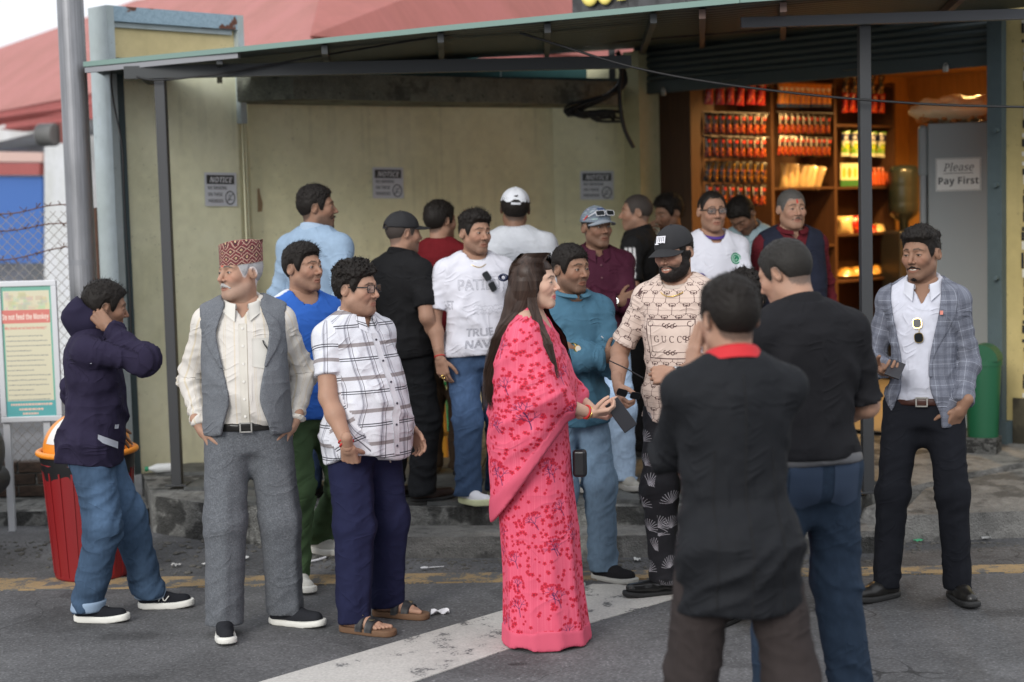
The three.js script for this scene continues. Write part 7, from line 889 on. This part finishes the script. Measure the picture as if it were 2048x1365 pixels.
// 14 man drinking from a cup
person({ id: 'P14', seed: 14, label: 'dark haired man in black T-shirt drinking from a cup', at: [1352, 880], floor: FL, yaw: -50, height: 1.70, skin: SK.dark, q: 1.3, head: [-8, 14, 0], hair: { top: .03, side: .014, back: .018, noise: .008, comb: [0, .2, -.4], len: .02 }, face: { stubble: .2 }, armR: { to: [-.05, 1.43, .19], bare: 1, pole: [-1, -.8, 0], dir: [.5, .5, .2], palm: [.6, -.2, -.7], pose: 'hold' }, armL: { cheap: 1 }, wear: [{ name: 't_shirt', mat: blk, ease: .014, hem: .84 }], pants: { mat: blk, cell: .018 }, shoes: { mat: leather, soleMat: blackRub },
  extra: api => { const c = solo('paper_cup', new THREE.CylinderGeometry(.03, .022, .08, 20), mat(lin(.5, .52, .42), .6), 'small paper cup held up by the drinking man', 'cup'); c.position.copy(V3(.012, 1.475, .175).applyMatrix4(api.G.matrixWorld)); c.rotation.set(.5, 0, .4); } });

// 15 man in white round-neck T-shirt
person({ id: 'P15', seed: 15, label: 'man with glasses in white T-shirt with purple neck, arms folded', at: [1432, 955], floor: FL, yaw: 14, height: 1.71, skin: SK.tan, q: 1.15, head: [-4, 0, 0], hair: { top: .008, side: .008, back: .008, noise: .003, recede: 2.2, up: .022, strands: 500, len: .007 }, face: { stubble: .2, nose: 1.12, jaw: .96 }, glasses: { mat: blackPl, lens: phys(lin(.8, .78, .76), .03, { transmission: 1 }), w: .025, h: .016 }, armL: { ...folded.L, bare: 1, to: [-.085, 1.13, .165] }, armR: { ...folded.R, bare: 1, to: [.09, 1.085, .205] }, footR: { x: -.24, z: .03, yaw: -24 },
  wear: [{ name: 't_shirt', mat: mat(lin(1, 1, 1), .88, { map: texZs }), ease: .014, hem: .84, cut: .74, sleeveW: [.06, .066, .06], rib: mat(lin(.07, .035, .22), .85), neck: .068 }], pants: { mat: denimDark, cell: .015 }, shoes: { mat: brownLeather, soleMat: blackRub }, extra: api => { for (const a of [api.arm.L, api.arm.R]) { const c = vmix(a.S, a.E, .73), n = vnorm(vsub(a.E, a.S)), m = put('sleeve_band', new THREE.TorusGeometry(.066, .006, 8, 32).scale(1, 1, 1.6), mat(lin(.07, .035, .22), .85), api.G); m.position.set(...c); m.quaternion.setFromUnitVectors(V3(0, 0, 1), V3(...n)); } } });

// 16 man looking down
person({ id: 'P16', seed: 16, label: 'man in pale blue shirt bowing his head by the shelves', at: [1512, 884], floor: FL, yaw: -22, height: 1.72, skin: SK.deep, q: 1.3, head: [-14, 48, 8], neckFwd: .05, lean: [10, 0, 0], hair: { top: .02, side: .012, back: .012, noise: .006 }, face: { stubble: .3 }, armL: { to: [.08, 1.05, .3], cheap: 1, bare: 1 }, armR: { to: [-.08, 1.05, .3], cheap: 1, bare: 1 }, wear: [{ name: 'shirt', mat: cloth(.28, .38, .42), ease: .018, hem: .84, collar: { mat: mat(lin(.3, .4, .44), .85) } }], pants: { mat: blk, cell: .02 }, shoes: { mat: leather, soleMat: blackRub } });

// 17 man with forehead mark and navy waistcoat
person({ id: 'P17', seed: 17, label: 'grey haired man with red forehead mark in navy waistcoat over maroon', at: [1588, 936], floor: FL, yaw: 10, height: 1.71, girth: 1.12, belly: .04, skin: SK.warm, q: 1.15, head: [4, 0, 0], hair: { top: .008, side: .006, back: .006, noise: .003, c: [.09, .085, .08], recede: .8, strands: 900, len: .006 }, moustache: { c: [.06, .05, .045], r: .0045 }, face: { fat: .6, nose: 1.2, stubble: .15, tilak: .062, squint: .3 }, armL: { to: [.26, .88, .05] }, armR: { to: [-.26, .88, .05] },
  wear: [{ name: 'shirt', mat: cloth(.10, .012, .018), sleeve: 'long', ease: .014, hem: .82, vneck: 1.39, sleeveW: [.062, .062, .045], collar: { mat: cloth(.1, .012, .018), h: .02, open: .5, point: .0 } }, { name: 'waistcoat', mat: cloth(.017, .02, .035), sleeve: 'none', ease: .030, hem: .86, drape: .9, fold: .006, neck: .078, open: b => b > 1.26 ? (b - 1.26) * .5 : .002 }], pants: { mat: blk, cell: .02 }, shoes: { mat: leather, soleMat: blackRub } });

// 18 bearded man in patterned T-shirt
person({ id: 'P18', seed: 18, label: 'bearded man in black cap and beige monogram T-shirt laughing', at: [1372, 1186], yaw: -27, height: 1.79, girth: 1.0, shoulder: .95, skin: SK.warm, head: [-12, 9, 3], lean: [3, 0, 0], cap: { mat: capBlack, pitch: 2, drop: .3, bend: 5, logo: cg => { const s = []; for (const [x, w, h, y] of [[-.021, .007, .034, 0], [-.011, .006, .028, .002], [0, .007, .034, 0], [.010, .006, .028, -.002], [.020, .007, .034, 0]]) s.push(rbox(w, h, .004, .0015, x, y, 0)); s.push(rbox(.05, .005, .004, .0015, 0, .015, .001), rbox(.046, .005, .004, .0015, 0, -.012, .001), rbox(.02, .006, .004, .0015, -.02, -.02, .001)); const l = put('emblem', merge(s), mat(lin(.7, .7, .74), .7), cg); l.position.set(0, .082, .0855); l.rotation.x = -.45; } }, hair: { top: 0, side: .006, back: .006, noise: .004 }, beard: { t: .0045 }, face: { smile: .8, stubble: .75, squint: .8, fat: .3 },
  armR: { to: [-.21, .985, .25], bare: 1, pole: [-.8, -.4, -.7], dir: [.35, -.75, .5], palm: [.7, -.1, -.5], pose: 'curl' }, armL: { to: [.07, 1.045, .28], bare: 1, pole: [1, -.4, -.5], dir: [-1, -.05, .15], palm: [0, -.35, -1], pose: 'pinch' }, watch: { side: 'L', strap: silver, case: silver, dial: darkGlass, face: [.1, .2, 1], r: .031 }, footR: { x: -.08, z: .06, yaw: -48 }, footL: { x: .14 },
  wear: [{ name: 't_shirt', mat: mat(lin(1, 1, 1), .88, { map: texMono }), ease: .018, drape: .7, hem: .81, cut: .85, sleeveW: [.058, .062, .060], fold: .010, armOff: .5, rib: mat(lin(.52, .44, .38), .88), neck: .066 }], pants: { mat: mat(lin(1, 1, 1), .9, { map: texLeaf }), r: [.098, .08, .066] }, shoes: { mat: mat(lin(.012, .012, .012), .2), soleMat: blackRub, high: .065, sole: .022 },
  extra: api => { sunglassesAt(api, [-.115, .955, .36], [25, 30, -30], 'black sunglasses dangling from the hands of the bearded man', { mat: blackPl, lens: darkGlass, noTemple: 1 }); put('dangling_arm', tube([V3(-.06, 1.03, .32), V3(-.13, 1.075, .35), V3(-.2, 1.11, .37)], .003, 8, 5), blackPl, api.G); put('neck_chain', tube([V3(...api.T(-.075, 1.45, .0)), V3(...api.T(-.05, 1.40, .09)), V3(...api.T(0, 1.385, .11)), V3(...api.T(.05, 1.40, .09)), V3(...api.T(.075, 1.45, 0))], .0025, 24, 5), gold, api.G); } });

// 19 man in black jacket, close to the camera
person({ id: 'P19', seed: 19, label: 'man in black jacket and red collar with his back turned, hands at his face', at: [1483, 1668], yaw: 188, height: 1.67, shoulder: .93, girth: .93, skin: SK.warm, head: [14, 4, 0], lean: [2, 0, 0], hair: { top: .022, side: .008, back: .009, noise: .006, strands: 2200, len: .010 }, face: {}, armL: { to: [.075, 1.385, .22], pole: [.35, -1, -.15], dir: [-.1, 1, .1], palm: [-.9, 0, .2], pose: 'flat', bare: 1 }, armR: { to: [.0, 1.37, .24], pole: [-.5, -1, 0], dir: [.15, 1, .1], palm: [.9, 0, 0], pose: 'flat', bare: 1 },
  wear: [{ name: 'shirt', mat: cloth(.45, .012, .018), sleeve: 'short', cut: .25, ease: .012, hem: .9, collar: { mat: mat(lin(.5, .014, .02), .75), h: .034, r: .066, dy: .004 } }, { name: 'jacket', mat: cloth(.012, .013, .0155, .75), sleeve: 'long', ease: .020, drape: .35, flare: .032, hem: .70, sleeveW: [.058, .060, .046], fold: .010, backSeam: mat(lin(.006, .006, .007), .9), neck: .074, cuffUp: .03, open: b => .03 + .08 * sst(1.1, 1.4, b), collar: { mat: cloth(.017, .018, .02, .75), h: .045, r: .078, open: 1.4, point: 0, dy: -.034 } }], pants: { mat: cloth(.035, .028, .027), r: [.1, .08, .074], fold: .012 }, shoes: { mat: leather, soleMat: blackRub }, footL: { x: .17, z: .08 }, footR: { x: -.21, z: -.10 } });

// 20 man in black polo shirt and jeans
person({ id: 'P20', seed: 20, label: 'man in black polo shirt and dark jeans with his back turned, head bent', at: [1620, 1446], yaw: 200, height: 1.77, girth: 1.1, shoulder: 1.08, skin: SK.warm, head: [30, 22, 0], neckFwd: .03, lean: [4, 0, 0], hair: { top: .009, side: .006, back: .006, noise: .004, c: [.022, .02, .018], strands: 1500, len: .006 }, face: {}, armR: { to: [-.17, 1.02, .25], pole: [-.6, -.3, -1], bare: 1, pose: 'hold' }, armL: { to: [.12, 1.08, .3], pole: [.8, -.5, -.5], bare: 1, pose: 'hold' },
  wear: [{ name: 'polo_shirt', mat: cloth(.012, .012, .014), ease: .020, drape: .45, tucked: 1, hem: .934, hemWave: .001, cut: .93, sleeveW: [.07, .068, .062], fold: .012, collar: { mat: cloth(.013, .013, .015), h: .04, open: .3 } }], pants: { name: 'jeans', mat: cloth(.020, .033, .055), denim: 1, r: [.1, .08, .068], fold: .014, pockets: mat(lin(.02, .036, .068), .9), belt: mat(lin(.06, .06, .065), .5), waist: .945 }, shoes: { mat: leather, soleMat: blackRub }, footL: { x: .12, z: .04 }, footR: { x: -.14, z: -.04 } });

// 21 smiling man in checked blazer
person({ id: 'P21', seed: 21, label: 'smiling man in grey checked blazer and black trousers holding a phone', at: [1850, 1194], yaw: -18, height: 1.75, shoulder: .87, girth: .9, skin: SK.dark, head: [-24, 2, 2], lean: [-2, 0, 0], hair: { top: .026, side: .004, back: .006, noise: .010, freq: 60, front: .3, strands: 1800, len: .011, stray: 1.2, lift: .6 }, moustache: { c: [.016, .012, .01], r: .004 }, goatee: 1, face: { smile: .9, squint: .7, stubble: .25, scalp: .4, nose: 1.05 },
  armR: { to: [-.165, 1.07, .20], pole: [-.35, -.3, -1], dir: [.35, -.1, .9], palm: [.5, .8, .1], pose: 'hold', bare: 1 }, armL: { to: [.172, .885, .085], pole: [.3, .2, -1], dir: [-.55, -.9, -.12], palm: [-.6, .2, -.6], pose: 'relaxed', bare: 1 }, footR: { x: -.17, z: .06, yaw: -42 }, footL: { x: .15, z: .03, yaw: 26 },
  wear: [{ name: 'shirt', mat: cloth(.52, .53, .60, .8), sleeve: 'short', cut: .25, tucked: 1, ease: .012, hem: .912, hemWave: .001, drape: .2, vneck: 1.345, fold: .010, sleeveW: [.055, .055, .038], collar: { mat: mat(lin(.54, .55, .61), .8), open: .95, point: .035 } }, { name: 'blazer', mat: mat(lin(1, 1, 1), .88, { map: texCheck }), sleeve: 'long', ease: .019, drape: .45, hem: .80, sleeveW: [.055, .057, .045], fold: .010, neck: .082, cuffUp: .025, openX: -.028, open: b => .062 + .050 * sst(1.05, 1.4, b) + .05 * sst(1.0, .82, b), lapel: b => .014 + .058 * sst(1.08, 1.32, b) * sst(1.46, 1.40, b) }],
  pants: { mat: cloth(.010, .011, .015), r: [.095, .074, .064], fold: .008, crease: 1, belt: brownLeather, waist: .925 }, shoes: { mat: leather, soleMat: blackRub, high: .09 },
  extra: api => { heldPhone(api, [-.10, 1.085, .315], [-65, 20, -8], 'black mobile phone held by the smiling man in the blazer'); sunglassesAt(api, api.surface(1.235, -.02, .03), [-4, 0, -84], 'gold rimmed sunglasses hooked on the shirt of the smiling man', { mat: gold, lens: darkGlass, noTemple: 1, w: .024, h: .021, round: .95 }); patch(api, 'lapel_pin', 1.315, .088, .013, .018, mat(lin(.6, .2, .15), .4), .046); } });

// 22 woman behind the man in the black jacket
person({ id: 'P22', seed: 22, label: 'woman in small checked top mostly hidden behind the man in black jacket', at: [1500, 1250], yaw: -30, height: 1.58, fem: 1, skin: SK.tan, q: 1.2, head: [0, 0, 0], hair: { top: .03, side: .022, back: .03, noise: .02, freq: 60, strands: 1500, len: .025, stray: 1.3, long: .08 }, face: { fem: 1 }, armR: { to: [-.17, 1.0, .14], pole: [-1, -.3, -.6], pose: 'curl', bare: 1 }, armL: { cheap: 1 }, bracelets: [{ side: 'R', mat: redThread, up: .0, t: .006 }], wear: [{ name: 'checked_top', mat: mat(lin(1, 1, 1), .88, { map: texHound }), sleeve: 'long', ease: .02, hem: .72, drape: .9, sleeveW: [.062, .064, .05], cuffUp: .05 }], pants: { mat: cloth(.02, .02, .03), r: [.1, .09, .085] }, shoes: { mat: leather, soleMat: blackRub } });
renderer.render(scene, camera);
